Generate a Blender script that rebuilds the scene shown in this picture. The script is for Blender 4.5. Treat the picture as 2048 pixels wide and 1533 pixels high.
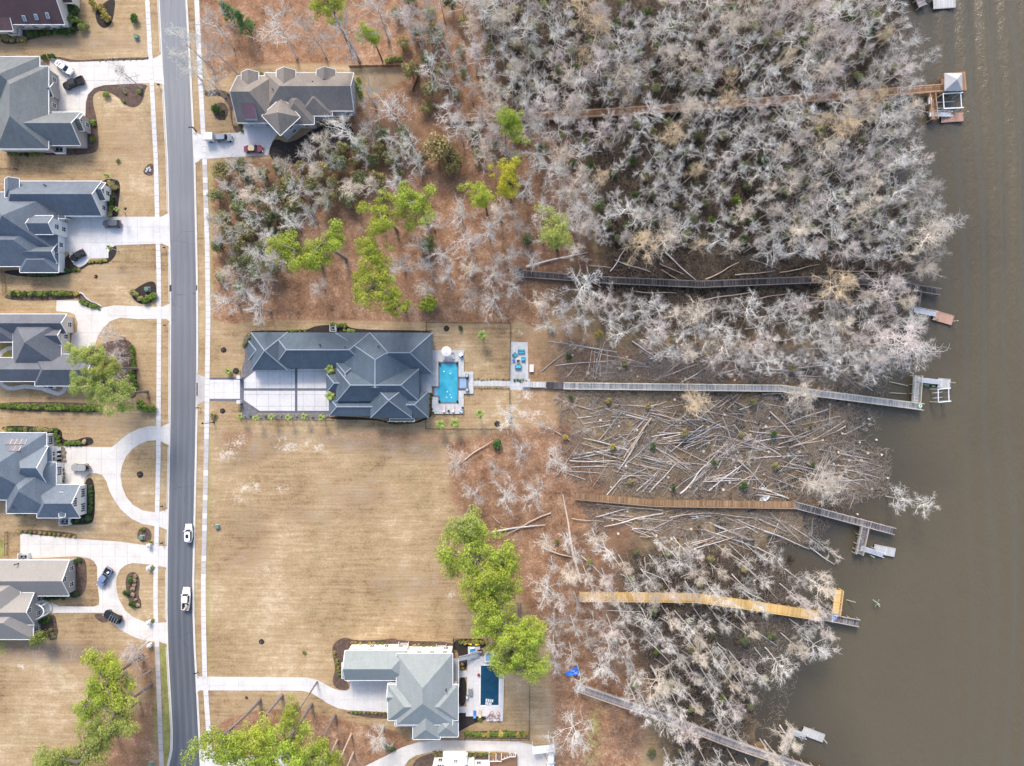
import bpy, bmesh, math, random
import numpy as np
from mathutils import Vector, Matrix
R = math.radians
random.seed(7); RNG = np.random.default_rng(11)
S = 8.0; H = 177.0; CX, CY = 1024.0, 766.5          # photo pixels per metre at ground level, camera height
scn = bpy.context.scene
for o in list(bpy.data.objects): bpy.data.objects.remove(o)
# ---------------------------------------------------------------- camera, world, sun, exposure
cam = bpy.data.cameras.new('camera'); cam.sensor_fit = 'HORIZONTAL'; cam.sensor_width = 36
cam.angle = 2 * math.atan((2048 / 2 / S) / H); cam.clip_end = 6000; cam.clip_start = 1
co = bpy.data.objects.new('camera', cam); co.location = (0, 0, H); scn.collection.objects.link(co); scn.camera = co
SUN_EL = R(40); sh = Vector((-0.22, 1.0)).normalized()
sdir = Vector((sh.x * math.cos(SUN_EL), sh.y * math.cos(SUN_EL), math.sin(SUN_EL)))
w = bpy.data.worlds.new('World'); scn.world = w; w.use_nodes = True
nt = w.node_tree; bg = nt.nodes['Background']; sk = nt.nodes.new('ShaderNodeTexSky'); sk.sky_type = 'NISHITA'
sk.sun_disc = False; sk.sun_elevation = SUN_EL; sk.sun_rotation = math.atan2(sh.x, sh.y); sk.dust_density = 2.5; sk.air_density = 1.0
nt.links.new(sk.outputs[0], bg.inputs[0]); bg.inputs[1].default_value = 0.15
sl = bpy.data.lights.new('sun', 'SUN'); sl.energy = 1.5; sl.angle = R(14.0); sl.color = (1, 0.955, 0.89)
so = bpy.data.objects.new('sun', sl); so.rotation_euler = (-sdir).to_track_quat('-Z', 'Y').to_euler(); so.location = (0, 0, 220)
scn.collection.objects.link(so)
vs = scn.view_settings; vs.view_transform = 'Standard'; vs.look = 'None'; vs.gamma = 1; vs.use_curve_mapping = False
vs.exposure = 1.2
# ---------------------------------------------------------------- helpers
C = scn.collection
def P(px, py, z=0.0):                                # a point seen at this photo pixel, at height z
    k = (H - z) / H / S
    return Vector(((px - CX) * k, (CY - py) * k, z))
def G(pts): return [P(a, b).xy for a, b in pts]
MATS = {}
def srgb(c):
    return tuple(((x / 255) / 12.92 if x / 255 <= .04045 else ((x / 255 + .055) / 1.055) ** 2.4) for x in c)
def nd(t, kind, **kw):
    n = t.nodes.new(kind)
    for k, v in kw.items():
        if k in n.inputs: n.inputs[k].default_value = v
        else: setattr(n, k, v)
    return n
def noise(t, scale, detail=4, rough=.6, vec=None):
    n = nd(t, 'ShaderNodeTexNoise', Scale=scale, Detail=detail, Roughness=rough)
    if vec is not None: t.links.new(vec, n.inputs['Vector'])
    return n.outputs['Fac']
def ramp(t, fac, stops):
    r = t.nodes.new('ShaderNodeValToRGB'); e = r.color_ramp.elements
    while len(e) < len(stops): e.new(.5)
    for i, (p, c) in enumerate(stops): e[i].position = p; e[i].color = (*c, 1) if len(c) == 3 else c
    t.links.new(fac, r.inputs[0]); return r.outputs[0]
def mix(t, fac, a, b, mode='MIX'):
    m = t.nodes.new('ShaderNodeMix'); m.data_type = 'RGBA'; m.blend_type = mode
    for s, v in ((m.inputs[0], fac), (m.inputs[6], a), (m.inputs[7], b)):
        if isinstance(v, bpy.types.NodeSocket): t.links.new(v, s)
        elif isinstance(v, (int, float)): s.default_value = v
        else: s.default_value = (*v[:3], 1)
    return m.outputs[2]
def mth(t, op, a, b=0.0, clamp=False):
    m = t.nodes.new('ShaderNodeMath'); m.operation = op; m.use_clamp = clamp
    for s, v in ((m.inputs[0], a), (m.inputs[1], b)):
        if isinstance(v, bpy.types.NodeSocket): t.links.new(v, s)
        else: s.default_value = v
    return m.outputs[0]
def newmat(name, rough=.85, spec=.25):
    m = bpy.data.materials.new(name); m.use_nodes = True; MATS[name] = m
    b = m.node_tree.nodes['Principled BSDF']; b.inputs['Roughness'].default_value = rough
    b.inputs['Specular IOR Level'].default_value = spec
    return m, m.node_tree, b
def pos(t, scale=(1, 1, 1)):
    g = t.nodes.new('ShaderNodeNewGeometry'); mp = t.nodes.new('ShaderNodeMapping'); mp.inputs['Scale'].default_value = scale
    t.links.new(g.outputs['Position'], mp.inputs[0]); return mp.outputs[0]
def bump(t, b, h, dist=.05, st=.6):
    n = nd(t, 'ShaderNodeBump', Strength=st, Distance=dist); t.links.new(h, n.inputs['Height']); t.links.new(n.outputs[0], b.inputs['Normal'])
def mat(name, col, var=.15, scale=1.5, rough=.85, spec=.25, metal=0.0, rand=0.0, bmp=0.0, fine=12.0):
    """procedural surface: base colour broken up by two noises, optional change from object to object"""
    m, t, b = newmat(name, rough, spec); b.inputs['Metallic'].default_value = metal
    p = pos(t); n = mth(t, 'ADD', mth(t, 'MULTIPLY', noise(t, scale, 5, .65, p), .65), mth(t, 'MULTIPLY', noise(t, fine, 2, .6, p), .35))
    lo = tuple(max(0, c * (1 - 2.2 * var)) for c in col); hi = tuple(min(1, c * (1 + 2.2 * var)) for c in col)
    c = ramp(t, n, [(.25, lo), (.75, hi)])
    if rand:
        oi = t.nodes.new('ShaderNodeObjectInfo')
        hs = nd(t, 'ShaderNodeHueSaturation'); t.links.new(c, hs.inputs['Color'])
        t.links.new(mth(t, 'ADD', mth(t, 'MULTIPLY', oi.outputs['Random'], 2 * rand), 1 - rand), hs.inputs['Value'])
        fr = mth(t, 'FRACT', mth(t, 'MULTIPLY', oi.outputs['Random'], 7.31))
        t.links.new(mth(t, 'ADD', mth(t, 'MULTIPLY', fr, .05), .475), hs.inputs['Hue']); c = hs.outputs[0]
    t.links.new(c, b.inputs['Base Color'])
    if bmp: bump(t, b, noise(t, fine, 3, .6, p), bmp, .8)
    return m
def tag(o, label=None, cat=None, group=None, kind=None):
    for k, v in (('label', label), ('category', cat), ('group', group), ('kind', kind)):
        if v: o[k] = v
    return o
def empty(name, loc=(0, 0, 0), rz=0.0):
    o = bpy.data.objects.new(name, None); o.location = loc; o.rotation_euler = (0, 0, rz); o.empty_display_size = .3
    C.objects.link(o); return o
class MB:
    def __init__(s): s.v = []; s.f = []; s.m = []
    def add(s, vs, fs, mi=0):
        k = len(s.v); s.v += [tuple(x) for x in vs]; s.f += [tuple(i + k for i in f) for f in fs]; s.m += [mi] * len(fs); return s
    def box(s, c, d, rz=0.0, mi=0, M=None):
        x, y, z = d[0] / 2, d[1] / 2, d[2] / 2; M = M or Matrix.Rotation(rz, 3, 'Z'); c = Vector(c)
        vs = [c + M @ Vector((a * x, b * y, e * z)) for e in (-1, 1) for a, b in ((-1, -1), (1, -1), (1, 1), (-1, 1))]
        return s.add(vs, [(3, 2, 1, 0), (4, 5, 6, 7), (0, 1, 5, 4), (1, 2, 6, 5), (2, 3, 7, 6), (3, 0, 4, 7)], mi)
    def bar(s, a, b, wd, ht, mi=0):                  # rectangular bar between two points
        a, b = Vector(a), Vector(b); d = b - a; L = d.length; x = d / L
        y = Vector((-x.y, x.x, 0)); y = y.normalized() if y.length > 1e-4 else Vector((0, 1, 0)); z = x.cross(y)
        return s.box((a + b) / 2, (L, wd, ht), M=Matrix((x, y, z)).transposed(), mi=mi)
    def tube(s, pts, rs, n=5, mi=0, cap=True):
        pts = [Vector(p) for p in pts]; k = len(s.v)
        for i, p in enumerate(pts):
            d = (pts[min(i + 1, len(pts) - 1)] - pts[max(i - 1, 0)]).normalized()
            u = d.cross(Vector((0, 0, 1)) if abs(d.z) < .9 else Vector((1, 0, 0))).normalized(); v = d.cross(u)
            for j in range(n):
                a = 2 * math.pi * j / n; s.v.append(tuple(p + (u * math.cos(a) + v * math.sin(a)) * rs[i]))
        for i in range(len(pts) - 1):
            for j in range(n): s.f.append((k + i * n + j, k + i * n + (j + 1) % n, k + (i + 1) * n + (j + 1) % n, k + (i + 1) * n + j)); s.m.append(mi)
        if cap:
            s.f.append(tuple(k + j for j in reversed(range(n)))); s.f.append(tuple(k + (len(pts) - 1) * n + j for j in range(n))); s.m += [mi, mi]
        return s
    def prism(s, poly, z0, z1, mi=0, skirt=True):
        n = len(poly); a = sum(poly[i][0] * poly[(i + 1) % n][1] - poly[(i + 1) % n][0] * poly[i][1] for i in range(n))
        if a < 0: poly = list(reversed(poly))
        vs = [(p[0], p[1], z1) for p in poly]; fs = [tuple(range(n))]
        if skirt:
            vs += [(p[0], p[1], z0) for p in poly]; fs += [((i + 1) % n, i, n + i, n + (i + 1) % n) for i in range(n)]
        return s.add(vs, fs, mi)
    def mesh(s, name, mats):
        me = bpy.data.meshes.new(name); me.from_pydata(s.v, [], s.f)
        for m in (mats if isinstance(mats, (list, tuple)) else [mats]): me.materials.append(MATS[m] if isinstance(m, str) else m)
        if any(s.m): me.polygons.foreach_set('material_index', s.m)
        me.update(); return me
    def build(s, name, mats, parent=None, smooth=False):
        o = bpy.data.objects.new(name, s.mesh(name, mats)); C.objects.link(o)
        if smooth: o.data.polygons.foreach_set('use_smooth', [True] * len(o.data.polygons))
        if parent: o.parent = parent
        return o
def inst(name, me, parent=None, loc=(0, 0, 0), rz=0, sc=(1, 1, 1), material=None):
    o = bpy.data.objects.new(name, me); C.objects.link(o); o.location = loc; o.rotation_euler = (0, 0, rz); o.scale = sc
    if parent: o.parent = parent
    if material:
        o.material_slots[0].link = 'OBJECT'; o.material_slots[0].material = MATS[material] if isinstance(material, str) else material
    return o
def copy_tree(o, parent=None):
    c = o.copy(); C.objects.link(c); c.parent = parent
    for ch in o.children: copy_tree(ch, c)
    return c
def clip(poly, ax, val, keep):
    out = []
    for i in range(len(poly)):
        a, b = poly[i], poly[(i + 1) % len(poly)]; ia = (a[ax] - val) * keep >= 0; ib = (b[ax] - val) * keep >= 0
        if ia: out.append(a)
        if ia != ib:
            t = (val - a[ax]) / (b[ax] - a[ax]); out.append((a[0] + (b[0] - a[0]) * t, a[1] + (b[1] - a[1]) * t))
    return out
def inpoly(px, py, poly):
    px = np.asarray(px, float); py = np.asarray(py, float); r = np.zeros(px.shape, bool); n = len(poly)
    for i in range(n):
        x0, y0 = poly[i]; x1, y1 = poly[(i + 1) % n]
        if y0 == y1: continue
        c = ((y0 > py) != (y1 > py)) & (px < (x1 - x0) * (py - y0) / (y1 - y0) + x0); r ^= c
    return r
def segdist(px, py, pts, closed=False):
    d = np.full(np.shape(px), 1e9); n = len(pts)
    for i in range(n if closed else n - 1):
        (x0, y0), (x1, y1) = pts[i], pts[(i + 1) % n]; dx, dy = x1 - x0, y1 - y0
        t = np.clip(((px - x0) * dx + (py - y0) * dy) / (dx * dx + dy * dy + 1e-9), 0, 1)
        d = np.minimum(d, np.hypot(px - x0 - t * dx, py - y0 - t * dy))
    return d
def soft(px, py, poly, wpx):                          # 0..1 mask with a soft edge wpx wide
    d = segdist(px, py, poly, True); s = np.where(inpoly(px, py, poly), d, -d)
    return np.clip(s / wpx + .5, 0, 1)
def interp(tab, y): return float(np.interp(y, [t[0] for t in tab], [t[1] for t in tab]))
# ---------------------------------------------------------------- materials
mat('concrete', (.56, .52, .475), .10, .25, .9, fine=3)
mat('concrete_white', (.545, .52, .505), .10, .25, .9, fine=2.5)
mat('concrete_old', (.40, .37, .35), .12, .4, .9, fine=3)
mat('kerb', (.52, .49, .44), .08, .5, .9)
mat('paver_dark', (.13, .13, .15), .15, 1, .8)
mat('pale_stone', (.46, .46, .46), .12, .9, .85)
mat('grey_gravel', (.14, .14, .15), .35, 2, .95, fine=7)
mat('mulch', (.10, .066, .052), .4, 1.2, .95, fine=6, bmp=.08)
mat('mulch_dark', (.035, .028, .025), .4, 2, .95, fine=8, bmp=.08)
mat('bare_soil', (.19, .10, .06), .3, 1.2, .95, fine=6)
mat('siding_white', (.74, .72, .69), .04, 1, .7)
mat('siding_cream', (.62, .56, .49), .05, 1, .75)
mat('siding_taupe', (.36, .33, .31), .06, 1, .75)
mat('siding_blue', (.42, .46, .52), .06, 1, .75)
mat('trim_white', (.78, .77, .75), .03, 1, .6)
mat('trim_dark', (.05, .055, .065), .1, 1, .6)
mat('glass_dark', (.018, .022, .028), .2, 2, .08, .6)
mat('glass_blue', (.12, .22, .26), .2, 1, .08, .6)
mat('door_dark', (.07, .03, .03), .1, 1, .5)
mat('solar', (.14, .12, .13), .08, 1, .3, .5)
mat('metal_roof', (.17, .095, .115), .08, .6, .45, .5)
mat('metal_grey', (.45, .46, .48), .06, 1, .45, .5, .3)
mat('metal_white', (.66, .67, .69), .03, 1, .4, .5)
mat('black', (.012, .012, .014), .3, 3, .6)
mat('rubber', (.018, .018, .02), .2, 4, .9)
mat('chrome', (.5, .5, .52), .05, 2, .25, .5, .8)
mat('lamp_red', (.35, .02, .02), .05, 2, .2, .5)
mat('lamp_white', (.75, .75, .75), .05, 2, .15, .5)
mat('utility_green', (.16, .24, .17), .08, 2, .6)
mat('stone_white', (.62, .61, .60), .12, 2, .8)
mat('turquoise', (.07, .42, .52), .12, 2, .8)
mat('navy_frame', (.03, .10, .17), .1, 2, .5)
mat('blue_tarp', (.03, .17, .62), .2, .8, .4)
mat('yellow_plastic', (.75, .62, .03), .06, 2, .4)
mat('blue_plastic', (.04, .16, .50), .15, 1.5, .4)
mat('canvas', (.78, .72, .72), .04, 2, .8)
mat('cushion_pink', (.56, .44, .43), .08, 2, .8)
mat('wicker', (.33, .20, .16), .15, 5, .8)
mat('fabric_grey', (.20, .20, .21), .1, 3, .85)
mat('fabric_tan', (.52, .42, .27), .1, 3, .85)
mat('firepit', (.10, .05, .04), .3, 4, .9)
mat('picket', (.03, .028, .028), .2, 2, .6)
mat('picket_brown', (.13, .08, .06), .2, 2, .8)
def roofmat(name, col, var=.17):
    m, t, b = newmat(name, .8, .35); p = pos(t)
    big = noise(t, .12, 3, .6, p); fin = noise(t, 3.2, 3, .7, p); st = noise(t, .8, 4, .6, pos(t, (1, .25, 1)))
    n = mth(t, 'ADD', mth(t, 'ADD', mth(t, 'MULTIPLY', big, .3), mth(t, 'MULTIPLY', fin, .4)), mth(t, 'MULTIPLY', st, .3))
    c = ramp(t, n, [(.3, tuple(x * (1 - 2 * var) for x in col)), (.7, tuple(x * (1 + 2 * var) for x in col))])
    wv = nd(t, 'ShaderNodeTexBrick', Scale=3.0); wv.inputs['Color1'].default_value = (.9, .9, .9, 1); wv.inputs['Color2'].default_value = (1.12, 1.12, 1.12, 1)
    wv.inputs['Mortar'].default_value = (.8, .8, .8, 1); wv.inputs['Mortar Size'].default_value = .03; t.links.new(p, wv.inputs[0])
    t.links.new(mix(t, 1.0, c, wv.outputs[0], 'MULTIPLY'), b.inputs['Base Color']); bump(t, b, fin, .04, .5)
roofmat('roof_red', (.105, .06, .06)); roofmat('roof_grey', (.155, .165, .165)); roofmat('roof_blue', (.125, .145, .172))
roofmat('roof_slate', (.12, .125, .14)); roofmat('roof_solar', (.14, .165, .195)); roofmat('roof_taupe', (.27, .245, .22), .06)
roofmat('roof_brown', (.22, .19, .165)); roofmat('roof_main', (.083, .110, .136)); roofmat('roof_pale', (.255, .275, .268), .10)
mat('ridge_light', (.26, .29, .33), .1, 2)
# asphalt: paler towards the top of the street
m, t, b = newmat('asphalt', .85, .3); p = pos(t)
sx = nd(t, 'ShaderNodeSeparateXYZ'); t.links.new(p, sx.inputs[0])
g = mth(t, 'MULTIPLY', mth(t, 'ADD', sx.outputs[1], 60), 1 / 150, True)
g = mth(t, 'ADD', g, mth(t, 'MULTIPLY', mth(t, 'SUBTRACT', noise(t, .05, 3, .5, p), .5), .5), True)
c = ramp(t, g, [(.0, (.078, .084, .10)), (1, (.20, .202, .21))])
ac_ = nd(t, 'ShaderNodeAttribute', attribute_name='across')
wv = nd(t, 'ShaderNodeMath', operation='SINE'); t.links.new(mth(t, 'MULTIPLY', ac_.outputs['Fac'], 25.1), wv.inputs[0])      # four wheel tracks
wear = mth(t, 'MULTIPLY', mth(t, 'ADD', wv.outputs[0], noise(t, .3, 3, .6, pos(t, (1, .15, 1)))), .07)
vo = nd(t, 'ShaderNodeTexVoronoi', feature='DISTANCE_TO_EDGE', Scale=.16); t.links.new(mix(t, .06, p, nd(t, 'ShaderNodeTexNoise', Scale=1.2).outputs['Color'], 'LINEAR_LIGHT'), vo.inputs['Vector'])
crk = mth(t, 'MULTIPLY', mth(t, 'LESS_THAN', vo.outputs['Distance'], .007), mth(t, 'GREATER_THAN', noise(t, .04, 2, .5, p), .55))
st = noise(t, 1.3, 4, .65, pos(t, (1.6, .05, 1))); fi = noise(t, 5, 3, .7, p)
c = mix(t, 1.0, c, ramp(t, mth(t, 'ADD', mth(t, 'MULTIPLY', st, .6), mth(t, 'MULTIPLY', fi, .4)), [(.3, (.78, .78, .78)), (.7, (1.22, 1.22, 1.22))]), 'MULTIPLY')
c = mix(t, mth(t, 'MULTIPLY', crk, .3), mix(t, wear, c, (.30, .30, .31)), (.03, .03, .035))
t.links.new(c, b.inputs['Base Color'])
# wood of the docks
def woodmat(name, a, bb, sc=.25):
    m, t, b = newmat(name, .85, .2); p = pos(t); at = nd(t, 'ShaderNodeAttribute', attribute_name='tone')
    n = mth(t, 'ADD', mth(t, 'MULTIPLY', noise(t, sc, 4, .6, p), .6), mth(t, 'MULTIPLY', at.outputs['Fac'], .45))
    t.links.new(ramp(t, n, [(.25, a), (.8, bb)]), b.inputs['Base Color'])
woodmat('wood_orange', (.20, .115, .07), (.38, .235, .145)); woodmat('wood_orange_rail', (.40, .25, .155), (.54, .36, .24))
woodmat('wood_dark', (.035, .032, .033), (.15, .135, .13)); woodmat('wood_dark_rail', (.16, .14, .13), (.30, .27, .25))
woodmat('wood_silver', (.26, .26, .255), (.58, .565, .54)); woodmat('wood_silver_rail', (.50, .44, .34), (.68, .62, .50))
woodmat('wood_brown', (.15, .085, .05), (.34, .23, .13)); woodmat('wood_brown_rail', (.25, .17, .11), (.40, .30, .2))
woodmat('wood_worn', (.07, .065, .066), (.33, .30, .29)); woodmat('wood_worn_rail', (.36, .31, .27), (.5, .45, .4))
woodmat('wood_yellow', (.52, .33, .12), (.74, .52, .23)); woodmat('wood_yellow_rail', (.6, .40, .16), (.78, .56, .27))
woodmat('wood_grey', (.22, .20, .195), (.40, .37, .36)); woodmat('wood_grey_rail', (.42, .33, .27), (.60, .50, .44))
woodmat('float_red', (.33, .20, .15), (.44, .28, .21)); woodmat('float_grey', (.34, .33, .32), (.5, .49, .48))
mat('pile', (.36, .37, .27), .15, 1, .85)
# vegetation
def leafmat(name, a, bb, rand=.18, tr=.25):
    m, t, b = newmat(name, .7, .2); g_ = t.nodes.new('ShaderNodeNewGeometry'); oi = t.nodes.new('ShaderNodeObjectInfo')
    n = mth(t, 'ADD', mth(t, 'MULTIPLY', g_.outputs['Random Per Island'], .6), mth(t, 'MULTIPLY', noise(t, .9, 3, .6, pos(t)), .4))
    c = ramp(t, n, [(.15, a), (.85, bb)]); hs = nd(t, 'ShaderNodeHueSaturation'); t.links.new(c, hs.inputs['Color'])
    t.links.new(mth(t, 'ADD', mth(t, 'MULTIPLY', oi.outputs['Random'], 2 * rand), 1 - rand), hs.inputs['Value'])
    fr = mth(t, 'FRACT', mth(t, 'MULTIPLY', oi.outputs['Random'], 5.7)); t.links.new(mth(t, 'ADD', mth(t, 'MULTIPLY', fr, .022), .489), hs.inputs['Hue'])
    t.links.new(hs.outputs[0], b.inputs['Base Color'])
    ts = t.nodes.new('ShaderNodeBsdfTranslucent'); t.links.new(hs.outputs[0], ts.inputs[0]); ms = nd(t, 'ShaderNodeMixShader'); ms.inputs[0].default_value = tr
    t.links.new(b.outputs[0], ms.inputs[1]); t.links.new(ts.outputs[0], ms.inputs[2]); t.links.new(ms.outputs[0], t.nodes['Material Output'].inputs[0])
leafmat('pine_needles', (.18, .235, .03), (.56, .625, .10), .14, .4)
leafmat('pine_yellow', (.22, .22, .02), (.62, .55, .06), .1, .3)
leafmat('pine_dim', (.16, .20, .05), (.46, .51, .13), .16, .4)
leafmat('cedar', (.05, .11, .04), (.17, .28, .085), .1, .2)
leafmat('evergreen', (.12, .14, .065), (.38, .40, .19), .3, .35)
leafmat('olive', (.18, .16, .06), (.48, .43, .19), .25, .3)
leafmat('hedge', (.06, .10, .02), (.27, .36, .07), .2, .2)
leafmat('hedge_dark', (.03, .06, .02), (.12, .20, .05), .2, .2)
leafmat('golden', (.30, .22, .05), (.55, .45, .13), .2, .25)
leafmat('palm', (.14, .20, .05), (.40, .45, .13), .15, .3)
leafmat('straw', (.32, .23, .13), (.58, .45, .28), .15, .2)
def barkmat(name, a, bb, rand=.15):
    m, t, b = newmat(name, .9, .15); oi = t.nodes.new('ShaderNodeObjectInfo'); g_ = t.nodes.new('ShaderNodeNewGeometry')
    n = mth(t, 'ADD', mth(t, 'MULTIPLY', noise(t, 1.3, 4, .65, pos(t)), .6), mth(t, 'MULTIPLY', g_.outputs['Random Per Island'], .4))
    c = ramp(t, n, [(.2, a), (.8, bb)]); hs = nd(t, 'ShaderNodeHueSaturation'); t.links.new(c, hs.inputs['Color'])
    t.links.new(mth(t, 'ADD', mth(t, 'MULTIPLY', oi.outputs['Random'], 2 * rand), 1 - rand), hs.inputs['Value']); t.links.new(hs.outputs[0], b.inputs['Base Color'])
barkmat('bark_white', (.47, .44, .395), (.76, .72, .66)); barkmat('bark_grey', (.33, .30, .265), (.58, .54, .49))
barkmat('bark_tan', (.44, .37, .29), (.76, .67, .56)); barkmat('bark_gold', (.45, .34, .21), (.76, .61, .42)); barkmat('bark_pink', (.44, .37, .33), (.74, .66, .61))
barkmat('bark_pine', (.10, .075, .065), (.26, .21, .19)); barkmat('bark_trunk', (.26, .235, .215), (.56, .53, .49))
barkmat('log_grey', (.28, .26, .24), (.62, .585, .55), .3); barkmat('log_tan', (.30, .22, .17), (.56, .45, .36), .2)
mat('cut_wood', (.66, .56, .40), .1, 3); barkmat('twig_brown', (.09, .065, .05), (.32, .25, .20), .1); barkmat('twig_pale', (.24, .19, .15), (.52, .45, .38), .1)
# ground
m, t, b = newmat('ground', .95, .1); p = pos(t)
a1 = nd(t, 'ShaderNodeAttribute', attribute_name='zone'); s1 = nd(t, 'ShaderNodeSeparateColor'); t.links.new(a1.outputs['Color'], s1.inputs[0])
a2 = nd(t, 'ShaderNodeAttribute', attribute_name='zone2'); s2 = nd(t, 'ShaderNodeSeparateColor'); t.links.new(a2.outputs['Color'], s2.inputs[0])
nb = noise(t, .045, 4, .6, p); nm = noise(t, .35, 5, .65, p); nf = noise(t, 1.9, 5, .8, p); ns = noise(t, .9, 4, .6, pos(t, (.12, 1.6, 1)))
sp = noise(t, 5.5, 2, .7, p)
lw = mth(t, 'ADD', mth(t, 'ADD', mth(t, 'MULTIPLY', nb, .34), mth(t, 'MULTIPLY', nm, .2)), mth(t, 'ADD', mth(t, 'MULTIPLY', nf, .26), mth(t, 'MULTIPLY', ns, .2)))
lawn = ramp(t, lw, [(.40, (.175, .108, .060)), (.47, (.31, .212, .116)), (.53, (.38, .27, .155)), (.60, (.52, .405, .27))])
lt = mth(t, 'ADD', mth(t, 'ADD', mth(t, 'MULTIPLY', nm, .3), mth(t, 'MULTIPLY', nb, .15)), mth(t, 'MULTIPLY', mth(t, 'ADD', mth(t, 'MULTIPLY', nf, .6), mth(t, 'MULTIPLY', sp, .4)), .55))
litter = ramp(t, lt, [(.40, (.09, .047, .028)), (.47, (.215, .116, .066)), (.53, (.305, .174, .102)), (.61, (.52, .385, .275))])
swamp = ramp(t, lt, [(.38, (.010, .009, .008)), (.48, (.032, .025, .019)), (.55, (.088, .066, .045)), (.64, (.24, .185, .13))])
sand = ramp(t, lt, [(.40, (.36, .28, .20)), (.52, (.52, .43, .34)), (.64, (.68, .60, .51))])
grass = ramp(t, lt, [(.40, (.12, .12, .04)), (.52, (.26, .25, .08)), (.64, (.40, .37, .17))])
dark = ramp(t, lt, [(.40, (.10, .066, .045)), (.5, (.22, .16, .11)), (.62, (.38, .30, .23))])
brk = mth(t, 'SUBTRACT', mth(t, 'ADD', mth(t, 'MULTIPLY', nm, .8), mth(t, 'MULTIPLY', nf, .8)), .8)
def msk(s, sharp=1.0, hard=2.0):
    v = mth(t, 'ADD', s, mth(t, 'MULTIPLY', mth(t, 'MULTIPLY', brk, sharp), mth(t, 'MULTIPLY', mth(t, 'MULTIPLY', s, mth(t, 'SUBTRACT', 1.0, s)), 4)))
    return mth(t, 'ADD', mth(t, 'MULTIPLY', mth(t, 'SUBTRACT', v, .5), hard), .5, True)
lawn = mix(t, mth(t, 'MULTIPLY', mth(t, 'SUBTRACT', noise(t, .11, 4, .65, p), .5), 1.3, True), lawn, ramp(t, lt, [(.42, (.17, .15, .06)), (.6, (.36, .31, .16))]))
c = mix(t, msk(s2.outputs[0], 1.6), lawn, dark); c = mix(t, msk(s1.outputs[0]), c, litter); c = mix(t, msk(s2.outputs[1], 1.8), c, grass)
c = mix(t, msk(s1.outputs[2], 2.4, 3.0), c, sand); c = mix(t, msk(s1.outputs[1], 1.2), c, swamp)
t.links.new(c, b.inputs['Base Color']); bump(t, b, mth(t, 'ADD', nf, mth(t, 'MULTIPLY', sp, .5)), .12, .7)
# river water: murky brown, ripples and the long swell of a passing wake
m, t, b = newmat('river', .16, .5); p = pos(t)
dp = noise(t, .02, 3, .5, p); at = nd(t, 'ShaderNodeAttribute', attribute_name='depth')
c = ramp(t, mth(t, 'ADD', mth(t, 'MULTIPLY', dp, .6), mth(t, 'MULTIPLY', at.outputs['Fac'], .55), True), [(.15, (.036, .030, .022)), (.85, (.094, .075, .043))])
t.links.new(c, b.inputs['Base Color'])
h = mth(t, 'ADD', mth(t, 'MULTIPLY', noise(t, .7, 5, .7, pos(t, (1, .55, 1))), .6), mth(t, 'MULTIPLY', noise(t, 3, 2, .5, p), .12)); bump(t, b, h, .7, .6)
m, t, b = newmat('pool_bright', .05, .5); p = pos(t); b.inputs['Base Color'].default_value = (.03, .36, .52, 1); bump(t, b, noise(t, 2, 2, .5, p), .1, .3)
t.links.new(ramp(t, noise(t, .45, 4, .6, p), [(.3, (.02, .25, .37)), (.7, (.06, .37, .48))]), b.inputs['Base Color'])
m, t, b = newmat('pool_dark', .05, .5); p = pos(t); bump(t, b, noise(t, 2, 2, .5, p), .1, .3)
t.links.new(ramp(t, noise(t, .45, 4, .6, p), [(.3, (.004, .030, .065)), (.7, (.008, .055, .095))]), b.inputs['Base Color'])
m, t, b = newmat('pool_pale', .05, .5); t.links.new(ramp(t, noise(t, .8, 3, .6, pos(t)), [(.3, (.16, .27, .42)), (.7, (.28, .38, .52))]), b.inputs['Base Color'])
# ---------------------------------------------------------------- the setting: ground, river, street
DOCKS = {'A': [(893, 238), (1060, 236), (1250, 225), (1640, 197), (1880, 177)], 'B': [(1030, 549), (1220, 562), (1400, 570), (1640, 560), (1760, 566), (1877, 585)],
         'C': [(1046, 770), (1560, 776), (1640, 788), (1843, 815)], 'D': [(1151, 992), (1310, 1006), (1590, 1010), (1786, 1062)],
         'E': [(1159, 1193), (1390, 1195), (1500, 1210), (1640, 1232), (1717, 1248)], 'F': [(1151, 1372), (1330, 1434), (1475, 1490), (1640, 1545)]}
SHORE = [(-400, 1830), (-60, 1830), (60, 1800), (130, 1790), (200, 1795), (300, 1795), (400, 1815), (480, 1830), (560, 1790), (640, 1780), (720, 1760), (790, 1700), (850, 1690),
         (930, 1720), (970, 1725), (1000, 1680), (1040, 1620), (1100, 1600), (1160, 1590), (1220, 1550), (1270, 1490), (1330, 1510), (1400, 1500), (1450, 1515), (1533, 1550), (2000, 1560)]
WATER_Z = -0.75
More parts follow.
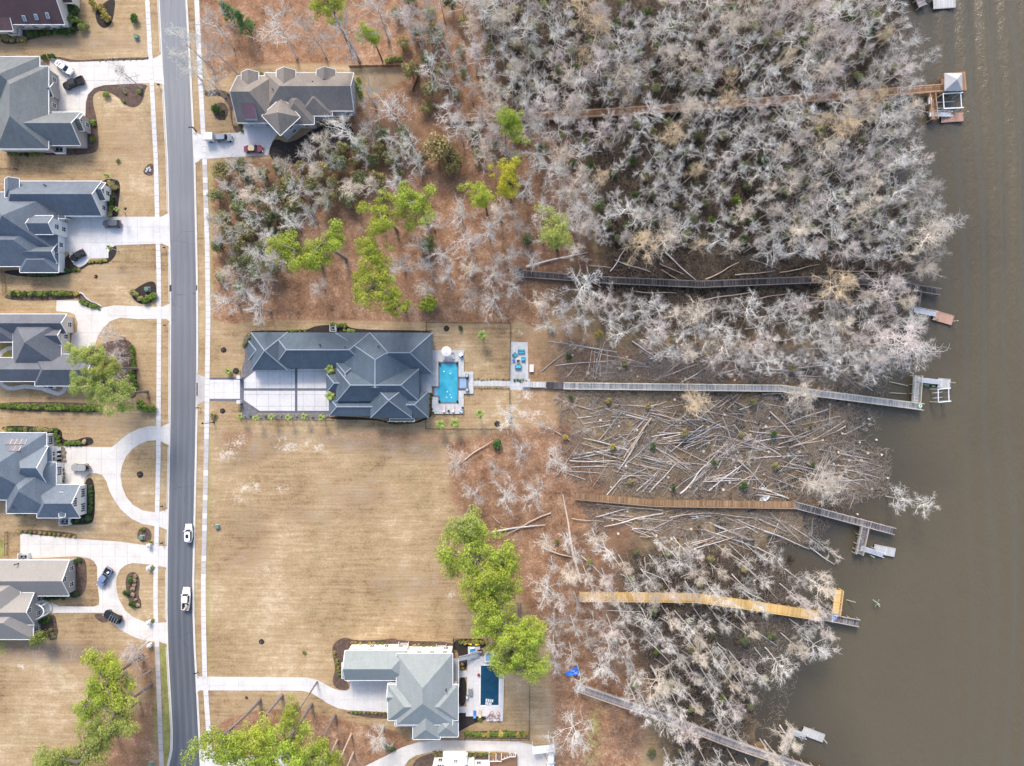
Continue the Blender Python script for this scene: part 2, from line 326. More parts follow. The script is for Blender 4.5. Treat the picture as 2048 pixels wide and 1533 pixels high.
LITTER = [([(395, -40), (1010, -60), (1010, 190), (905, 160), (735, 131), (600, 128), (520, 132), (470, 142), (430, 170), (412, 140), (402, 60)], 10, .92),
          ([(421, 330), (560, 318), (700, 222), (735, 200), (842, 140), (1130, 160), (1190, 520), (1080, 660), (1030, 640), (560, 634), (470, 650), (424, 640)], 10, .95),
          ([(890, 880), (1060, 850), (1150, 840), (1270, 1060), (1320, 1300), (1270, 1600), (1110, 1600), (1098, 1290), (1000, 1140), (900, 1000)], 26, .85),
          ([(400, 1480), (450, 1440), (520, 1418), (600, 1420), (690, 1440), (790, 1462), (832, 1488), (730, 1545), (400, 1560)], 8, 1.0),
          ([(235, 1290), (312, 1288), (322, 1560), (70, 1560), (160, 1490), (290, 1400)], 40, .75), ([(1020, 660), (1200, 640), (1150, 900), (1030, 870)], 30, .5), ([(1150, 690), (1500, 700), (1700, 730), (1660, 770), (1150, 765)], 30, .8),
          ([(436, 858), (520, 860), (500, 895), (455, 905)], 16, .6), ([(620, 858), (900, 862), (890, 890), (640, 880)], 22, .5), ([(850, 600), (1030, 600), (1030, 648), (500, 640), (520, 625)], 8, .9),
          ([(200, 660), (262, 690), (285, 790), (200, 800)], 16, .45), ([(735, 135), (842, 137), (838, 205), (725, 215)], 6, .25)]
SWAMP = [([(900, -60), (1900, -60), (1850, 250), (1900, 480), (1840, 700), (1240, 690), (1100, 600), (1190, 530), (1150, 300), (1000, 190)], 120, .95),
         ([(1130, 690), (1850, 690), (1790, 820), (1770, 960), (1620, 1100), (1200, 1060), (1120, 900)], 190, .56),
         ([(1230, 1080), (1620, 1060), (1660, 1200), (1600, 1350), (1530, 1480), (1560, 1600), (1340, 1600), (1290, 1400), (1230, 1250)], 110, .86), ([(560, 255), (760, 225), (860, 250), (850, 330), (700, 400), (600, 420), (500, 400)], 60, .42)]
SAND = [(455, 905, 26), (475, 880, 20), (575, 893, 24), (640, 893, 22), (620, 882, 14), (500, 970, 26), (905, 895, 18), (918, 905, 14), (903, 1187, 13), (470, 1000, 18), (530, 1140, 16), (1050, 790, 24), (1070, 840, 26), (1035, 830, 20), (40, 1335, 10), (445, 143, 20), (1150, 1480, 18), (560, 975, 14), (1160, 905, 10), (1035, 665, 14)]
GREEN = [([(318, 1290), (334, 1290), (342, 1470), (340, 1560), (328, 1560), (326, 1400)], 8, .95), ([(305, 1440), (316, 1330), (318, 1470), (308, 1520)], 10, .6), ([(0, 1240), (3, 1210), (14, 1220), (10, 1310), (0, 1310)], 4, .9), ([(418, 330), (428, 330), (430, 640), (420, 640)], 10, .5), ([(415, 880), (424, 880), (420, 1340), (412, 1340)], 10, .55), ([(2, 690), (24, 686), (24, 716), (2, 716)], 4, .95), ([(1180, 1400), (1215, 1420), (1200, 1533), (1160, 1533)], 30, .45), ([(-40, 1060), (10, 1080), (10, 1118), (-40, 1118)], 6, .7)]
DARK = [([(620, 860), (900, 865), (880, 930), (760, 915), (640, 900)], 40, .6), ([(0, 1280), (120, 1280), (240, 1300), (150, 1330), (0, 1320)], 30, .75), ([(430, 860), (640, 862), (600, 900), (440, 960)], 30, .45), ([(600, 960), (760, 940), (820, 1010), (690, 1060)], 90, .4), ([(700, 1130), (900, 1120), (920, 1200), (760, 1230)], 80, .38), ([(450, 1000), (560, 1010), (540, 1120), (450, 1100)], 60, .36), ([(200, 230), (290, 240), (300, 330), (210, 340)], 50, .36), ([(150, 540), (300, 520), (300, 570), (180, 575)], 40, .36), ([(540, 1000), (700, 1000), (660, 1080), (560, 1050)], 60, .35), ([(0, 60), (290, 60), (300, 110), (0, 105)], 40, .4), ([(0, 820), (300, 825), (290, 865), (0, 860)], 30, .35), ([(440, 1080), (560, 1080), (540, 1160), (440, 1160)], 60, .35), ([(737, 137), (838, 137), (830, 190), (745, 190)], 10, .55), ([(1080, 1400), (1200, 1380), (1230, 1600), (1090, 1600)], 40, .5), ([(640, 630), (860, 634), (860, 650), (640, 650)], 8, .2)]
STEP = .6
def axis(lo, hi):
    a = list(np.arange(lo, hi + .01, STEP)); d = STEP * 2
    left, right = [], []
    while (right[-1] if right else hi) < 1600: right.append((right[-1] if right else hi) + d); d *= 1.6
    d = STEP * 2
    while (left[-1] if left else lo) > -1600: left.append((left[-1] if left else lo) - d); d *= 1.6
    return np.array(left[::-1] + a + right)
gx = axis(-136, 100); gy = axis(-102, 102); XX, YY = np.meshgrid(gx, gy); PX = XX * S + CX; PY = CY - YY * S
def vnoise(x, y, sc, seed):
    r = np.random.default_rng(seed); T = r.random((64, 64)); x = x / sc; y = y / sc; xi = np.floor(x).astype(int); yi = np.floor(y).astype(int); fx = x - xi; fy = y - yi
    fx = fx * fx * (3 - 2 * fx); fy = fy * fy * (3 - 2 * fy); g_ = lambda a, b_: T[a % 64, b_ % 64]
    return (g_(xi, yi) * (1 - fx) + g_(xi + 1, yi) * fx) * (1 - fy) + (g_(xi, yi + 1) * (1 - fx) + g_(xi + 1, yi + 1) * fx) * fy
def ground_z(px, py):
    px = np.asarray(px, float); py = np.asarray(py, float); x = (px - CX) / S; y = (CY - py) / S
    d = (np.interp(py, [s[0] for s in SHORE], [s[1] for s in SHORE]) - px) / S + (vnoise(x, y, 6, 3) - .5) * 9     # metres inland of the waterline
    base = np.interp(d, [-60, -12, -2, 1.5, 8, 45, 60], [-4, -2.2, -.98, -.76, -.68, -.60, -.45])
    up = np.interp(px, [1050, 1110, 1240, 1400], [0, .12, .6, 1.0]); lump = ((vnoise(x, y, 2.6, 5) - .5) * .42 + (vnoise(x, y, 1.1, 6) - .5) * .2)
    return np.where(px <= 1050, 0.0, up * base + np.clip((px - 1090) / 150, 0, 1) * lump * np.clip((d + 14) / 10, 0, 1))
ZZ = ground_z(PX, PY); nx, ny = len(gx), len(gy)
vsv = np.stack([XX, YY, ZZ], -1).reshape(-1, 3); idx = np.arange(nx * ny).reshape(ny, nx)
quad = np.stack([idx[:-1, :-1], idx[:-1, 1:], idx[1:, 1:], idx[1:, :-1]], -1).reshape(-1, 4)
def npmesh(name, v, q, material):
    me = bpy.data.meshes.new(name); me.vertices.add(len(v)); me.vertices.foreach_set('co', np.asarray(v, np.float32).ravel()); k = q.shape[1]
    me.loops.add(q.size); me.loops.foreach_set('vertex_index', q.ravel().astype(np.int32)); me.polygons.add(len(q))
    me.polygons.foreach_set('loop_start', np.arange(0, q.size, k, dtype=np.int32)); me.update(calc_edges=True)
    me.materials.append(MATS[material]); return me
gm = npmesh('ground', vsv, quad, 'ground'); fx_, fy_ = PX.ravel(), PY.ravel()
def acc(lst):
    r = np.zeros(fx_.shape)
    for poly, wd, k in lst: r = np.maximum(r, soft(fx_, fy_, poly, wd) * k)
    return r
z1 = np.ones((len(fx_), 4), np.float32); z2 = np.ones((len(fx_), 4), np.float32)
z1[:, 0] = acc(LITTER); z1[:, 1] = np.maximum(acc(SWAMP), np.clip((-.62 - vsv[:, 2]) / .2, 0, 1) * .9 * np.clip((fx_ - 1250) / 150, 0, 1)); sd = np.zeros(fx_.shape)
for a_, b_, r_ in SAND: sd = np.maximum(sd, np.clip(1 - np.hypot(fx_ - a_, (fy_ - b_) * 1.5) / (r_ * 1.7), 0, 1) ** .7 * .49)
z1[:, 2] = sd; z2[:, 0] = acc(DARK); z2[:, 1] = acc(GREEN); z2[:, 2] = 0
for nm_, z_ in (('zone', z1), ('zone2', z2)):
    at_ = gm.color_attributes.new(nm_, 'FLOAT_COLOR', 'POINT'); at_.data.foreach_set('color', z_.ravel())
go = bpy.data.objects.new('ground', gm); C.objects.link(go); tag(go, 'tan dormant lawns, orange leaf litter and dark swamp floor', 'ground', kind='structure')
# river
wx = np.concatenate([np.arange(14, 150, .5), [200, 320, 600, 1600]]); wy = np.concatenate([[-1600, -600, -250], np.arange(-110, 111, 1.0), [250, 600, 1600]]); WX, WY = np.meshgrid(wx, wy)
wpx = WX * S + CX; wpy = CY - WY * S; off = wpx - 20 * np.sin((wpy - 500) / 420); amp = np.clip((off - 1830) / 150, 0, 1) * np.clip(1.3 - wpy / 1500, .25, 1)
WZ = WATER_Z + amp * .30 * np.sin(off / 6.6 + 1.1 * np.sin(wpy / 130 + off / 60) + .8 * vnoise(WX, WY * .5, 12, 4)) * (.3 + 1.2 * vnoise(WX * 2.2, WY * .35, 9, 8)) + amp * .03 * np.sin(off / 2.3 + wpy / 60)
wi = np.arange(WX.size).reshape(WX.shape); wq = np.stack([wi[:-1, :-1], wi[:-1, 1:], wi[1:, 1:], wi[1:, :-1]], -1).reshape(-1, 4)
wm = npmesh('river', np.stack([WX, WY, WZ], -1).reshape(-1, 3), wq, 'river'); wm.polygons.foreach_set('use_smooth', [True] * len(wq))
at_ = wm.attributes.new('depth', 'FLOAT', 'POINT'); at_.data.foreach_set('value', np.clip((wpx - np.interp(wpy, [s[0] for s in SHORE], [s[1] for s in SHORE])) / 260 + .15, 0, 1).ravel().astype(np.float32))
ro = bpy.data.objects.new('river', wm); C.objects.link(ro); tag(ro, 'murky brown river with a long low wake', 'river', kind='structure')
# street
RL = [(-60, 316), (0, 319), (160, 327), (320, 336), (560, 341.7), (640, 342), (840, 341), (1000, 338), (1100, 335.5), (1213, 334.6), (1300, 336.5), (1360, 339.6), (1460, 345.5), (1500, 345), (1533, 338), (1560, 330)]
RR = [(-60, 367.5), (0, 371), (160, 380), (320, 387.5), (560, 392.5), (640, 393), (760, 393), (920, 390), (1160, 385), (1230, 385.5), (1300, 388), (1360, 391.5), (1533, 400), (1560, 402)]
WL = [(-60, 291), (0, 294.8), (320, 312), (560, 318), (640, 318.5), (920, 317), (1160, 311.5), (1220, 311.5), (1290, 314.5), (1400, 318.5), (1533, 323.5), (1560, 325)]
WR = [(-60, 390), (0, 393.5), (160, 401), (320, 409.5), (500, 415), (640, 416.5), (740, 415), (840, 414), (900, 412.8), (1160, 407), (1250, 407.4), (1353, 409.8), (1460, 417), (1560, 424)]
ys = list(range(-60, 1561, 20))
m_ = MB(); pl = [P(interp(RL, y), y).xy for y in ys] + [P(interp(RR, y), y).xy for y in reversed(ys)]
for i in range(len(ys) - 1):
    a, b_, c_, d_ = (P(interp(RL, ys[i]), ys[i]).xy, P(interp(RR, ys[i]), ys[i]).xy, P(interp(RR, ys[i + 1]), ys[i + 1]).xy, P(interp(RL, ys[i + 1]), ys[i + 1]).xy)
    for k in range(12): m_.add([(*q_, .02) for q_ in (a.lerp(b_, k / 12), d_.lerp(c_, k / 12), d_.lerp(c_, (k + 1) / 12), a.lerp(b_, (k + 1) / 12))], [(0, 1, 2, 3)])
rd_ = m_.build('road', 'asphalt'); at_ = rd_.data.attributes.new('across', 'FLOAT', 'POINT'); at_.data.foreach_set('value', [(k + q_) / 12 for _ in range(len(ys) - 1) for k in range(12) for q_ in (0, 0, 1, 1)])
tag(rd_, 'two lane blue-grey asphalt street', 'road', kind='structure')
LEFT_DRIVES = [(108, 171), (427, 495), (608, 643), (847, 893), (1017, 1062), (1093, 1136), (1245, 1289)]; RIGHT_DRIVES = [(261, 326), (742, 815), (1349, 1385), (1487, 1560)]
for tab, side, gaps in ((RL, -1, LEFT_DRIVES), (RR, 1, RIGHT_DRIVES)):
    g_ = MB(); k_ = MB()
    for i in range(0, len(ys) - 1):
        y0, y1 = ys[i], ys[i + 1]; a, b_ = P(interp(tab, y0), y0), P(interp(tab, y1), y1); d_ = (b_ - a).normalized(); n_ = Vector((-d_.y, d_.x, 0)) * (-1 if side > 0 else 1)
        n_ = n_ if n_.x * side > 0 else -n_
        g_.add([a - n_ * .05 + Vector((0, 0, .026)), b_ - n_ * .05 + Vector((0, 0, .026)), b_ + n_ * .34 + Vector((0, 0, .026)), a + n_ * .34 + Vector((0, 0, .026))], [(0, 1, 2, 3)])
        for s0 in np.arange(0, 20, 5):
            ya, yb = y0 + s0, y0 + s0 + 5
            if any(q0 - 4 < ya + 2.5 < q1 + 4 for q0, q1 in gaps): continue
            a, b_ = P(interp(tab, ya), ya), P(interp(tab, yb), yb)
            k_.bar(a + n_ * .42 + Vector((0, 0, .05)), b_ + n_ * .42 + Vector((0, 0, .05)), .17, .2)
    tag(g_.build('gutter', 'kerb'), 'pale concrete gutter beside the street', 'gutter', kind='structure'); tag(k_.build('kerb', 'kerb'), 'pale raised concrete kerb beside the street', 'kerb', kind='structure')
slab = MB().box((0, 0, 0), (1, 1, .12)).mesh('slab', 'concrete_white'); slab_old = slab.copy(); slab_old.materials[0] = MATS['concrete_old']
for tab, lab, hw in ((WL, 'left of the street', 1.12), (WR, 'right of the street', 1.18)):
    par = empty('sidewalk', P(interp(tab, 766), 766)); tag(par, 'pale concrete sidewalk of square slabs ' + lab, 'sidewalk', kind='structure'); y = -60
    while y < 1555:
        a, b_ = P(interp(tab, y), y), P(interp(tab, y + 12.2), y + 12.2); d_ = b_ - a; old = (tab is WL and y > 1293) or (tab is WR and (872 < y < 1146 and random.random() < .8 or 330 < y < 420 and random.random() < .4))
        o = inst('slab', slab_old if old else slab, par, (a + b_) / 2 - par.location + Vector((0, 0, .03)), math.atan2(d_.y, d_.x), (d_.length - .065, hw, 1)); y += 12.2
def chaikin(p, it=2):
    for _ in range(it):
        q = []
        for i in range(len(p)):
            a, b_ = p[i], p[(i + 1) % len(p)]; q += [(a[0] * .75 + b_[0] * .25, a[1] * .75 + b_[1] * .25), (a[0] * .25 + b_[0] * .75, a[1] * .25 + b_[1] * .75)]
        p = q
    return p
def slabs(name, label, pts, cell, material='concrete', z=.045, under='concrete_old', origin=(0, 0), piece='slab', kindcat='driveway', jt=.05, mats2=None):
    poly = [tuple(q) for q in G(pts)]; par = MB().prism(poly, -.1, z - .03).build(name, under); tag(par, label, kindcat, kind='structure')
    xs = [q[0] for q in poly]; yy = [q[1] for q in poly]; cx, cy = cell if isinstance(cell, tuple) else (cell, cell)
    for i in range(math.floor((min(xs) - origin[0]) / cx), math.ceil((max(xs) - origin[0]) / cx) + 1):
        col = clip(clip(poly, 0, origin[0] + i * cx + jt / 2, 1), 0, origin[0] + (i + 1) * cx - jt / 2, -1)
        if len(col) < 3: continue
        for j in range(math.floor((min(yy) - origin[1]) / cy), math.ceil((max(yy) - origin[1]) / cy) + 1):
            q = clip(clip(col, 1, origin[1] + j * cy + jt / 2, 1), 1, origin[1] + (j + 1) * cy - jt / 2, -1)
            if len(q) < 3: continue
            ar = abs(sum(q[k][0] * q[(k + 1) % len(q)][1] - q[(k + 1) % len(q)][0] * q[k][1] for k in range(len(q)))) / 2
            if ar < .02: continue
            MB().prism(q, z - .032, z + random.uniform(-.004, .004)).build(piece, material, par)
    return par
slabs('driveway', 'pale concrete driveway with a white car and black pickup before the grey house', [(100, 117), (110, 117), (140, 125), (300, 120), (309, 117), (323, 109), (329, 170), (312, 166), (300, 166), (208, 171), (188, 177), (176, 190), (172, 205), (171, 232), (105, 232), (98, 180)], 3.6)
slabs('driveway', 'bright white concrete driveway court before the house with the white gabled dormer', [(120, 433), (210, 434), (311, 434), (323, 434), (337, 427), (341, 495), (325, 488), (311, 488), (232, 491), (222, 496), (217, 505), (217, 517), (180, 518), (172, 528), (160, 535), (148, 530), (141, 518), (138, 505), (122, 500)], 3.9, 'concrete_white')
slabs('driveway', 'curving concrete driveway beside the house behind tall pines', [(113, 601), (158, 602), (163, 610), (180, 617), (203, 616), (230, 611), (300, 614), (314, 614.6), (324, 614.6), (339, 608), (340, 643), (332, 638.6), (314, 638), (278, 639), (240, 636), (221, 643), (207, 656), (196, 673), (190, 692), (189, 712), (140, 712), (144, 669), (154, 664), (155.5, 646), (149, 629), (138, 624.6), (113, 623)], 4.2)
slabs('driveway', 'horseshoe concrete driveway around a round lawn by the house with solar panels', [(110, 893), (223, 895), (236, 885), (255, 869), (278, 857.7), (298, 853), (313, 853), (322, 854.6), (339, 846), (339, 892), (321.5, 883), (313, 881), (298, 881.7), (282, 887), (265, 898.5), (252.6, 913), (244.3, 932), (241, 950.6), (244.3, 973.6), (252.6, 994.5), (267, 1011), (286, 1021.6), (309, 1024.8), (319.4, 1024), (337, 1018), (336, 1061), (319.4, 1054), (309, 1052.5), (286, 1048.8), (263, 1038), (242, 1019.5), (227.6, 998.7), (219, 982), (213, 963), (204.6, 950.6), (192, 946.5), (177.5, 947.5), (170, 957), (167, 970), (112, 970)], 3.8)
slabs('driveway', 'wide cream concrete driveway looping before the taupe roofed house', [(40.7, 1068), (154.5, 1078), (240, 1084), (292, 1091), (309, 1092), (336, 1093), (335, 1136), (317, 1132), (308, 1130), (265, 1126.6), (250.5, 1131), (240, 1140), (232.8, 1157), (232.8, 1178), (238, 1198.7), (250.5, 1221.6), (267, 1235), (288, 1243.6), (308, 1246.7), (335, 1245), (336, 1290), (319.4, 1284), (298.5, 1283), (271.4, 1276), (246, 1263), (227.6, 1249), (213, 1234), (206.7, 1226), (117, 1226), (96, 1228), (92, 1206), (104.4, 1206), (119, 1213), (188, 1213.7), (198, 1210), (199, 1198.7), (196, 1175.7), (194.6, 1157), (194.6, 1134), (188, 1122.5), (177.5, 1117), (154.5, 1113), (40.7, 1118)], 3.1)
slabs('driveway', 'white concrete driveway beside the house with the metal roof panel', [(387, 260), (393, 267), (404, 270), (477, 266), (486, 259), (489, 246), (540, 246), (556, 267), (546, 282), (540, 296), (536, 311), (460, 315), (402, 319), (391, 327), (388, 300)], 4, 'concrete_white')
slabs('driveway_apron', 'grey concrete apron at the street before the gated court', [(392, 741), (397, 749), (410, 755), (410, 802), (397, 809), (391, 816)], 3, 'concrete_old', kindcat='apron')
slabs('driveway', 'white concrete driveway leading to the gate of the slate blue house', [(418, 760), (480, 760), (480, 798), (418, 798)], 2.4, 'concrete_white')
slabs('paver_border', 'dark paver bands edging the white court of the slate blue house', [(418, 756), (486, 755), (512, 738), (660, 735), (660, 828), (517, 827), (486, 804), (418, 802)], 1.2, 'paver_dark', z=.03, piece='paver', kindcat='paving')
for q in ([(488, 760), (512, 741), (590, 738), (590, 777), (488, 777)], [(595, 738), (656, 738), (656, 777), (595, 777)], [(488, 782), (590, 782), (590, 822), (519.5, 822), (488, 801)], [(595, 782), (658, 782), (658, 822), (595, 822)]):
    slabs('court_paving', 'white concrete court between dark paver bands before the slate blue house', q, 2.9, 'concrete_white', z=.055, kindcat='paving')
slabs('driveway', 'long white concrete driveway curving to the pale roofed house', [(391, 1348), (400, 1353.6), (616, 1355.6), (638, 1362), (663, 1376), (677, 1381), (694, 1382), (700, 1377), (701, 1350), (785, 1350), (785, 1425), (698, 1421), (677, 1417), (657, 1408), (638, 1395.6), (622, 1386), (605.6, 1382), (400, 1381), (392, 1386)], 3.6, 'concrete_white')
slabs('driveway', 'arching concrete driveway around the white house', [(700, 1548), (729, 1533), (771, 1512.5), (804, 1495), (839, 1484), (874, 1481), (945, 1481.5), (1038, 1484), (1064, 1490), (1083, 1503), (1092, 1517), (1096, 1533), (1097, 1575), (1036, 1575), (1035, 1533), (1034, 1515), (1027, 1506.6), (1005.6, 1504), (933, 1503), (886, 1502), (855.6, 1505.5), (832, 1511), (818, 1519.5), (809, 1533), (790, 1570), (690, 1560)], 4)
slabs('driveway', 'concrete driveway under the pines by the street', [(399, 1486), (412, 1500), (440, 1506), (480, 1511), (560, 1509), (640, 1520), (700, 1545), (690, 1575), (402, 1575)], 3.6)
def strip(name, label, pts, wd, cell, material='concrete', cat='path', z=.045):
    par = empty(name, P(*pts[0])); tag(par, label, cat, kind='structure'); ps = [P(*q) for q in pts]; ds = [0]
    for i in range(1, len(ps)): ds.append(ds[-1] + (ps[i] - ps[i - 1]).length)
    n_ = max(1, round(ds[-1] / cell)); at = lambda t_: Vector([np.interp(t_, ds, [q[k] for q in ps]) for k in (0, 1)] + [0])
    ev = []
    for i in range(n_ + 1):
        t_ = ds[-1] * i / n_; d_ = (at(min(t_ + .3, ds[-1])) - at(max(t_ - .3, 0))).normalized(); ev.append((at(t_), Vector((-d_.y, d_.x, 0)), d_))
    for i in range(n_):
        (a, na, da), (b_, nb_, db) = ev[i], ev[i + 1]
        q = [a + na * wd / 2 + da * .025, a - na * wd / 2 + da * .025, b_ - nb_ * wd / 2 - db * .025, b_ + nb_ * wd / 2 - db * .025]
        o = MB().prism([((v - par.location).x, (v - par.location).y) for v in q], -.06, z).build('slab', material, par)
    return par
strip('garden_path', 'winding pale path behind the house with the courtyard', [(-12, 740), (1, 763), (6, 772), (19, 778.5), (52, 773), (84, 777.5), (104, 785), (117, 788), (127, 784), (131, 772)], 1.0, 1.5)
strip('garden_path', 'curved garden path beside the courtyard lawn', [(-6, 722), (2, 706), (14, 698), (26, 696)], 1.0, 1.4)
def bed(label, pts, material='mulch', z=.03, sm=2, name='planting_bed'):
    o = MB().prism([tuple(q) for q in G(chaikin(pts, sm) if sm else pts)], -.05, z).build(name, material); return tag(o, label, 'planting bed', kind='structure')
B_ = [('brown mulch bed beside the pale driveway of the grey house', [(172, 232), (170, 205), (176, 188), (190, 175), (210, 170), (298, 167), (290, 180), (285, 205), (270, 217), (250, 211), (240, 198), (222, 186), (200, 181), (186, 190), (186, 210), (192, 230), (196, 260), (198, 300), (184, 308), (130, 312), (20, 308), (14, 290), (160, 280)]),
      ('narrow mulch strip with small plants above the pale driveway', [(112, 112), (150, 122), (200, 118), (298, 114), (298, 120), (210, 124), (140, 128), (105, 118)]),
      ('dark bed around the foot of the bare tree by the red roofed house', [(190, 20), (232, -10), (228, 30), (222, 50), (210, 58), (198, 52), (192, 40)]),
      ('brown mulch bed along the red roofed house', [(0, 55), (140, 45), (150, 40), (185, 52), (170, 62), (80, 72), (40, 88), (0, 90)]),
      ('dark bed under the shrubs beside the white gable', [(195, 400), (205, 360), (222, 357), (240, 362), (240, 385), (236, 410), (238, 436), (210, 438), (214, 420)]),
      ('dark bed curling round the bright driveway and its palm', [(118, 540), (140, 500), (150, 536), (165, 535), (180, 520), (216, 520), (214, 500), (226, 488), (234, 494), (232, 512), (216, 528), (180, 528), (164, 540), (140, 548), (100, 556), (20, 552), (0, 540)]),
      ('grey mulch oval round the utility box', [(284, 345), (296, 328), (308, 328), (308, 350), (296, 353)]), ('dark bed with shrubs round the green utility box by the sidewalk', [(262, 585), (280, 572), (300, 562), (313, 566), (313, 600), (290, 610), (270, 605)]),
      ('brown bed under the hedge beside the courtyard house drive', [(10, 585), (150, 580), (158, 592), (150, 600), (10, 603)]), ('mulch bed with boulders and shrubs edged in stone', [(155, 588), (165, 588), (178, 602), (196, 608), (203, 614), (190, 620), (172, 614), (160, 602)]),
      ('brown straw bed under the tall pines', [(190, 690), (250, 676), (268, 690), (276, 770), (272, 800), (250, 792), (214, 786), (190, 750)]), ('mulch strip under the long clipped hedge', [(-10, 803), (200, 806), (204, 820), (190, 826), (-10, 822)]),
      ('dark bed round the corner of the house with solar panels', [(0, 862), (10, 850), (110, 856), (125, 862), (124, 880), (150, 882), (170, 874), (186, 876), (188, 892), (120, 895), (100, 870)]), ('dark shrub bed along the gabled wing by the horseshoe drive', [(168, 957), (190, 956), (190, 1040), (178, 1050), (130, 1050), (118, 1036), (165, 1030)]),
      ('narrow bed with a row of small shrubs above the cream driveway', [(40, 1058), (150, 1065), (155, 1076), (40, 1068)]), ('round mulch bed with a utility box and fern', [(274, 1068), (280, 1056), (294, 1054), (304, 1066), (302, 1082), (288, 1086), (276, 1080)]),
      ('mulch bed before the taupe gable', [(148, 1116), (170, 1116), (174, 1140), (173, 1178), (160, 1195), (140, 1198), (140, 1180)]), ('kidney shaped island bed with shrubs and ornamental grass in the loop drive', [(251, 1160), (256, 1147), (268, 1143), (278, 1152), (280, 1170), (276, 1190), (284, 1206), (280, 1218), (266, 1215), (256, 1200), (252, 1180)]),
      ('mulch bed at the foot of the entry of the taupe house', [(92, 1235), (110, 1228), (114, 1250), (118, 1266), (108, 1282), (92, 1278), (72, 1280), (70, 1250)]), ('small mulch patch with tiny plants beside the path', [(187, 1228), (208, 1228), (218, 1244), (206, 1246), (193, 1240)]),
      ('round bed in the tan lawn with an evergreen shrub', [(425, 225), (430, 208), (448, 204), (458, 222), (452, 240), (436, 242)]), ('brown bed with small plants left of the metal roofed house', [(408, 185), (430, 178), (460, 185), (468, 205), (464, 230), (466, 255), (484, 248), (488, 262), (470, 268), (462, 240), (458, 206), (440, 190), (412, 195)]),
      ('dark bed under the bare trees beside the driveway', [(540, 290), (552, 276), (580, 290), (640, 250), (700, 240), (720, 300), (620, 330), (552, 326), (538, 312)]), ('dark narrow bed behind the slate blue house', [(500, 661), (610, 662), (630, 652), (665, 650), (690, 650), (710, 660), (862, 661), (862, 668), (500, 668)]),
      ('dark bed under the porch of the slate blue house', [(658, 832), (740, 836), (770, 842), (790, 847), (825, 847), (845, 838), (862, 834), (862, 790), (868, 790), (866, 832), (850, 840), (832, 848), (780, 850), (758, 840), (660, 840)]),
      ('grey mulch bed sweeping round the corner of the pale roofed house', [(663, 1300), (670, 1284), (690, 1274), (710, 1282), (770, 1280), (785, 1276), (800, 1282), (910, 1284), (910, 1300), (720, 1300), (700, 1310), (692, 1360), (700, 1376), (690, 1382), (670, 1376), (664, 1360), (672, 1340)]),
      ('dark mulch beside the dark pool with a yellow kayak', [(907, 1278), (975, 1278), (975, 1296), (935, 1300), (934, 1340), (920, 1342), (916, 1300), (907, 1300)]), ('dark mulch strip between house and pool deck', [(917, 1355), (934, 1355), (932, 1412), (916, 1412)]), ('dark mulch wedge beside the wicker chairs', [(915, 1425), (932, 1425), (932, 1432), (973, 1434), (972, 1440), (950, 1446), (920, 1462), (915, 1466)]),
      ('hedge bed along the iron fence', [(928, 1462), (1056, 1462), (1056, 1475), (928, 1475)]), ('mulch bed before the white house', [(826, 1520), (860, 1507), (885, 1504), (940, 1506), (1025, 1508), (1033, 1520), (1033, 1560), (820, 1560)]), ('low bed with grass tufts below the white drive', [(690, 1422), (782, 1426), (790, 1432), (770, 1440), (700, 1430)])]
for i, (lab, pts) in enumerate(B_): bed(lab, pts, 'mulch_dark' if lab.startswith('dark') else 'mulch', z=.028 + .0006 * i)
bed('grey gravel margin round the white court of the slate blue house', [(482, 800), (490, 806), (517, 829), (660, 829), (660, 838), (484, 838)], 'grey_gravel', .02, 0); bed('dark gravel along the wall at the gate', [(484, 680), (500, 662), (520, 690), (512, 738), (488, 757), (482, 742), (492, 712)], 'grey_gravel', .022, 1)
bed('grey ledge of paving beside the round umbrella', [(1020, 758), (1060, 758), (1060, 780), (1020, 780)], 'pale_stone', .018, 0)
# ---------------------------------------------------------------- houses
WF = MB(); 
for a, b_, c_, d_ in ((0, .75, 1.2, .12), (0, -.75, 1.2, .12), (-.55, 0, .1, 1.4), (.55, 0, .1, 1.4), (0, 0, .06, 1.4), (0, .1, 1.0, .05)): WF.box((a, 0, b_), (c_, .1, d_))
FRAME = WF.mesh('window', 'trim_white'); FRAME_D = FRAME.copy(); FRAME_D.materials[0] = MATS['trim_dark']
PANE = MB().box((0, .015, 0), (1.02, .05, 1.4)).mesh('pane', 'glass_dark'); SHUT = MB().box((0, 0, 0), (.34, .06, 1.45)).mesh('shutter', 'trim_dark')
GAR = MB(); 
for i in range(4): GAR.box((0, 0, .28 + i * .56), (2.7, .08, .53))
GARAGE = GAR.mesh('garage_door', 'trim_white')
HOUSE_RECTS = []
class Wing: pass
def wing_geo(i, spec):
    x0, y0, x1, y1, eave, pitch, dr, ea, eb = spec[:9]; ang = spec[9] if len(spec) > 9 else 0.0; eave += .013 * i; W = Wing()
    a, b_ = P(x0, y0, eave), P(x1, y1, eave); W.c = ((a + b_) / 2).xy; sx, sy = abs(b_.x - a.x) + .007 * i, abs(a.y - b_.y) + .005 * i
    if dr == 'x': W.U, W.Lu, W.Lv = Vector((1, 0)), sx, sy
    else: W.U, W.Lu, W.Lv = Vector((0, -1)), sy, sx
    if ang: r_ = Matrix.Rotation(ang, 2); W.U = r_ @ W.U
    W.V = Vector((-W.U.y, W.U.x)); W.eave, W.pitch, W.ea, W.eb = eave, pitch, ea, eb; W.half = W.Lv / 2; W.hr = eave + pitch * W.half
    W.ha = min(W.half, W.Lu / 2 - .02) if ea == 'h' else 0; W.hb = min(W.half, W.Lu / 2 - .02) if eb == 'h' else 0; return W
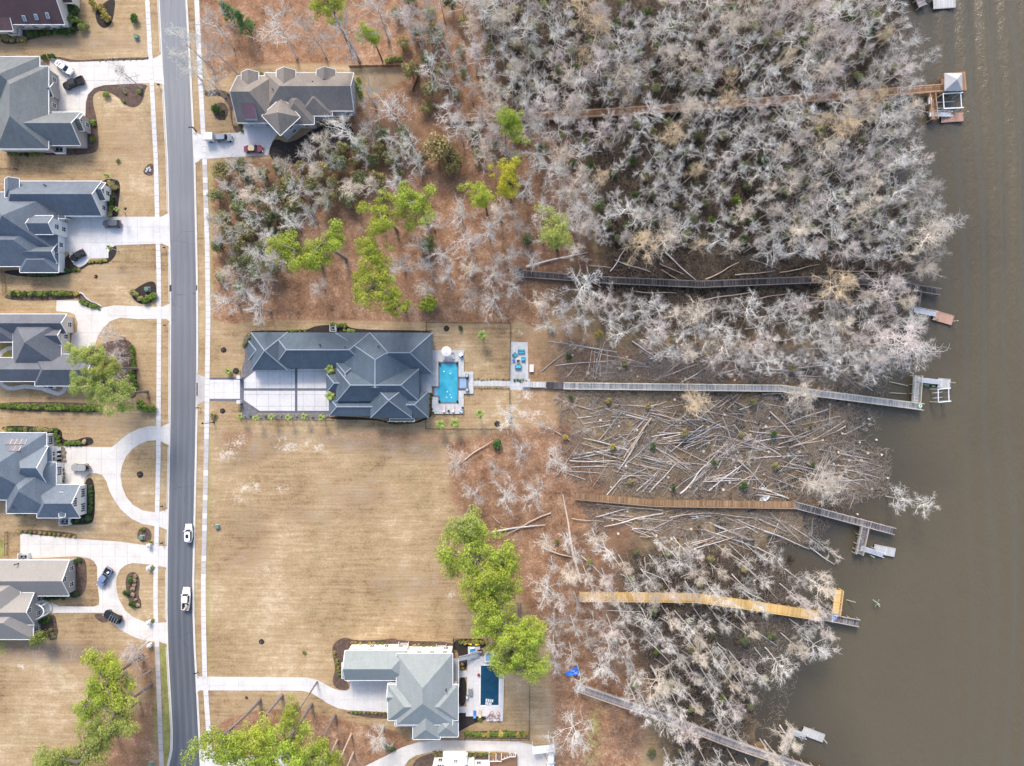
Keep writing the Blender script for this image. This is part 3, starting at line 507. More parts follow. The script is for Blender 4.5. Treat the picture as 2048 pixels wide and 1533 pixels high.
def inside(W, p, m_=0.0):
    d = p - W.c; return abs(d.dot(W.U)) < W.Lu / 2 - .45 + m_ and abs(d.dot(W.V)) < W.half - .45 + m_
def house(label, roofm, wallm, wings, trim='trim_white', caps=None, dark=False, shutters=False, skip=.12):
    G_ = [wing_geo(i, s) for i, s in enumerate(wings)]; mid = sum((w_.c for w_ in G_), Vector((0, 0))) / len(G_); root = empty('house', (*mid, 0)); tag(root, label, 'house'); T = .22; inn = .42
    rs = random.Random(label)
    for i, W in enumerate(G_):
        L = lambda u, v, z: (*(W.c + W.U * u + W.V * v - mid), z); hu, hv = W.Lu / 2, W.half; m_ = MB()
        HOUSE_RECTS.append((W.c, W.U, W.V, hu, hv))
        A1, A2, B1, B2 = L(-hu, -hv, W.eave), L(-hu, hv, W.eave), L(hu, -hv, W.eave), L(hu, hv, W.eave); ra, rb = L(-hu + W.ha, 0, W.hr), L(hu - W.hb, 0, W.hr)
        top = [[A1, B1, rb, ra], [B2, A2, ra, rb]] + ([[A2, A1, ra]] if W.ha else []) + ([[B1, B2, rb]] if W.hb else [])
        for f in top:
            m_.add(f, [tuple(range(len(f)))]); m_.add([(x, y, z - T) for x, y, z in f], [tuple(reversed(range(len(f))))], 1)
        loop = [A1, B1] + ([rb] if not W.hb else []) + [B2, A2] + ([ra] if not W.ha else [])
        for k in range(len(loop)):
            a, b_ = loop[k], loop[(k + 1) % len(loop)]; m_.add([a, (a[0], a[1], a[2] - T), (b_[0], b_[1], b_[2] - T), b_], [(0, 1, 2, 3)], 1)
        m_.build('roof', [roofm, trim], root)
        if not dark:                                    # gutters along the eaves, boards along the rakes
            g_ = MB()
            for k in range(len(loop)):
                a, b_ = Vector(loop[k]), Vector(loop[(k + 1) % len(loop)]); n_ = Vector(((b_ - a).y, -(b_ - a).x, 0)).normalized(); off = n_ * .07 - Vector((0, 0, .06))
                g_.bar(a + off, b_ + off, .13, .14)
            g_.build('gutter', trim, root)
        if caps:
            g_ = MB(); up = Vector((0, 0, .025))
            if (Vector(ra) - Vector(rb)).length > .3: g_.bar(Vector(ra) + up, Vector(rb) + up, .26, .05)
            for cnr, r_, on in ((A1, ra, W.ha), (A2, ra, W.ha), (B1, rb, W.hb), (B2, rb, W.hb)):
                if on: g_.bar(Vector(cnr) + up, Vector(r_) + up, .24, .05)
            if g_.v: g_.build('ridge_cap', caps, root)
        # walls
        q = inn + .006 * i; wu, wv = hu - q, hv - q; zt = W.eave + W.pitch * q * .9 - T - .03; w_ = MB()
        c4 = [(-wu, -wv), (wu, -wv), (wu, wv), (-wu, wv)]
        for k in range(4):
            (a, b_), (c_, d_) = c4[k], c4[(k + 1) % 4]; pts = [L(a, b_, -.1), L(c_, d_, -.1), L(c_, d_, zt)]
            if (k == 1 and not W.hb) or (k == 3 and not W.ha): pts.append(L((a + c_) / 2, 0, W.hr - T - .05))
            pts.append(L(a, b_, zt)); w_.add(pts, [tuple(range(len(pts)))])
        w_.build('wall', wallm, root)
        for k in range(4):                             # windows on every free stretch of wall
            (a, b_), (c_, d_) = c4[k], c4[(k + 1) % 4]; ln = math.hypot(c_ - a, d_ - b_); nrm = [(0, -1), (1, 0), (0, 1), (-1, 0)][k]; Nw = W.U * nrm[0] + W.V * nrm[1]; rz = math.atan2(Nw.x, -Nw.y); gable = (k == 1 and not W.hb) or (k == 3 and not W.ha)
            spots = []
            n_ = int(ln / 3.1); rows = [z_ for z_ in (1.65, 4.35) if z_ + 1.0 < W.eave]
            for z_ in rows:
                for j in range(n_): spots.append(((j + .5) / n_, z_))
            if gable and W.hr - W.eave > 2.0: spots.append((.5, W.eave + .42 * (W.hr - W.eave) - .1))
            for t_, z_ in spots:
                pu, pv = a + (c_ - a) * t_, b_ + (d_ - b_) * t_; wp = W.c + W.U * pu + W.V * pv
                if any(inside(o_, wp + Nw * .3, .5) and z_ - .9 < o_.hr for o_ in G_ if o_ is not W): continue
                if rs.random() < skip: continue
                pl_ = wp + Nw * .03 - mid; fo = inst('window', FRAME_D if dark else FRAME, root, (*pl_, z_), rz); inst('pane', PANE, fo)
                if shutters:
                    for s_ in (-.8, .8): inst('shutter', SHUT, fo, (s_, 0, 0))
    return root
def on(root, name, me_or_mb, mats=None):
    o = me_or_mb.build(name, mats, root); o.location = -root.location; return o
h1 = house('red-brown roofed house with three skylights by the street', 'roof_red', 'siding_cream', [(-90, -70, 129, 49, 3.6, .75, 'x', 'g', 'g'), (100, -40, 146, 6, 3.4, .9, 'x', 'g', 'g'), (-60, 20, 26, 62, 3.3, .45, 'x', 'h', 'g')])
h2 = house('grey roofed house with a steep gabled front wing by the black pickup', 'roof_grey', 'siding_taupe', [(-6, 133, 97, 298, 4.4, .72, 'y', 'h', 'h'), (-30, 114, 79, 215, 4.4, .68, 'y', 'h', 'h'), (30, 225, 161, 291, 3.6, .95, 'x', 'h', 'g'), (110, 227, 168, 262, 3.6, .95, 'x', 'g', 'g'), (66, 166, 106, 194, 3.3, .8, 'x', 'g', 'g'), (-10, 250, 96, 300, 3.4, .6, 'x', 'h', 'h')])
h3 = house('blue-grey roofed house with a white gabled dormer and bright court', 'roof_blue', 'siding_white', [(10, 363, 203, 432, 3.3, .98, 'x', 'h', 'g'), (150, 366, 211, 401, 3.3, .95, 'x', 'g', 'g'), (-28, 385, 116, 505, 3.4, .78, 'y', 'h', 'h'), (62, 432, 106, 469, 6.3, .85, 'x', 'g', 'g'), (40, 487, 114, 527, 3.4, .95, 'x', 'h', 'g'), (-50, 440, 96, 533, 3.3, .7, 'x', 'h', 'h'), (40, 500, 117, 545, 3.1, .6, 'x', 'h', 'h'), (10, 358, 38, 395, 5.2, .8, 'y', 'g', 'h'), (100, 430, 130, 437, 3.2, .4, 'x', 'g', 'g')], shutters=False)
h4 = house('dark slate roofed house round a small courtyard behind tall pines', 'roof_slate', 'siding_cream', [(-60, 629, 133, 668, 3.5, .95, 'x', 'g', 'g'), (26, 640, 122, 735, 3.6, .75, 'y', 'h', 'h'), (80, 655, 124, 690, 3.8, .9, 'x', 'h', 'g'), (70, 709, 190, 772, 3.3, .8, 'x', 'h', 'g'), (-30, 716, 118, 763, 3.4, .75, 'x', 'g', 'h'), (-30, 640, 28, 684, 3.4, .7, 'x', 'g', 'h')])
h5 = house('blue-grey roofed house with solar panels by the horseshoe driveway', 'roof_solar', 'siding_white', [(-60, 866, 93, 1000, 3.8, .72, 'y', 'h', 'h'), (34, 893, 96, 972, 4.0, .9, 'x', 'h', 'g'), (74, 970, 160, 1036, 3.5, .85, 'x', 'h', 'g'), (13, 925, 112, 1027, 3.6, .75, 'y', 'h', 'h'), (118, 985, 130, 1034, 4.6, .7, 'y', 'g', 'g'), (-30, 930, 20, 984, 3.7, .7, 'x', 'g', 'h')], shutters=True)
h6 = house('taupe shingled house with a round entry porch by the looping drive', 'roof_taupe', 'siding_taupe', [(-60, 1121, 138, 1192, 3.3, .66, 'x', 'g', 'g'), (-30, 1186, 68, 1250, 4.0, .75, 'x', 'g', 'g'), (-70, 1196, 66, 1279, 3.4, .66, 'x', 'h', 'h'), (-60, 1160, 40, 1230, 4.2, .7, 'y', 'h', 'h')])
h7 = house('brown-grey gabled house with a purple metal roof panel among bare trees', 'roof_brown', 'siding_blue', [(475, 152, 548, 246, 4.4, .8, 'x', 'g', 'h'), (530, 146, 707, 222, 4.4, .72, 'x', 'h', 'g'), (483, 145, 517, 205, 5.4, .75, 'y', 'g', 'h'), (553, 141, 591, 205, 5.4, .75, 'y', 'g', 'h'), (633, 140, 671, 180, 4.9, .7, 'y', 'g', 'h'), (535, 206, 589, 260, 5.6, .75, 'x', 'h', 'h', R(43)), (560, 176, 628, 249, 4.0, .62, 'y', 'h', 'h'), (600, 176, 664, 232, 4.1, .62, 'y', 'h', 'h')])
h8 = house('large slate blue hip roofed house beside the turquoise pool', 'roof_main', 'siding_blue', [(502, 665, 575, 741, 3.6, .72, 'x', 'h', 'h'), (497, 682, 545, 720, 3.5, .6, 'x', 'h', 'h'), (545, 665.5, 740, 737, 3.5, .72, 'x', 'h', 'h'), (740, 666, 865, 748, 3.7, .68, 'x', 'h', 'h'), (653, 748, 735, 785, 3.6, .75, 'x', 'h', 'h'), (672, 725, 716, 804, 4.2, .75, 'y', 'h', 'h'), (674, 738, 838, 803, 4.75, .78, 'x', 'h', 'h'), (741, 765, 824, 836, 4.4, .72, 'y', 'h', 'h'), (658, 795, 775, 832, 3.3, .62, 'x', 'h', 'h'), (790, 783, 857, 836, 3.4, .62, 'x', 'h', 'h'), (671, 665.8, 843, 776, 3.45, .42, 'y', 'h', 'g')], 'trim_dark', 'ridge_light', True)
h9 = house('pale green-grey roofed house beside the dark blue pool', 'roof_pale', 'siding_cream', [(690, 1302, 815, 1361, 5.6, .62, 'x', 'g', 'h'), (684, 1326, 742, 1357, 5.3, .6, 'x', 'h', 'h'), (793, 1308, 905, 1450, 6.2, .55, 'y', 'h', 'h'), (776, 1370, 916, 1441, 6.0, .58, 'x', 'h', 'h'), (776, 1367, 832, 1412, 5.2, .6, 'x', 'g', 'h'), (790, 1400, 900, 1452, 5.6, .55, 'x', 'h', 'h'), (826, 1400, 880, 1479, 5.4, .6, 'y', 'h', 'h'), (870, 1425, 916, 1474, 5.3, .55, 'x', 'h', 'h')])
h10 = house('white walled house with a brown deck at the arching driveway', 'roof_grey', 'siding_white', [(860, 1537, 950, 1640, 6.0, .7, 'x', 'g', 'g'), (884, 1529, 936, 1600, 6.3, .8, 'y', 'g', 'h'), (930, 1541, 982, 1640, 5.6, .7, 'x', 'h', 'h')], skip=0)
# small things fixed to the houses
for px, py in ((39, 30), (64, 28), (88, 26)):
    c0 = P(px, py, 6.2); z = 3.6 + .75 * (P(0, py, 6).y - P(0, 49, 3.6).y) + .12; n_ = Vector((0, -.75, 1)).normalized(); M_ = Matrix((Vector((1, 0, 0)), Vector((0, 1, .75)).normalized(), n_)).transposed(); c0.z = z
    on(h1, 'skylight', MB().box(c0, (.75, 1.25, .14), M=M_, mi=0).box(c0 + n_ * .06, (.6, 1.1, .06), M=M_, mi=1), ['trim_white', 'glass_blue'])
W0 = wing_geo(0, (-60, 866, 93, 1000, 3.8, .72, 'y', 'h', 'h'))
for px, py in ((17, 884), (27, 884), (37, 884), (47, 884), (24, 897), (35, 897)):
    kk = .72 * W0.half / W0.ha; zt = 3.8 + kk * (P(0, 866, 3.8).y - P(0, py, 5.6).y) + .12; c0 = P(px, py, zt); c0.z = 3.8 + kk * (P(0, 866, 3.8).y - c0.y) + .14
    M_ = Matrix((Vector((1, 0, 0)), Vector((0, 1, -kk)).normalized(), Vector((0, kk, 1)).normalized())).transposed(); on(h5, 'solar_panel', MB().box(c0, (1.2, 1.6, .06), M=M_, mi=0).box(c0 + M_ @ Vector((.61, 0, 0)), (.05, 1.62, .1), M=M_, mi=1), ['solar', 'trim_white'])
# purple standing seam panel: a shed dormer on the lower slope
a, b_ = P(485, 205, 7.2), P(513, 238, 5.9); m_ = MB(); yy0, yy1 = a.y, b_.y
m_.add([(a.x, yy1, 5.9), (b_.x, yy1, 5.9), (b_.x, yy0, 7.4), (a.x, yy0, 7.4), (a.x, yy1, 3.8), (b_.x, yy1, 3.8), (b_.x, yy0, 3.8), (a.x, yy0, 3.8)], [(0, 1, 2, 3)], 0); m_.add(m_.v[:8], [(4, 5, 1, 0), (5, 6, 2, 1), (7, 4, 0, 3)], 1)
dm = on(h7, 'dormer', m_, ['metal_roof', 'siding_blue']); M_ = Matrix((Vector((1, 0, 0)), Vector((0, yy0 - yy1, 1.5)).normalized(), Vector((0, -1.5, yy0 - yy1)).normalized())).transposed()
for k in range(9):
    x_ = a.x + (b_.x - a.x) * k / 8; MB().box(((x_), (yy0 + yy1) / 2, 6.68), (.06, math.hypot(yy0 - yy1, 1.5), .07), M=M_).build('roof_seam', 'metal_roof', dm)
def gdoor(root, px, py, rz, z=0, s=1.0): o = inst('garage_door', GARAGE, root, P(px, py) - root.location, rz, (s, 1, 1)); return o
for px in (520, 540, 558): gdoor(h8, px, 739.3, 0)
for px in (600, 622, 640): gdoor(h8, px, 734.5, 0)
for px in (140, 163, 185): gdoor(h3, px, 429, 0)
gdoor(h9, 715, 1356, 0, 0, 1.6); gdoor(h9, 755, 1356, 0, 0, 1.6); gdoor(h7, 497, 240.5, 0, 0, 1.5); gdoor(h7, 525, 240.5, 0); gdoor(h6, 60, 1125, math.pi, 0, 1.6); gdoor(h6, 90, 1125, math.pi, 0, 1.6)
def vents(root, pts, z):
    for px, py in pts:
        p_ = P(px, py, z); on(root, 'roof_vent', MB().tube([p_ - Vector((0, 0, 1.2)), p_ + Vector((0, 0, .45))], [.13, .13], 6).tube([p_ + Vector((0, 0, .45)), p_ + Vector((0, 0, .55))], [.2, .2], 6), 'trim_dark')
vents(h8, [(691, 695), (757, 693), (640, 690)], 6.2); vents(h7, [(546, 180), (626, 165)], 6.3); vents(h9, [(857, 1353), (892, 1380)], 7.6); vents(h3, [(90, 371)], 5.2); vents(h5, [(117, 996), (26, 1016)], 5.2); vents(h6, [(32, 1129)], 4.6)
# porches
m_ = MB(); a, b_ = P(92, 893, 3.6), P(105, 972, 3.2)
m_.add([(a.x, a.y, 3.9), (b_.x, a.y, 3.35), (b_.x, b_.y, 3.35), (a.x, b_.y, 3.9)], [(0, 3, 2, 1)]); m_.add([(a.x, a.y, 3.7), (b_.x, a.y, 3.15), (b_.x, b_.y, 3.15), (a.x, b_.y, 3.7), (b_.x, a.y, 3.35), (b_.x, b_.y, 3.35)], [(0, 1, 2, 3), (1, 4, 5, 2)], 1)
on(h5, 'porch_roof', m_, ['roof_solar', 'trim_white'])
q0, q1 = P(104, 893, .5), P(122, 966, .5); on(h5, 'porch_floor', MB().box(((q0.x + q1.x) / 2 - 1.4, (q0.y + q1.y) / 2, .25), (q1.x - q0.x + 2.6, q0.y - q1.y, .5)), 'siding_white')
for k in range(5): y_ = q0.y + (q1.y - q0.y) * (k + .02) / 4.04; on(h5, 'porch_column', MB().box((b_.x - .15, y_, 1.85), (.2, .2, 2.7)), 'trim_white')
for px, py, rz in ((109, 904, 0), (109, 912, .2), (109, 921, -.2)):
    c0 = P(px, py, .5); c0 = Vector((b_.x + .45, c0.y, .5)); m_ = MB(); e = tag(empty('rocking_chair', c0, rz), 'black rocking chair on the white front porch', 'chair', 'rocking chairs on the porch')
    MB().box((0, 0, .42), (.5, .5, .06)).build('seat', 'black', e); MB().box((-.27, 0, .8), (.06, .5, .8)).build('backrest', 'black', e)
    for s_ in (-.24, .24):
        MB().bar((-.4, s_, .05), (.4, s_, .05), .05, .06).build('rocker', 'black', e); MB().bar((-.28, s_, .65), (.3, s_, .65), .06, .05).build('armrest', 'black', e)
        for x_ in (-.22, .22): MB().box((x_, s_, .34), (.05, .05, .62)).build('leg', 'black', e)
c0 = P(80, 1216); m_ = MB()                                           # round entry porch
on(h6, 'porch_floor', MB().prism([(c0.x + 3.2 * math.cos(t_) * (1 if math.cos(t_) > 0 else .5), c0.y + 2.2 * math.sin(t_)) for t_ in np.linspace(0, 2 * math.pi, 20)[:-1]], -.1, .35), 'concrete')
for t_ in (-1.25, -.75, .75, 1.25): x_, y_ = c0.x + 3.0 * math.cos(t_), c0.y + 2.0 * math.sin(t_); on(h6, 'porch_column', MB().tube([(x_, y_, .3), (x_, y_, 3.1)], [.17, .15], 8), 'trim_white')
on(h6, 'porch_beam', MB().tube([(c0.x + 3.0 * math.cos(t_), c0.y + 2.0 * math.sin(t_), 3.1) for t_ in np.linspace(-1.25, 1.25, 9)], [.16] * 9, 4), 'trim_white')
m_ = MB()                                                              # frame over the porch of the slate house
for a, b_ in (((779, 838), (829, 838)), ((779, 843), (829, 843)), ((779, 838), (779, 843)), ((829, 838), (829, 843))): m_.bar(P(*a, 2.9), P(*b_, 2.9), .16, .14)
on(h8, 'porch_frame', m_, 'trim_white')
for px, py in ((779, 843), (796, 843), (812, 843), (829, 843)): p_ = P(px, py); on(h8, 'porch_column', MB().box((p_.x, p_.y, 1.45), (.16, .16, 2.9)), 'trim_white')
# balcony and stair of the pale roofed house
a, b_ = P(904, 1318, 3), P(918, 1372, 3); on(h9, 'balcony', MB().box(((a.x + b_.x) / 2, (a.y + b_.y) / 2, 2.9), (b_.x - a.x, a.y - b_.y, .2)), 'float_grey')
m_ = MB(); m_.bar((b_.x, a.y, 3.95), (b_.x, b_.y, 3.95), .1, .1)
for k in range(14): y_ = a.y + (b_.y - a.y) * k / 13; m_.box((b_.x, y_, 3.45), (.06, .06, .95))
on(h9, 'balcony_rail', m_, 'trim_white')
for px, py in ((916, 1320), (916, 1345), (916, 1370)): p_ = P(px, py); on(h9, 'balcony_post', MB().box((p_.x, p_.y, 1.4), (.2, .2, 2.8)), 'trim_white')
m_ = MB(); s0, s1 = P(918, 1318, 3), P(960, 1309, .2); n_ = 18
for k in range(n_): q = s0.lerp(s1, (k + .5) / n_); m_.box(q, ((s1 - s0).xy.length / n_ + .03, 1.25, .08), rz=math.atan2(s1.y - s0.y, s1.x - s0.x))
on(h9, 'stair_tread', m_, 'metal_grey')
for s_ in (-.62, .62):
    m_ = MB(); d_ = (s1 - s0).xy.normalized(); o_ = Vector((-d_.y, d_.x, 0)) * s_; m_.bar(s0 + o_ + Vector((0, 0, 1)), s1 + o_ + Vector((0, 0, 1)), .07, .07)
    for k in range(12): q = s0.lerp(s1, k / 11) + o_; m_.box(q + Vector((0, 0, .5)), (.05, .05, 1.0))
    on(h9, 'stair_rail', m_, 'trim_dark')
# deck of the white house
a, b_ = P(978, 1510, .8), P(1034, 1560, .8); dk = on(h10, 'deck', MB().box(((a.x + b_.x) / 2, (a.y + b_.y) / 2, .7), (b_.x - a.x, a.y - b_.y, .2)), 'wood_orange')
for px0, py0, px1, py1 in ((978, 1510, 978, 1523), (992, 1512, 992, 1523), (978, 1523, 1003, 1523), (1003, 1511, 1003, 1520), (1003, 1520, 1020, 1514), (1020, 1514, 1031, 1514), (1020, 1510, 1020, 1514), (1031, 1510, 1031, 1514)):
    m_ = MB(); s0, s1 = P(px0, py0, 1.8), P(px1, py1, 1.8); m_.bar(s0, s1, .14, .1); [m_.box(s0.lerp(s1, k / 3) - Vector((0, 0, .55)), (.1, .1, 1.1)) for k in range(4)]; on(h10, 'deck_rail', m_, 'trim_white')
a, b_ = P(886, 1503, 3), P(932, 1514, 3); on(h10, 'entry_roof', MB().box(((a.x + b_.x) / 2, (a.y + b_.y) / 2 - .6, 3.0), (b_.x - a.x, 2.6, .2)), 'metal_white')
for px in (888, 930): p_ = P(px, 1506); on(h10, 'entry_column', MB().box((p_.x, p_.y - .1, 1.5), (.25, .25, 3)), 'trim_white')
HOUSES = dict(h1=h1, h2=h2, h3=h3, h4=h4, h5=h5, h6=h6, h7=h7, h8=h8, h9=h9, h10=h10)
# air conditioners in their screened pads
def ac(px, py, lab, n=1, screen=True):
    for k in range(n):
        p_ = P(px + k * 8 - (n - 1) * 4, py); e = tag(empty('air_conditioner', p_), lab, 'air conditioner', 'air conditioners: ' + lab if n > 1 else None)
        MB().box((0, 0, .45), (.8, .8, .8)).build('casing', 'metal_grey', e); MB().tube([(0, 0, .85), (0, 0, .9)], [.34, .34], 10).build('fan_grille', 'black', e); MB().box((0, 0, .03), (1, 1, .1)).build('pad', 'concrete_old', e)
    if screen:
        e = tag(empty('equipment_screen', P(px, py)), 'white fence screen around: ' + lab, 'screen'); wd = n * .95 + .5
        for x_, y_, a_, b_ in ((-wd / 2, 0, .08, 1.7), (wd / 2, 0, .08, 1.7), (0, -.85, wd, .08)): MB().box((x_, y_, .65), (a_, b_, 1.3)).build('panel', 'trim_white', e)
ac(35, 68, 'air conditioners beside the red-brown roofed house', 2); ac(123, 302, 'air conditioners beside the grey roofed house', 2); ac(107, 771, 'air conditioner behind the courtyard house', 1); ac(134, 1042, 'air conditioners beside the house with solar panels', 2); ac(52, 1112, 'air conditioners beside the taupe shingled house', 2)
ac(668, 657, 'air conditioner behind the slate blue house', 1); ac(808, 1290, 'air conditioners in the left enclosure of the pale roofed house', 2); ac(883, 1295, 'air conditioners in the right enclosure of the pale roofed house', 2)
# ---------------------------------------------------------------- docks
POST = MB().box((0, 0, .5), (.15, .15, 1)).mesh('post', 'pile')
def boards(runs, z, material, name='deck_boards', parent=None, bw=.15):
    """every plank is its own box, laid across the run; runs = [(points, width)]"""
    m_ = MB(); tone = []
    for pts, wd in runs:
        ps = [P(*q, z) for q in pts]; ds = [0]
        for i in range(1, len(ps)): ds.append(ds[-1] + (ps[i] - ps[i - 1]).length)
        n_ = max(1, int(ds[-1] / bw)); at = lambda t_: Vector([np.interp(t_, ds, [q[k] for q in ps]) for k in (0, 1, 2)])
        for i in range(n_):
            t_ = (i + .5) * ds[-1] / n_; d_ = at(min(t_ + 1.2, ds[-1])) - at(max(t_ - 1.2, 0)); m_.box(at(t_) + Vector((0, 0, random.uniform(-.008, .008))), (ds[-1] / n_ - .015, wd + random.uniform(-.03, .03), .045), rz=math.atan2(d_.y, d_.x)); tone += [random.random() ** 1.5] * 6
    o = m_.build(name, material, parent); o['kind'] = 'stuff'; a_ = o.data.attributes.new('tone', 'FLOAT', 'FACE'); a_.data.foreach_set('value', tone); return o
def dock(label, wood, runs, z=.9, rail=1.05, post=2.5, piles=(), mid=True, railboth=True):
    r0 = P(*runs[0][0][0], z); root = tag(empty('dock', (r0.x, r0.y, 0)), label, 'dock'); k0 = -root.location
    o = boards([(p_, w_) for p_, w_, *_ in runs], z, wood, parent=root); o.location = k0
    for pts, wd, *op in runs:
        ps = [P(*q, z) for q in pts]; sides = op[0] if op else (-1, 1)
        for s_ in (-1, 1):
            L = []
            for i, q in enumerate(ps):
                d_ = (ps[min(i + 1, len(ps) - 1)] - ps[max(i - 1, 0)]).normalized(); L.append(q + Vector((-d_.y, d_.x, 0)) * s_ * (wd / 2 + .04))
            b_ = MB()
            for a, c_ in zip(L, L[1:]): b_.bar(a - Vector((0, 0, .14)), c_ - Vector((0, 0, .14)), .07, .22)
            on(root, 'beam', b_, wood)
            if s_ in sides and rail:
                t_ = MB()
                for a, c_ in zip(L, L[1:]):
                    t_.bar(a + Vector((0, 0, rail)), c_ + Vector((0, 0, rail)), .17, .05)
                    if mid:
                        for h_ in (.35, .7): t_.bar(a + Vector((0, 0, rail * h_)), c_ + Vector((0, 0, rail * h_)), .05, .10)
                on(root, 'handrail', t_, wood + '_rail')
            tot = 0
            for a, c_ in zip(L, L[1:]):
                n_ = max(1, round((c_ - a).length / post))
                for k in range(n_ + 1):
                    q = a.lerp(c_, k / n_); gz = float(ground_z(q.x * S + CX, CY - q.y * S)) - .5; top = z + (rail if (s_ in sides and rail) else .05)
                    if k == 0 and a is not L[0]: continue
                    inst('post', POST, root, Vector((q.x, q.y, gz)) - root.location, math.atan2((c_ - a).y, (c_ - a).x), (1, 1, top - gz + .03), material=wood + '_rail')
    return root
def pile(root, px, py, top=2.2, r=.14):
    q = P(px, py); gz = float(ground_z(px, py)) - .6; o = MB().tube([(q.x, q.y, gz), (q.x, q.y, top)], [r, r * .9], 8).build('pile', 'pile', root); o.location = -root.location; return o
DA = dock('orange-brown boardwalk through the wood ending at a hip roofed gazebo', 'wood_orange', [([(893, 238), (1060, 236), (1250, 225), (1640, 197), (1888, 178)], 1.5), ([(1861, 190), (1866, 240)], 1.3), ([(1888, 172), (1884, 158)], .9)])
q0 = P(1909, 164, .9)
boards([([(1889, 166), (1932, 162)], 4.6)], .91, 'wood_orange', parent=DA).location = -DA.location
gz_ = MB(); zr, cx, cy = 3.5, P(1907, 164, 3.5).x, P(1907, 164, 3.5).y; hw, hd = 2.15, 2.15
c4 = [Vector((cx - hw, cy - hd, zr)), Vector((cx + hw, cy - hd, zr)), Vector((cx + hw, cy + hd, zr)), Vector((cx - hw, cy + hd, zr))]; ap = Vector((cx, cy, zr + 1.5))
for k in range(4): gz_.add([c4[k], c4[(k + 1) % 4], ap], [(0, 1, 2)])
gz_.add([v - Vector((0, 0, .15)) for v in c4], [(3, 2, 1, 0)], 1)
for k in range(4): a, b_ = c4[k], c4[(k + 1) % 4]; gz_.add([a, a - Vector((0, 0, .15)), b_ - Vector((0, 0, .15)), b_], [(0, 1, 2, 3)], 1)
GZ = tag(empty('gazebo', (cx, cy, .9)), 'pale grey hip roofed gazebo at the end of the orange-brown boardwalk', 'gazebo'); mat('gazebo_roof', (.36, .36, .36), .05, 1); on(GZ, 'roof', gz_, ['gazebo_roof', 'trim_white'])
for sx, sy in ((-1, -1), (1, -1), (1, 1), (-1, 1)): on(GZ, 'column', MB().box((cx + sx * 1.8, cy + sy * 1.8, 2.1), (.18, .18, 2.5)), 'wood_orange_rail')
def boat_lift(label, px0, py0, px1, py1, piles, skew=0):
    a, b_ = P(px0, py0, 2.8), P(px1, py1, 2.8); e = tag(empty('boat_lift', ((a.x + b_.x) / 2, (a.y + b_.y) / 2, -.75)), label, 'boat lift'); dx = Vector((skew, 0, 0))
    A, B, D, E_ = Vector((a.x, a.y, 2.8)), Vector((b_.x, a.y + .25, 2.8)), Vector((a.x, b_.y, 2.8)) + dx, Vector((b_.x, b_.y + .25, 2.8)) + dx; ex = Vector((.5, .04, 0))
    on(e, 'top_beam', MB().bar(A - ex * .2, B + ex, .22, .25), 'metal_white'); on(e, 'top_beam', MB().bar(D, E_ + ex, .22, .25), 'metal_white')
    on(e, 'cross_beam', MB().bar(A, D, .16, .2), 'metal_white'); on(e, 'cross_beam', MB().bar(B, E_, .16, .2), 'metal_white')
    on(e, 'cradle', MB().bar(A.lerp(D, .3) - Vector((0, 0, 2.6)), B.lerp(E_, .3) - Vector((0, 0, 2.6)), .15, .15).bar(A.lerp(D, .7) - Vector((0, 0, 2.6)), B.lerp(E_, .7) - Vector((0, 0, 2.6)), .15, .15), 'metal_grey')
    for q in (A, B, D, E_): on(e, 'pile', MB().tube([(q.x, q.y, -3.2), (q.x, q.y, 2.72)], [.15, .14], 8), 'pile')
    for q, r_ in ((A, D), (B, E_)):
        for t_ in (.3, .7): v = q.lerp(r_, t_); on(e, 'cable', MB().tube([v, v - Vector((0, 0, 2.6))], [.02, .02], 4), 'metal_grey')
    return e
boat_lift('white boat lift frame beside the gazebo', 1886, 188, 1921, 218, (), .25)
def floating(label, wood, px0, py0, px1, py1, wd, piles=()):
    m0, m1 = P(px0, py0), P(px1, py1); e = tag(empty('floating_dock', (*((m0 + m1) / 2).xy, WATER_Z)), label, 'floating dock')
    o = boards([([(px0, py0), (px1, py1)], wd)], WATER_Z + .5, wood, parent=e); o.location = -e.location; d_ = (m1 - m0); rz = math.atan2(d_.y, d_.x)
    for t_ in (.12, .37, .63, .88): c_ = m0.lerp(m1, t_); on(e, 'float', MB().box((c_.x, c_.y, WATER_Z + .15), (d_.length / 5, wd * .9, .5), rz=rz), 'black')
    for s_ in (-1, 1): n_ = Vector((-d_.y, d_.x, 0)).normalized() * s_ * wd / 2; on(e, 'edge_beam', MB().bar(m0 + n_ + Vector((0, 0, WATER_Z + .48)), m1 + n_ + Vector((0, 0, WATER_Z + .48)), .12, .2), wood)
    for px, py in piles: pile(e, px, py, 1.6)
    return e
def gangway(label, px0, py0, px1, py1, wd=1.1):
    a, b_ = P(px0, py0, .95), P(px1, py1, -.1); e = tag(empty('gangway', (a.x, a.y, .9)), label, 'gangway'); d_ = b_ - a; n_ = Vector((-d_.y, d_.x, 0)).normalized()
    on(e, 'ramp', MB().bar(a, b_, wd, .08), 'metal_grey')
    for s_ in (-1, 1): m_ = MB(); o_ = n_ * s_ * wd / 2; m_.bar(a + o_ + Vector((0, 0, .9)), b_ + o_ + Vector((0, 0, .9)), .07, .07); [m_.bar(a.lerp(b_, k / 5) + o_, a.lerp(b_, k / 5) + o_ + Vector((0, 0, .9)), .05, .05) for k in range(6)]; on(e, 'handrail', m_, 'metal_white')
floating('red-brown floating dock below the boat lift', 'float_red', 1882, 236, 1927, 233, 2.2, [(1928, 228)]); gangway('grey gangway down to the red-brown floating dock below the boat lift', 1866, 229, 1902, 230)
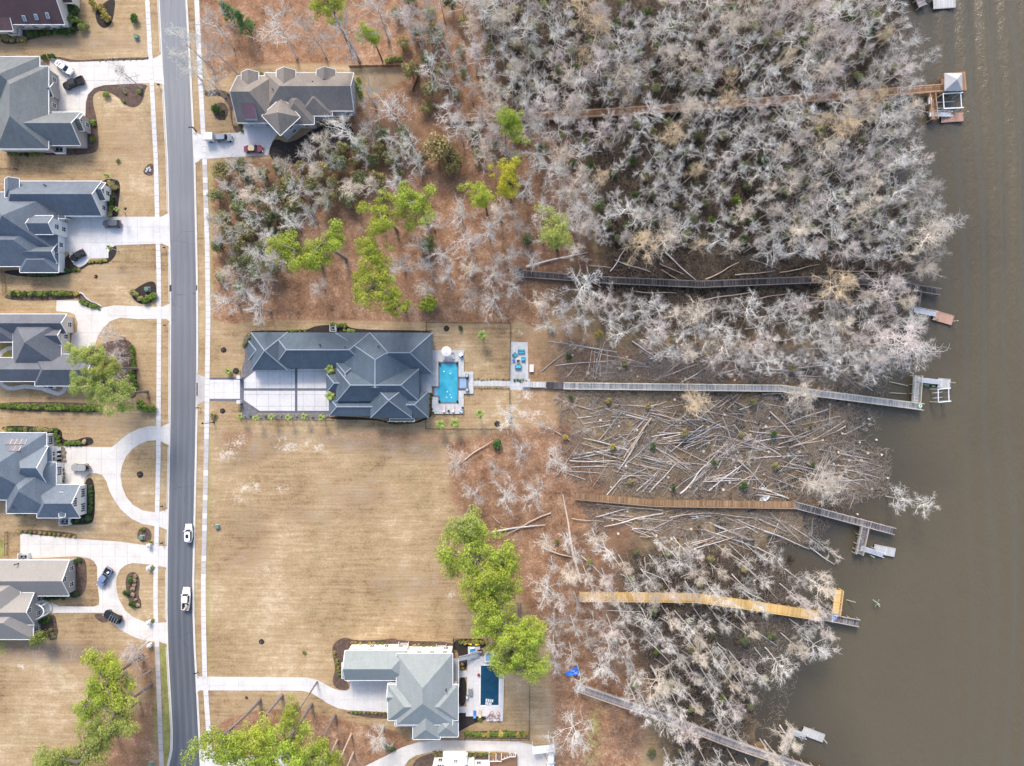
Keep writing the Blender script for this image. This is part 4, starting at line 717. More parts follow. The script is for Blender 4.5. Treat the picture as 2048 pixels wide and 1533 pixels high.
for px, py, lab in ((1858, 203, 'white bench on the side arm of the orange-brown dock'), (1860, 231, 'white locker box on the side arm of the orange-brown dock')):
    p_ = P(px, py, .92); e = tag(empty('dock_box', p_), lab, 'dock box'); MB().box((0, 0, .25), (.6, 1.6 if py < 210 else .9, .5)).build('box', 'metal_white', e); MB().box((0, 0, .54), (.66, 1.68 if py < 210 else .96, .07)).build('lid', 'metal_white', e)
boards_deck = boards([([(1038, 537), (1038, 561)], 2.2)], .95, 'wood_dark', name='landing_deck'); tag(boards_deck, 'dark weathered landing deck at the start of the dark boardwalk', 'deck', kind='stuff')
DB = dock('dark weathered boardwalk running between fallen trees to the river', 'wood_dark', [([(1043, 549), (1220, 562), (1400, 570), (1640, 560), (1760, 566), (1877, 585)], 1.5), ([(1833, 584), (1829, 614)], 1.2)])
gangway('pale gangway from the dark boardwalk to its floating dock', 1828, 620, 1872, 629, 1.2); floating('red-brown floating dock tilted off the dark boardwalk', 'float_red', 1868, 630, 1906, 641, 2.4, [(1908, 643), (1872, 640)])
strip('stone_walk', 'pale stone walk from the pool terrace to the silver boardwalk', [(947, 767), (1000, 767.5), (1046, 769)], 1.35, 1.0, 'pale_stone', z=.06)
DC = dock('long silver-grey boardwalk with cream rails from the stone walk to the river', 'wood_silver', [([(1046, 769), (1092, 770)], 1.35, ()), ([(1092, 770), (1128, 772)], 1.5, ()), ([(1128, 772), (1560, 777), (1640, 788), (1843, 814)], 1.5), ([(1830, 806), (1834, 752)], 1.6)], z=.75)
lid_ = boards([([(1092, 770), (1127, 771.6)], 1.5)], .80, 'wood_dark', name='repair_boards', parent=DC); lid_.location = -DC.location
floating('silver plank floating dock beside the white boat lift', 'float_grey', 1876, 766, 1901, 768, 2.3, [(1902, 766)]); gangway('grey gangway from the silver boardwalk to its floating dock', 1834, 760, 1880, 765)
boat_lift('white boat lift frame beside the silver floating dock', 1876, 779, 1897, 805, (), .1)
cn = tag(empty('kayak', P(1859, 772, WATER_Z + .1), R(-8)), 'small green kayak floating under the gangway', 'kayak'); MB().tube([(-1.7, 0, .05), (-1, 0, .1), (0, 0, .1), (1, 0, .1), (1.7, 0, .05)], [.05, .3, .38, .3, .05], 8).build('hull', 'utility_green', cn); MB().tube([(-.35, 0, .3), (.35, 0, .3)], [.28, .28], 8).build('cockpit', 'black', cn)
cs = tag(empty('cleaning_table', P(1837, 812, .78)), 'round pale green table with a dark sink at the end of the silver boardwalk', 'table'); mat('mint', (.45, .65, .45), .05, 2); MB().tube([(0, 0, .8), (0, 0, .86)], [.45, .45], 12).build('tabletop', 'mint', cs); MB().tube([(0, 0, 0), (0, 0, .8)], [.08, .08], 6).build('leg', 'mint', cs); MB().tube([(0, 0, .861), (0, 0, .875)], [.15, .15], 8).build('sink', 'black', cs)
for pa, pb, lab in (((1778, 764), (1816, 772), 'upper leaning row of pale piles beside the silver dock'), ((1779, 786), (1813, 788), 'lower leaning row of pale piles beside the silver dock')):
    a, b_ = P(*pa, -.6), P(*pb, -.5); tag(MB().tube([a, a.lerp(b_, .5) + Vector((0, 0, .12)), b_], [.09, .11, .09], 6).build('mooring_pole', 'pile'), lab.replace('row of pale piles', 'pale mooring pole'), 'pole')
DD = dock('brown boardwalk with missing repairs angling out over the river', 'wood_brown', [([(1151, 992), (1310, 1006), (1590, 1010)], 1.5, (-1,))], z=.85)
DD2 = dock('worn grey dock head continuing the brown boardwalk over the water', 'wood_worn', [([(1590, 1010), (1786, 1062)], 1.5), ([(1728, 1052), (1716, 1108)], 1.6)], z=.85)
floating('pale silver floating dock at the gangway of the worn grey dock', 'float_grey', 1748, 1098, 1790, 1106, 2.1, [(1746, 1096), (1742, 1112)]); gangway('white railed gangway from the worn grey dock', 1722, 1096, 1766, 1110)
for px, py in ((1716, 1075), (1709, 1098)): pile(DD2, px, py, 1.9)
DE = dock('bright yellow new lumber boardwalk through the lower wood', 'wood_yellow', [([(1159, 1193), (1390, 1195), (1500, 1210), (1638, 1231)], 1.9, (-1,)), ([(1677, 1180), (1671, 1228)], 1.5, (1,))], z=.9)
DE2 = dock('short old grey dock end beyond the yellow boardwalk', 'wood_worn', [([(1638, 1231), (1717, 1246)], 1.6)], z=.85, rail=.6)
tp = MB(); 
for k in range(7): tp.box((random.uniform(-.5, .5), random.uniform(-.4, .4), .05 + .03 * k), (random.uniform(.4, .9), random.uniform(.3, .7), .05), rz=random.uniform(0, 3))
o = tp.build('tarp', 'blue_tarp'); o.location = P(1668, 1237, .9); tag(o, 'small crumpled blue tarp on the old grey dock end', 'tarp')
for px, py, qx, qy, lab in ((1744, 1201, 1762, 1212, 'green leaning post standing off the yellow dock'),):
    e = tag(empty('channel_marker', P(1752, 1206, WATER_Z)), 'crossed leaning marker posts standing alone in the river', 'marker'); k0 = -Vector(e.location)
    for a, b_ in (((1746, 1200, .1), (1760, 1210, 2.2)), ((1750, 1214, -.2), (1758, 1200, 1.8)), ((1752, 1206, -1.2), (1760, 1214, .6))): o = MB().tube([P(*a[:2], a[2]), P(*b_[:2], b_[2])], [.1, .09], 6).build('post', 'pile', e); o.location = k0
DF = dock('long pale grey boardwalk slanting through the lower wood', 'wood_grey', [([(1151, 1372), (1330, 1434), (1475, 1490), (1660, 1552)], 1.7), ([(1566, 1500), (1582, 1455)], 1.2)], z=.9)
floating('pale grey floating dock beside the slanting boardwalk', 'float_grey', 1605, 1462, 1648, 1478, 2.0, [(1648, 1480)]); gangway('pale gangway beside the slanting boardwalk', 1580, 1461, 1612, 1472)
floating('pale plank floating dock at the top of the river bank', 'float_grey', 1866, 7, 1911, 4, 2.6, [(1914, 2)]); DG = dock('grey dock reaching from the wooded bank to the upper floating dock', 'wood_grey', [([(1780, -30), (1866, -6)], 1.5), ([(1833, -18), (1846, 12)], 2.0, ())], z=.7)
tag(MB().tube([P(1692, 1200, -.9), P(1711, 1205, 1.5)], [.12, .1], 6).build('mooring_pole', 'pile'), 'leaning greenish pole beside the yellow dock arm', 'pole')
# small white boat lying against the brown boardwalk
cb = tag(empty('rowing_boat', P(1528, 997, -.4), R(28)), 'small white rowing boat beside the brown boardwalk', 'boat'); hb = MB(); n_ = 12; ring = [(1.5 * math.cos(t_), .62 * math.sin(t_) * (1 if math.cos(t_) < .5 else .7)) for t_ in np.linspace(0, 2 * math.pi, n_ + 1)[:-1]]
hb.add([(x_ * .7, y_ * .6, 0) for x_, y_ in ring] + [(x_, y_, .5) for x_, y_ in ring] + [(x_ * .9, y_ * .86, .5) for x_, y_ in ring] + [(x_ * .7, y_ * .6, .12) for x_, y_ in ring], [(i + o_ * n_, (i + 1) % n_ + o_ * n_, (i + 1) % n_ + (o_ + 1) * n_, i + (o_ + 1) * n_) for o_ in range(3) for i in range(n_)] + [tuple(range(3 * n_, 4 * n_))])
hb.build('hull', 'metal_white', cb)
for x_ in (-.5, .4): MB().box((x_, 0, .38), (.22, 1.0, .05)).build('seat', 'siding_taupe', cb)
# ---------------------------------------------------------------- vehicles
def paint(name, col, met=0.0): mat(name, col, .02, 1, .25, .5, met); 
for n_, c_ in (('paint_white', (.82, .82, .82)), ('paint_black', (.018, .018, .02)), ('paint_grey', (.09, .095, .105)), ('paint_blue', (.16, .20, .30)), ('paint_red', (.22, .03, .05)), ('paint_olive', (.30, .30, .28)), ('paint_silver', (.28, .30, .33))): paint(n_, c_)
def outline(L, W, n=2.6, N=28):
    r = []
    for k in range(N):
        t_ = 2 * math.pi * k / N; c_, s_ = math.cos(t_), math.sin(t_); r.append((L / 2 * math.copysign(abs(c_) ** (2 / n), c_), W / 2 * math.copysign(abs(s_) ** (2 / n), s_)))
    return r
def loft(levels, mi=0, N=28):                        # levels = [(L, W, cx, z, n)]
    m_ = MB(); vs_ = []
    for L, W, cx_, z_, n in levels: vs_ += [(x_ + cx_, y_, z_) for x_, y_ in outline(L, W, n, N)]
    fs = [(i + o_ * N, (i + 1) % N + o_ * N, (i + 1) % N + (o_ + 1) * N, i + (o_ + 1) * N) for o_ in range(len(levels) - 1) for i in range(N)]
    return m_.add(vs_, fs + [tuple(range((len(levels) - 1) * N, len(levels) * N)), tuple(reversed(range(N)))], mi)
TYRE = MB().tube([(0, -.12, 0), (0, .12, 0)], [.36, .36], 14).mesh('tyre', 'rubber'); RIM = MB().tube([(0, -.125, 0), (0, .125, 0)], [.22, .22], 10).mesh('rim', 'chrome')
def car(label, px, py, head, kind='suv', color='paint_white', L=4.75, W=1.9, cat='car', roof=None, z=.05):
    e = tag(empty('pickup_truck' if kind == 'pickup' else 'parked_car', P(px, py, z), head), label, cat); n = 5 if kind == 'jeep' else 4.2 if kind == 'pickup' else 3.4; hz = .98 if kind in ('pickup', 'jeep') else .92; top = {'suv': 1.68, 'pickup': 1.85, 'jeep': 1.85, 'sedan': 1.42, 'open': 1.3}[kind]
    loft([(L * .94, W * .9, 0, .3, n), (L, W, 0, .52, n), (L, W, 0, hz - .16, n), (L * .97, W * .95, 0, hz, n)]).build('body', color, e, False)
    cabL, cabx, rl, rx = {'suv': (L * .66, -L * .11, L * .50, -L * .14), 'pickup': (L * .40, L * .03, L * .28, L * .015), 'jeep': (L * .66, -L * .13, L * .56, -L * .16), 'sedan': (L * .56, -L * .06, L * .32, -L * .08), 'open': (L * .46, -L * .05, L * .30, -L * .09)}[kind]
    loft([(cabL, W * .9, cabx, hz - .02, 4), (rl * 1.02, W * .76, rx, top - .06, 4)]).build('windows', 'glass_dark', e); loft([(rl * 1.04, W * .78, rx, top - .07, 4), (rl, W * .72, rx, top, 4)]).build('roof', roof or color, e)
    for sx in (-1, 1):                               # pillars
        for s2 in (-1, 1): MB().bar((cabx + s2 * cabL * .47, sx * W * .42, hz - .03), (rx + s2 * rl * .5, sx * W * .35, top - .04), .08, .06).build('pillar', color, e)
    hood = MB().box((L * .36 if kind != 'pickup' else L * .37, 0, hz + .012), (L * .2, W * .62, .035)); hood.build('bonnet', color, e)
    for sx in (-1, 1):
        for fx__ in (L * .31, -L * .31): wo = inst('wheel', TYRE, e, (fx__, sx * (W / 2 - .1), .34 - z * .3)); inst('rim', RIM, wo)
        MB().box((cabx + cabL * .36, sx * (W / 2 + .1), hz + .1), (.16, .22, .15)).build('mirror', color, e); MB().box((L / 2 - .1, sx * W * .34, hz - .22), (.2, .34, .16)).build('headlight', 'lamp_white', e); MB().box((-L / 2 + .06, sx * W * .38, hz - .18), (.14, .22, .2)).build('taillight', 'lamp_red', e)
    if kind == 'pickup':
        x0, x1 = -L * .47, -L * .17; MB().box(((x0 + x1) / 2, 0, hz + .012), (x1 - x0 - .1, W * .78, .03)).build('bed_liner', 'rubber', e)
        for sx in (-1, 1): MB().box(((x0 + x1) / 2, sx * W * .44, hz + .1), (x1 - x0, .12, .22)).build('bed_side', color, e)
        MB().box((x0, 0, hz + .1), (.1, W * .88, .22)).build('tailgate', color, e); MB().box((x1, 0, hz + .1), (.08, W * .8, .22)).build('bed_front', color, e)
    if kind == 'jeep':
        for k in range(4): MB().box((rx - rl * .38 + rl * .25 * k, 0, top + .12), (.05, W * .74, .05)).build('roof_bar', 'metal_grey', e)
        sp_ = inst('spare_wheel', TYRE, e, (-L / 2 - .1, 0, .9), R(90)); inst('rim', RIM, sp_)
    return e
def hd(dx, dy): return math.atan2(-dy, dx)
ca = car('white car with a dark sunroof driving along the street', 380, 1066, hd(0, -1), 'suv', 'paint_white', 4.7, 1.9); MB().box((-.55, 0, 1.69), (1.0, .75, .02)).build('sunroof', 'glass_dark', ca)
tk = car('white pickup truck on the street with a loaded bed', 375, 1196, hd(.05, -1), 'pickup', 'paint_white', 5.7, 2.0, 'pickup')
lo_ = tag(empty('cargo_heap', P(374, 1213, 1.1)), 'jumble of brown sacks and boxes in the white pickup bed', 'cargo'); 
for k in range(9): MB().box((random.uniform(-.5, .5), random.uniform(-.6, .6), .1 + .04 * k % .3), (random.uniform(.25, .6), random.uniform(.2, .5), random.uniform(.15, .35)), rz=random.uniform(0, 3)).build('bundle', random.choice(['wicker', 'fabric_tan', 'black', 'metal_grey']), lo_)
cb_ = car('white car with roof panels parked beside the black pickup', 132, 138, hd(29, 20), 'suv', 'paint_white', 4.9, 1.9)
for k in (0, 1): MB().box((-1.3 + .62 * k, 0, 1.69), (.36, .95, .03)).build('roof_glass', 'wicker', cb_)
car('black pickup truck parked on the pale driveway', 151, 169, hd(-40, 15), 'pickup', 'paint_black', 5.5, 1.95, 'pickup'); car('dark grey car parked on the bright white driveway', 227, 449, hd(-1, 0), 'suv', 'paint_grey', 4.5, 1.9); car('small black sports car on the curved end of the bright driveway', 159, 512, hd(-25, 15), 'sedan', 'paint_black', 3.9, 1.75)
car('grey open-sided off-road car on the horseshoe driveway', 164, 935, hd(-1, 0), 'jeep', 'paint_olive', 4.4, 1.85); car('blue-grey pickup truck with boxes in its bed on the looping drive', 213, 1153, hd(-25, 42), 'pickup', 'paint_blue', 5.3, 1.95, 'pickup')
e = tag(empty('storage_box', P(217, 1145, 1.05), .4), 'pale box in the bed of the blue-grey pickup', 'box'); MB().box((0, 0, .15), (.5, .4, .3)).build('box', 'fabric_tan', e); MB().box((0, 0, .31), (.54, .44, .04)).build('lid', 'siding_white', e)
car('black off-road car with a roof rack on the looping drive', 229, 1232, hd(-32, -17), 'jeep', 'paint_black', 4.7, 1.95)
car('grey car hitched behind the white box trailer', 450, 278, hd(1, 0), 'suv', 'paint_silver', 4.3, 1.8); car('dark red car with a tan soft top on the white driveway', 509, 300, hd(1, -.02), 'sedan', 'paint_red', 4.8, 1.8, roof='fabric_tan')
tr_ = tag(empty('box_trailer', P(423, 278)), 'white box trailer behind the grey car', 'trailer'); MB().box((0, 0, 1.35), (2.2, 1.8, 1.7)).build('box', 'metal_white', tr_); MB().bar((1.1, 0, .5), (1.9, 0, .45), .1, .1).build('tow_bar', 'black', tr_); MB().box((-1.12, 0, 1.3), (.05, 1.5, 1.5)).build('rear_door', 'siding_white', tr_)
for s_ in (-1, 1): wo = inst('wheel', TYRE, tr_, (0, s_ * .95, .34)); inst('rim', RIM, wo)
van = car('white van parked at the end of the arching driveway', 1101, 1516, hd(0, 1), 'suv', 'paint_white', 5.2, 1.9, 'van')
cp = tag(empty('carport', P(1086, 1488)), 'white slatted carport roof beside the arching driveway', 'carport')
for k in range(8): MB().box((-2.4 + k * .69, 0, 2.7), (.66, 1.9, .06), rz=0).build('roof_panel', 'metal_white', cp)
for sx in (-2.6, 2.6):
    for sy in (-.8, .8): MB().box((sx, sy, 1.35), (.1, .1, 2.7)).build('post', 'metal_white', cp)
cp.rotation_euler = (0, 0, R(6))
# ---------------------------------------------------------------- pools, terraces, furniture
def rect(a, b, c, d): return [(a, b), (c, b), (c, d), (a, d)]
DZ = .35
for q in (rect(864, 701, 928, 724), rect(864, 724, 877, 773), rect(842, 748, 864, 786), rect(864, 794, 877, 807), rect(917, 724, 928, 744), rect(864, 807, 927.5, 828)):
    slabs('pool_terrace', 'pale stone terrace around the turquoise pool', q, 1.8, 'pale_stone', z=DZ, kindcat='terrace', jt=.03)
for q in (rect(917, 744, 947, 754), rect(936.5, 754, 947, 780), rect(917, 780, 947, 788), rect(917, 788, 927.5, 807)): slabs('pool_terrace', 'pale stone terrace around the turquoise pool', q, 1.8, 'pale_stone', z=DZ + .004, kindcat='terrace', jt=.03)
pool = tag(empty('swimming_pool', P(897, 766)), 'turquoise rectangular swimming pool with a raised spa', 'pool'); m_ = MB()
for a, b_ in (((878, 724), (878, 774)), ((878, 793), (878, 807)), ((916, 724), (916, 807)), ((877, 725.5), (917, 725.5)), ((877, 806), (917, 806)), ((867, 774.5), (878, 774.5)), ((867, 792.5), (878, 792.5)), ((867.5, 774), (867.5, 793))): m_.bar(P(*a, .2), P(*b_, .2), .3, .44)
on(pool, 'coping', m_, 'paver_dark'); c4 = [P(*q) for q in ((867, 774), (879, 774), (879, 726), (915.5, 726), (915.5, 806), (879, 806), (879, 792), (867, 792))]; on(pool, 'water', MB().prism([q.xy for q in c4], 0.02, .24), 'pool_bright')
spa = on(pool, 'spa', MB().prism([P(*q).xy for q in rect(918.5, 757.5, 933, 776.5)], .1, .52), 'pool_pale'); m_ = MB()
for a, b_ in (((917, 756), (936, 756)), ((917, 778), (936, 778)), ((917.6, 756), (917.6, 778)), ((935, 756), (935, 778))): m_.bar(P(*a, .3), P(*b_, .3), .36, .6)
on(pool, 'spa_wall', m_, 'paver_dark')
for px, py in ((934.5, 752), (935, 780)):
    e = tag(empty('fire_bowl_column', P(px, py)), 'dark square column with a fire bowl beside the spa', 'column', 'columns beside the spa'); MB().box((0, 0, .6), (.8, .8, 1.2)).build('column', 'paver_dark', e); MB().tube([(0, 0, 1.2), (0, 0, 1.4)], [.22, .34], 10).build('bowl', 'metal_grey', e)
for px, py in ((880, 729), (914, 728), (879, 803), (915, 803)):
    e = tag(empty('pool_planter', P(px, py, DZ - .1), .5), 'dark square planter at a corner of the turquoise pool', 'planter', 'planters at the pool corners'); MB().box((0, 0, .3), (.42, .42, .5)).build('pot', 'black', e); MB().tube([(0, 0, .5), (0, 0, .58)], [.18, .05], 7).build('soil', 'mulch_dark', e)
for px, py in ((888, 743.5), (900.5, 747.5), (895, 784), (900.5, 790), (893.5, 795.5), (903, 795.5)):
    on(pool, 'bubbler', MB().tube([P(px, py, .2), P(px, py, .34)], [.2, .07], 8), 'lamp_white')
for k in range(3): on(pool, 'step', MB().prism([P(*q).xy for q in rect(868 + 2.5 * k, 775.2, 870.2 + 2.5 * k, 791.6)], .2, .262 - .006 * k), 'pool_pale')
um = tag(empty('parasol', P(894.5, 704, DZ)), 'round white parasol on the terrace of the turquoise pool', 'parasol'); m_ = MB(); N = 10; m_.add([(1.25 * math.cos(2 * math.pi * k / N), 1.25 * math.sin(2 * math.pi * k / N), 2.2) for k in range(N)] + [(0, 0, 2.65)], [(k, (k + 1) % N, N) for k in range(N)]); m_.build('canopy', 'canvas', um); MB().tube([(0, 0, 0), (0, 0, 2.6)], [.04, .04], 6).build('pole', 'metal_grey', um); MB().tube([(0, 0, 0), (0, 0, .1)], [.3, .3], 10).build('base', 'metal_grey', um)
for k in range(N): t_ = 2 * math.pi * k / N; MB().bar((0, 0, 2.6), (1.22 * math.cos(t_), 1.22 * math.sin(t_), 2.17), .03, .03).build('rib', 'metal_grey', um)
def lounger(label, px, py, rz, frame, cush, z, group=None):
    e = tag(empty('sun_lounger', P(px, py, z), rz), label, 'lounger', group); MB().box((0, .3, .32), (.6, 1.2, .1)).build('seat', cush, e); MB().box((0, -.55, .5), (.6, .7, .09), M=Matrix.Rotation(R(-35), 3, 'X')).build('backrest', cush, e)
    for s_ in (-.31, .31):
        MB().box((s_, .05, .27), (.06, 1.75, .07)).build('side_rail', frame, e)
        for y_ in (-.7, .75): MB().box((s_, y_, .13), (.06, .06, .26)).build('leg', frame, e)
for px, py, rz in ((889, 713.5, 0), (906, 712, .1)): lounger('grey sun lounger beside the white parasol', px, py, rz + math.pi, 'fabric_grey', 'pale_stone', DZ, 'loungers by the parasol')
for px, py in ((888, 818), (906.5, 818)): lounger('pale pink sun lounger at the planter end of the turquoise pool', px, py, 0, 'cushion_pink', 'cushion_pink', DZ, 'pink loungers')
def deckchair(label, px, py, rz, material, z, group=None):
    e = tag(empty('garden_chair', P(px, py, z), rz), label, 'chair', group)
    MB().box((0, 0, .38), (.7, .65, .07)).build('seat', material, e); MB().box((0, -.42, .7), (.75, .09, .85), M=Matrix.Rotation(R(18), 3, 'X')).build('backrest', material, e)
    for s_ in (-.4, .4):
        MB().box((s_, 0, .6), (.16, .8, .05)).build('armrest', material, e)
        for y_ in (-.3, .3): MB().box((s_, y_, .3), (.08, .08, .6)).build('leg', material, e)
deckchair('white slatted garden chair beside the dark planter by the parasol', 921.5, 709, .5, 'metal_white', DZ); deckchair('white slatted garden chair at the corner of the pink lounger terrace', 922, 822, 2.6, 'metal_white', DZ)
for px, py, lab in ((925, 713, 'black pot beside the white garden chair near the parasol'), (897.5, 822, 'small black pot between the pink loungers'), (866.5, 826, 'small black pot at the terrace edge near the house'), (925.5, 816, 'small black pot near the corner garden chair')):
    e = tag(empty('plant_pot', P(px, py, DZ)), lab, 'pot'); MB().tube([(0, 0, 0), (0, 0, .5)], [.2, .3], 9).build('pot', 'black', e); MB().tube([(0, 0, .5), (0, 0, .8)], [.2, .04], 6).build('plant', 'hedge_dark', e)
slabs('patio', 'pale stone patio with turquoise seating by the boardwalk', [(1021.5, 684), (1055, 685), (1057, 758), (1020.5, 758)], 1.7, 'pale_stone', z=.06, kindcat='patio', jt=.03)
def sofa(label, px, py, rz, w_, d_=.95, name='outdoor_sofa', cat='sofa'):
    e = tag(empty(name, P(px, py, .06), rz), label, cat); MB().box((0, 0, .18), (w_, d_, .24)).build('base', 'navy_frame', e); MB().box((0, d_ / 2 - .07, .5), (w_, .14, .45)).build('backrest', 'navy_frame', e)
    for s_ in (-1, 1): MB().box((s_ * (w_ / 2 - .06), -.02, .42), (.12, d_ - .1, .3)).build('armrest', 'navy_frame', e)
    n_ = 2 if w_ > 1.2 else 1
    for k in range(n_): cw = (w_ - .28) / n_; MB().box((-(w_ - .28) / 2 + cw * (k + .5), -.05, .37), (cw - .03, d_ - .22, .15)).build('cushion', 'turquoise', e); MB().box((-(w_ - .28) / 2 + cw * (k + .5), d_ / 2 - .22, .56), (cw - .05, .16, .32)).build('back_cushion', 'turquoise', e)
sofa('turquoise two-seat sofa at the far end of the stone patio', 1042.5, 704, 0, 1.65); sofa('turquoise two-seat sofa beside the fire pit and benches', 1036.5, 734, math.pi, 1.6); sofa('turquoise armchair turned at an angle on the stone patio', 1029.5, 710, R(45), 1.0, .95, 'armchair', 'armchair'); sofa('turquoise armchair square beside the fire pit', 1046.5, 719, R(-90), .95, .95, 'armchair', 'armchair')
e = tag(empty('side_table', P(1027.5, 721.5, .06)), 'round pale blue side table beside the fire pit', 'table'); MB().tube([(0, 0, .4), (0, 0, .46)], [.38, .38], 12).build('tabletop', 'blue_plastic', e); MB().tube([(0, 0, 0), (0, 0, .4)], [.2, .25], 8).build('base', 'pool_pale', e)
e = tag(empty('fire_pit', P(1036.5, 723, .06)), 'square brown fire pit between the turquoise seats', 'fire pit'); MB().box((0, 0, .25), (.95, .95, .5)).build('surround', 'stone_white', e); MB().box((0, 0, .5), (.75, .75, .06)).build('burner', 'firepit', e)
for px in (1030.5, 1043):
    e = tag(empty('slatted_bench', P(px, 752, .06)), 'low slatted bench on the stone patio beside the walk', 'bench', 'low slatted benches')
    for k in range(4): MB().box((-.45 + .3 * k, 0, .35), (.22, 1.5, .05)).build('slat', 'pale_stone', e)
    for sx in (-.5, .5): MB().box((sx, 0, .32), (.06, 1.6, .08)).build('side_rail', 'wood_dark', e); MB().box((sx, .7, .15), (.07, .07, .3)).build('leg', 'wood_dark', e); MB().box((sx, -.7, .15), (.07, .07, .3)).build('leg', 'wood_dark', e)
e = tag(empty('storage_bench', P(1063, 737)), 'pale storage bench beside the stone patio', 'bench'); MB().box((0, 0, .3), (.9, 1.7, .5)).build('box', 'siding_cream', e); MB().box((0, 0, .58), (.98, 1.8, .07)).build('lid', 'siding_white', e)
# dark pool
for q in ([(935, 1313), (1008, 1309), (1008, 1329), (935, 1329)], [(935, 1329), (960, 1329), (959.5, 1413), (933, 1413)], [(1000, 1329), (1008.5, 1329), (1007, 1413), (998.5, 1413)], [(932, 1413), (1007, 1413), (1006, 1432), (932, 1432)], [(973, 1432), (1006, 1432), (1006, 1442), (973, 1442)], [(918, 1341), (935, 1341), (935, 1354), (918, 1354)], [(916, 1413), (932, 1413), (932, 1425), (916, 1425)], [(936, 1293), (960, 1293), (960, 1313), (936, 1313)]):
    slabs('pool_terrace', 'pale concrete terrace around the dark blue pool', q, 2.4, 'concrete_white' if q[0][0] < 960 or q[0][1] > 1400 else 'concrete_white', z=.3, kindcat='terrace', jt=.03)
p2 = tag(empty('swimming_pool', P(980, 1370)), 'dark blue rectangular swimming pool with white coping', 'pool'); on(p2, 'water', MB().prism([P(*q).xy for q in ((961, 1331), (999, 1331), (997.5, 1411), (960.5, 1411))], .02, .2), 'pool_dark'); m_ = MB()
for a, b_ in (((959, 1330), (1001, 1330)), ((958.5, 1412), (1000, 1412)), ((960.5, 1330), (959.7, 1412)), ((999.7, 1330), (998.5, 1412))): m_.bar(P(*a, .2), P(*b_, .2), .34, .3)
on(p2, 'coping', m_, 'stone_white')
for px, py, k, lab in ((979, 1401, 1, 'wide white float lounger drifting in the dark pool'), (977, 1407, .8, 'small white float with a dark edge drifting in the dark pool')):
    e = tag(empty('pool_float', P(px, py, .2), R(-6)), lab, 'pool float')
    for j in range(4): MB().tube([(-.75 * k + .5 * k * j, -.28, .12), (-.75 * k + .5 * k * j, .28, .12)], [.2 * k, .2 * k], 8).build('tube', 'metal_white', e)
    MB().box((0, -.36, .1), (1.9 * k, .1, .12)).build('edge', 'wicker', e)
e = tag(empty('dining_table', P(941, 1383, .3)), 'grey rectangular table on the dark pool terrace', 'table'); MB().box((0, 0, .72), (1.0, 1.7, .06)).build('tabletop', 'fabric_grey', e)
for sx in (-.42, .42):
    for sy in (-.75, .75): MB().box((sx, sy, .35), (.07, .07, .7)).build('leg', 'black', e)
e = tag(empty('grill_cart', P(934.5, 1393, .3)), 'small white topped cart beside the grey table', 'cart'); MB().box((0, 0, .45), (.5, .8, .7)).build('cabinet', 'fabric_grey', e); MB().box((0, 0, .83), (.45, .6, .06)).build('lid', 'metal_white', e)
lounger('blue sun lounger beside the mulch wedge', 949.5, 1428, 0, 'blue_plastic', 'blue_plastic', .3); lounger('tan padded sun lounger beside the blue one', 960, 1427, 0, 'fabric_tan', 'fabric_tan', .3)
for px, py, rz in ((983.5, 1425, 2.4), (996, 1426, -2.4), (982, 1438, .7), (996, 1438, -.7)):
    e = tag(empty('wicker_chair', P(px, py, .3), rz), 'round brown wicker chair around the small terrace table', 'chair', 'wicker chairs'); MB().tube([(0, 0, .1), (0, 0, .4)], [.36, .42], 10).build('seat', 'wicker', e); N = 9
    b2 = MB(); b2.add([(.45 * math.cos(t_), .45 * math.sin(t_), z_) for z_ in (.35, .75) for t_ in np.linspace(.2, math.pi - .2, N)], [(k, k + 1, k + 1 + N, k + N) for k in range(N - 1)]); b2.build('backrest', 'wicker', e); MB().tube([(0, 0, .4), (0, 0, .47)], [.33, .3], 10).build('cushion', 'cushion_pink', e)
e = tag(empty('coffee_table', P(989, 1432, .3)), 'small round brown table among the wicker chairs', 'table'); MB().tube([(0, 0, .4), (0, 0, .45)], [.34, .34], 10).build('tabletop', 'wicker', e); MB().tube([(0, 0, 0), (0, 0, .4)], [.14, .1], 8).build('leg', 'wicker', e)
sofa_ = tag(empty('garden_bench', P(977, 1430, .3), R(45)), 'pale pink garden bench beside the wicker chairs', 'bench'); MB().box((0, 0, .4), (1.3, .5, .07)).build('seat', 'cushion_pink', sofa_); MB().box((0, .27, .7), (1.3, .07, .5)).build('backrest', 'cushion_pink', sofa_)
for sx in (-.55, .55): MB().box((sx, 0, .2), (.07, .45, .4)).build('leg', 'cushion_pink', sofa_)
ht = tag(empty('hot_tub', P(979, 1313, .3)), 'square pale hot tub with aqua water under the pine', 'hot tub'); m_ = MB()
for x_, y_, a_, b_ in ((-1.05, 0, .2, 2.3), (1.05, 0, .2, 2.3), (0, 1.05, 1.9, .2), (0, -1.05, 1.9, .2)): m_.box((x_, y_, .4), (a_, b_, .8))
m_.build('shell', 'metal_white', ht); MB().box((0, 0, .3), (1.9, 1.9, .6)).build('water', 'pool_pale', ht)
e = tag(empty('kayak', P(947, 1288, .1), R(-6)), 'yellow kayak lying on the mulch by the iron fence', 'kayak'); MB().tube([(-1.6, 0, .2), (-.9, 0, .25), (0, 0, .25), (.9, 0, .25), (1.6, 0, .2)], [.06, .34, .4, .34, .06], 8).build('hull', 'yellow_plastic', e); MB().tube([(-.4, 0, .45), (.4, 0, .45)], [.24, .24], 8).build('cockpit', 'black', e)
e = tag(empty('float_pile', P(945, 1300, .3), .3), 'heap of blue inflatable floats beside the stair', 'floats')
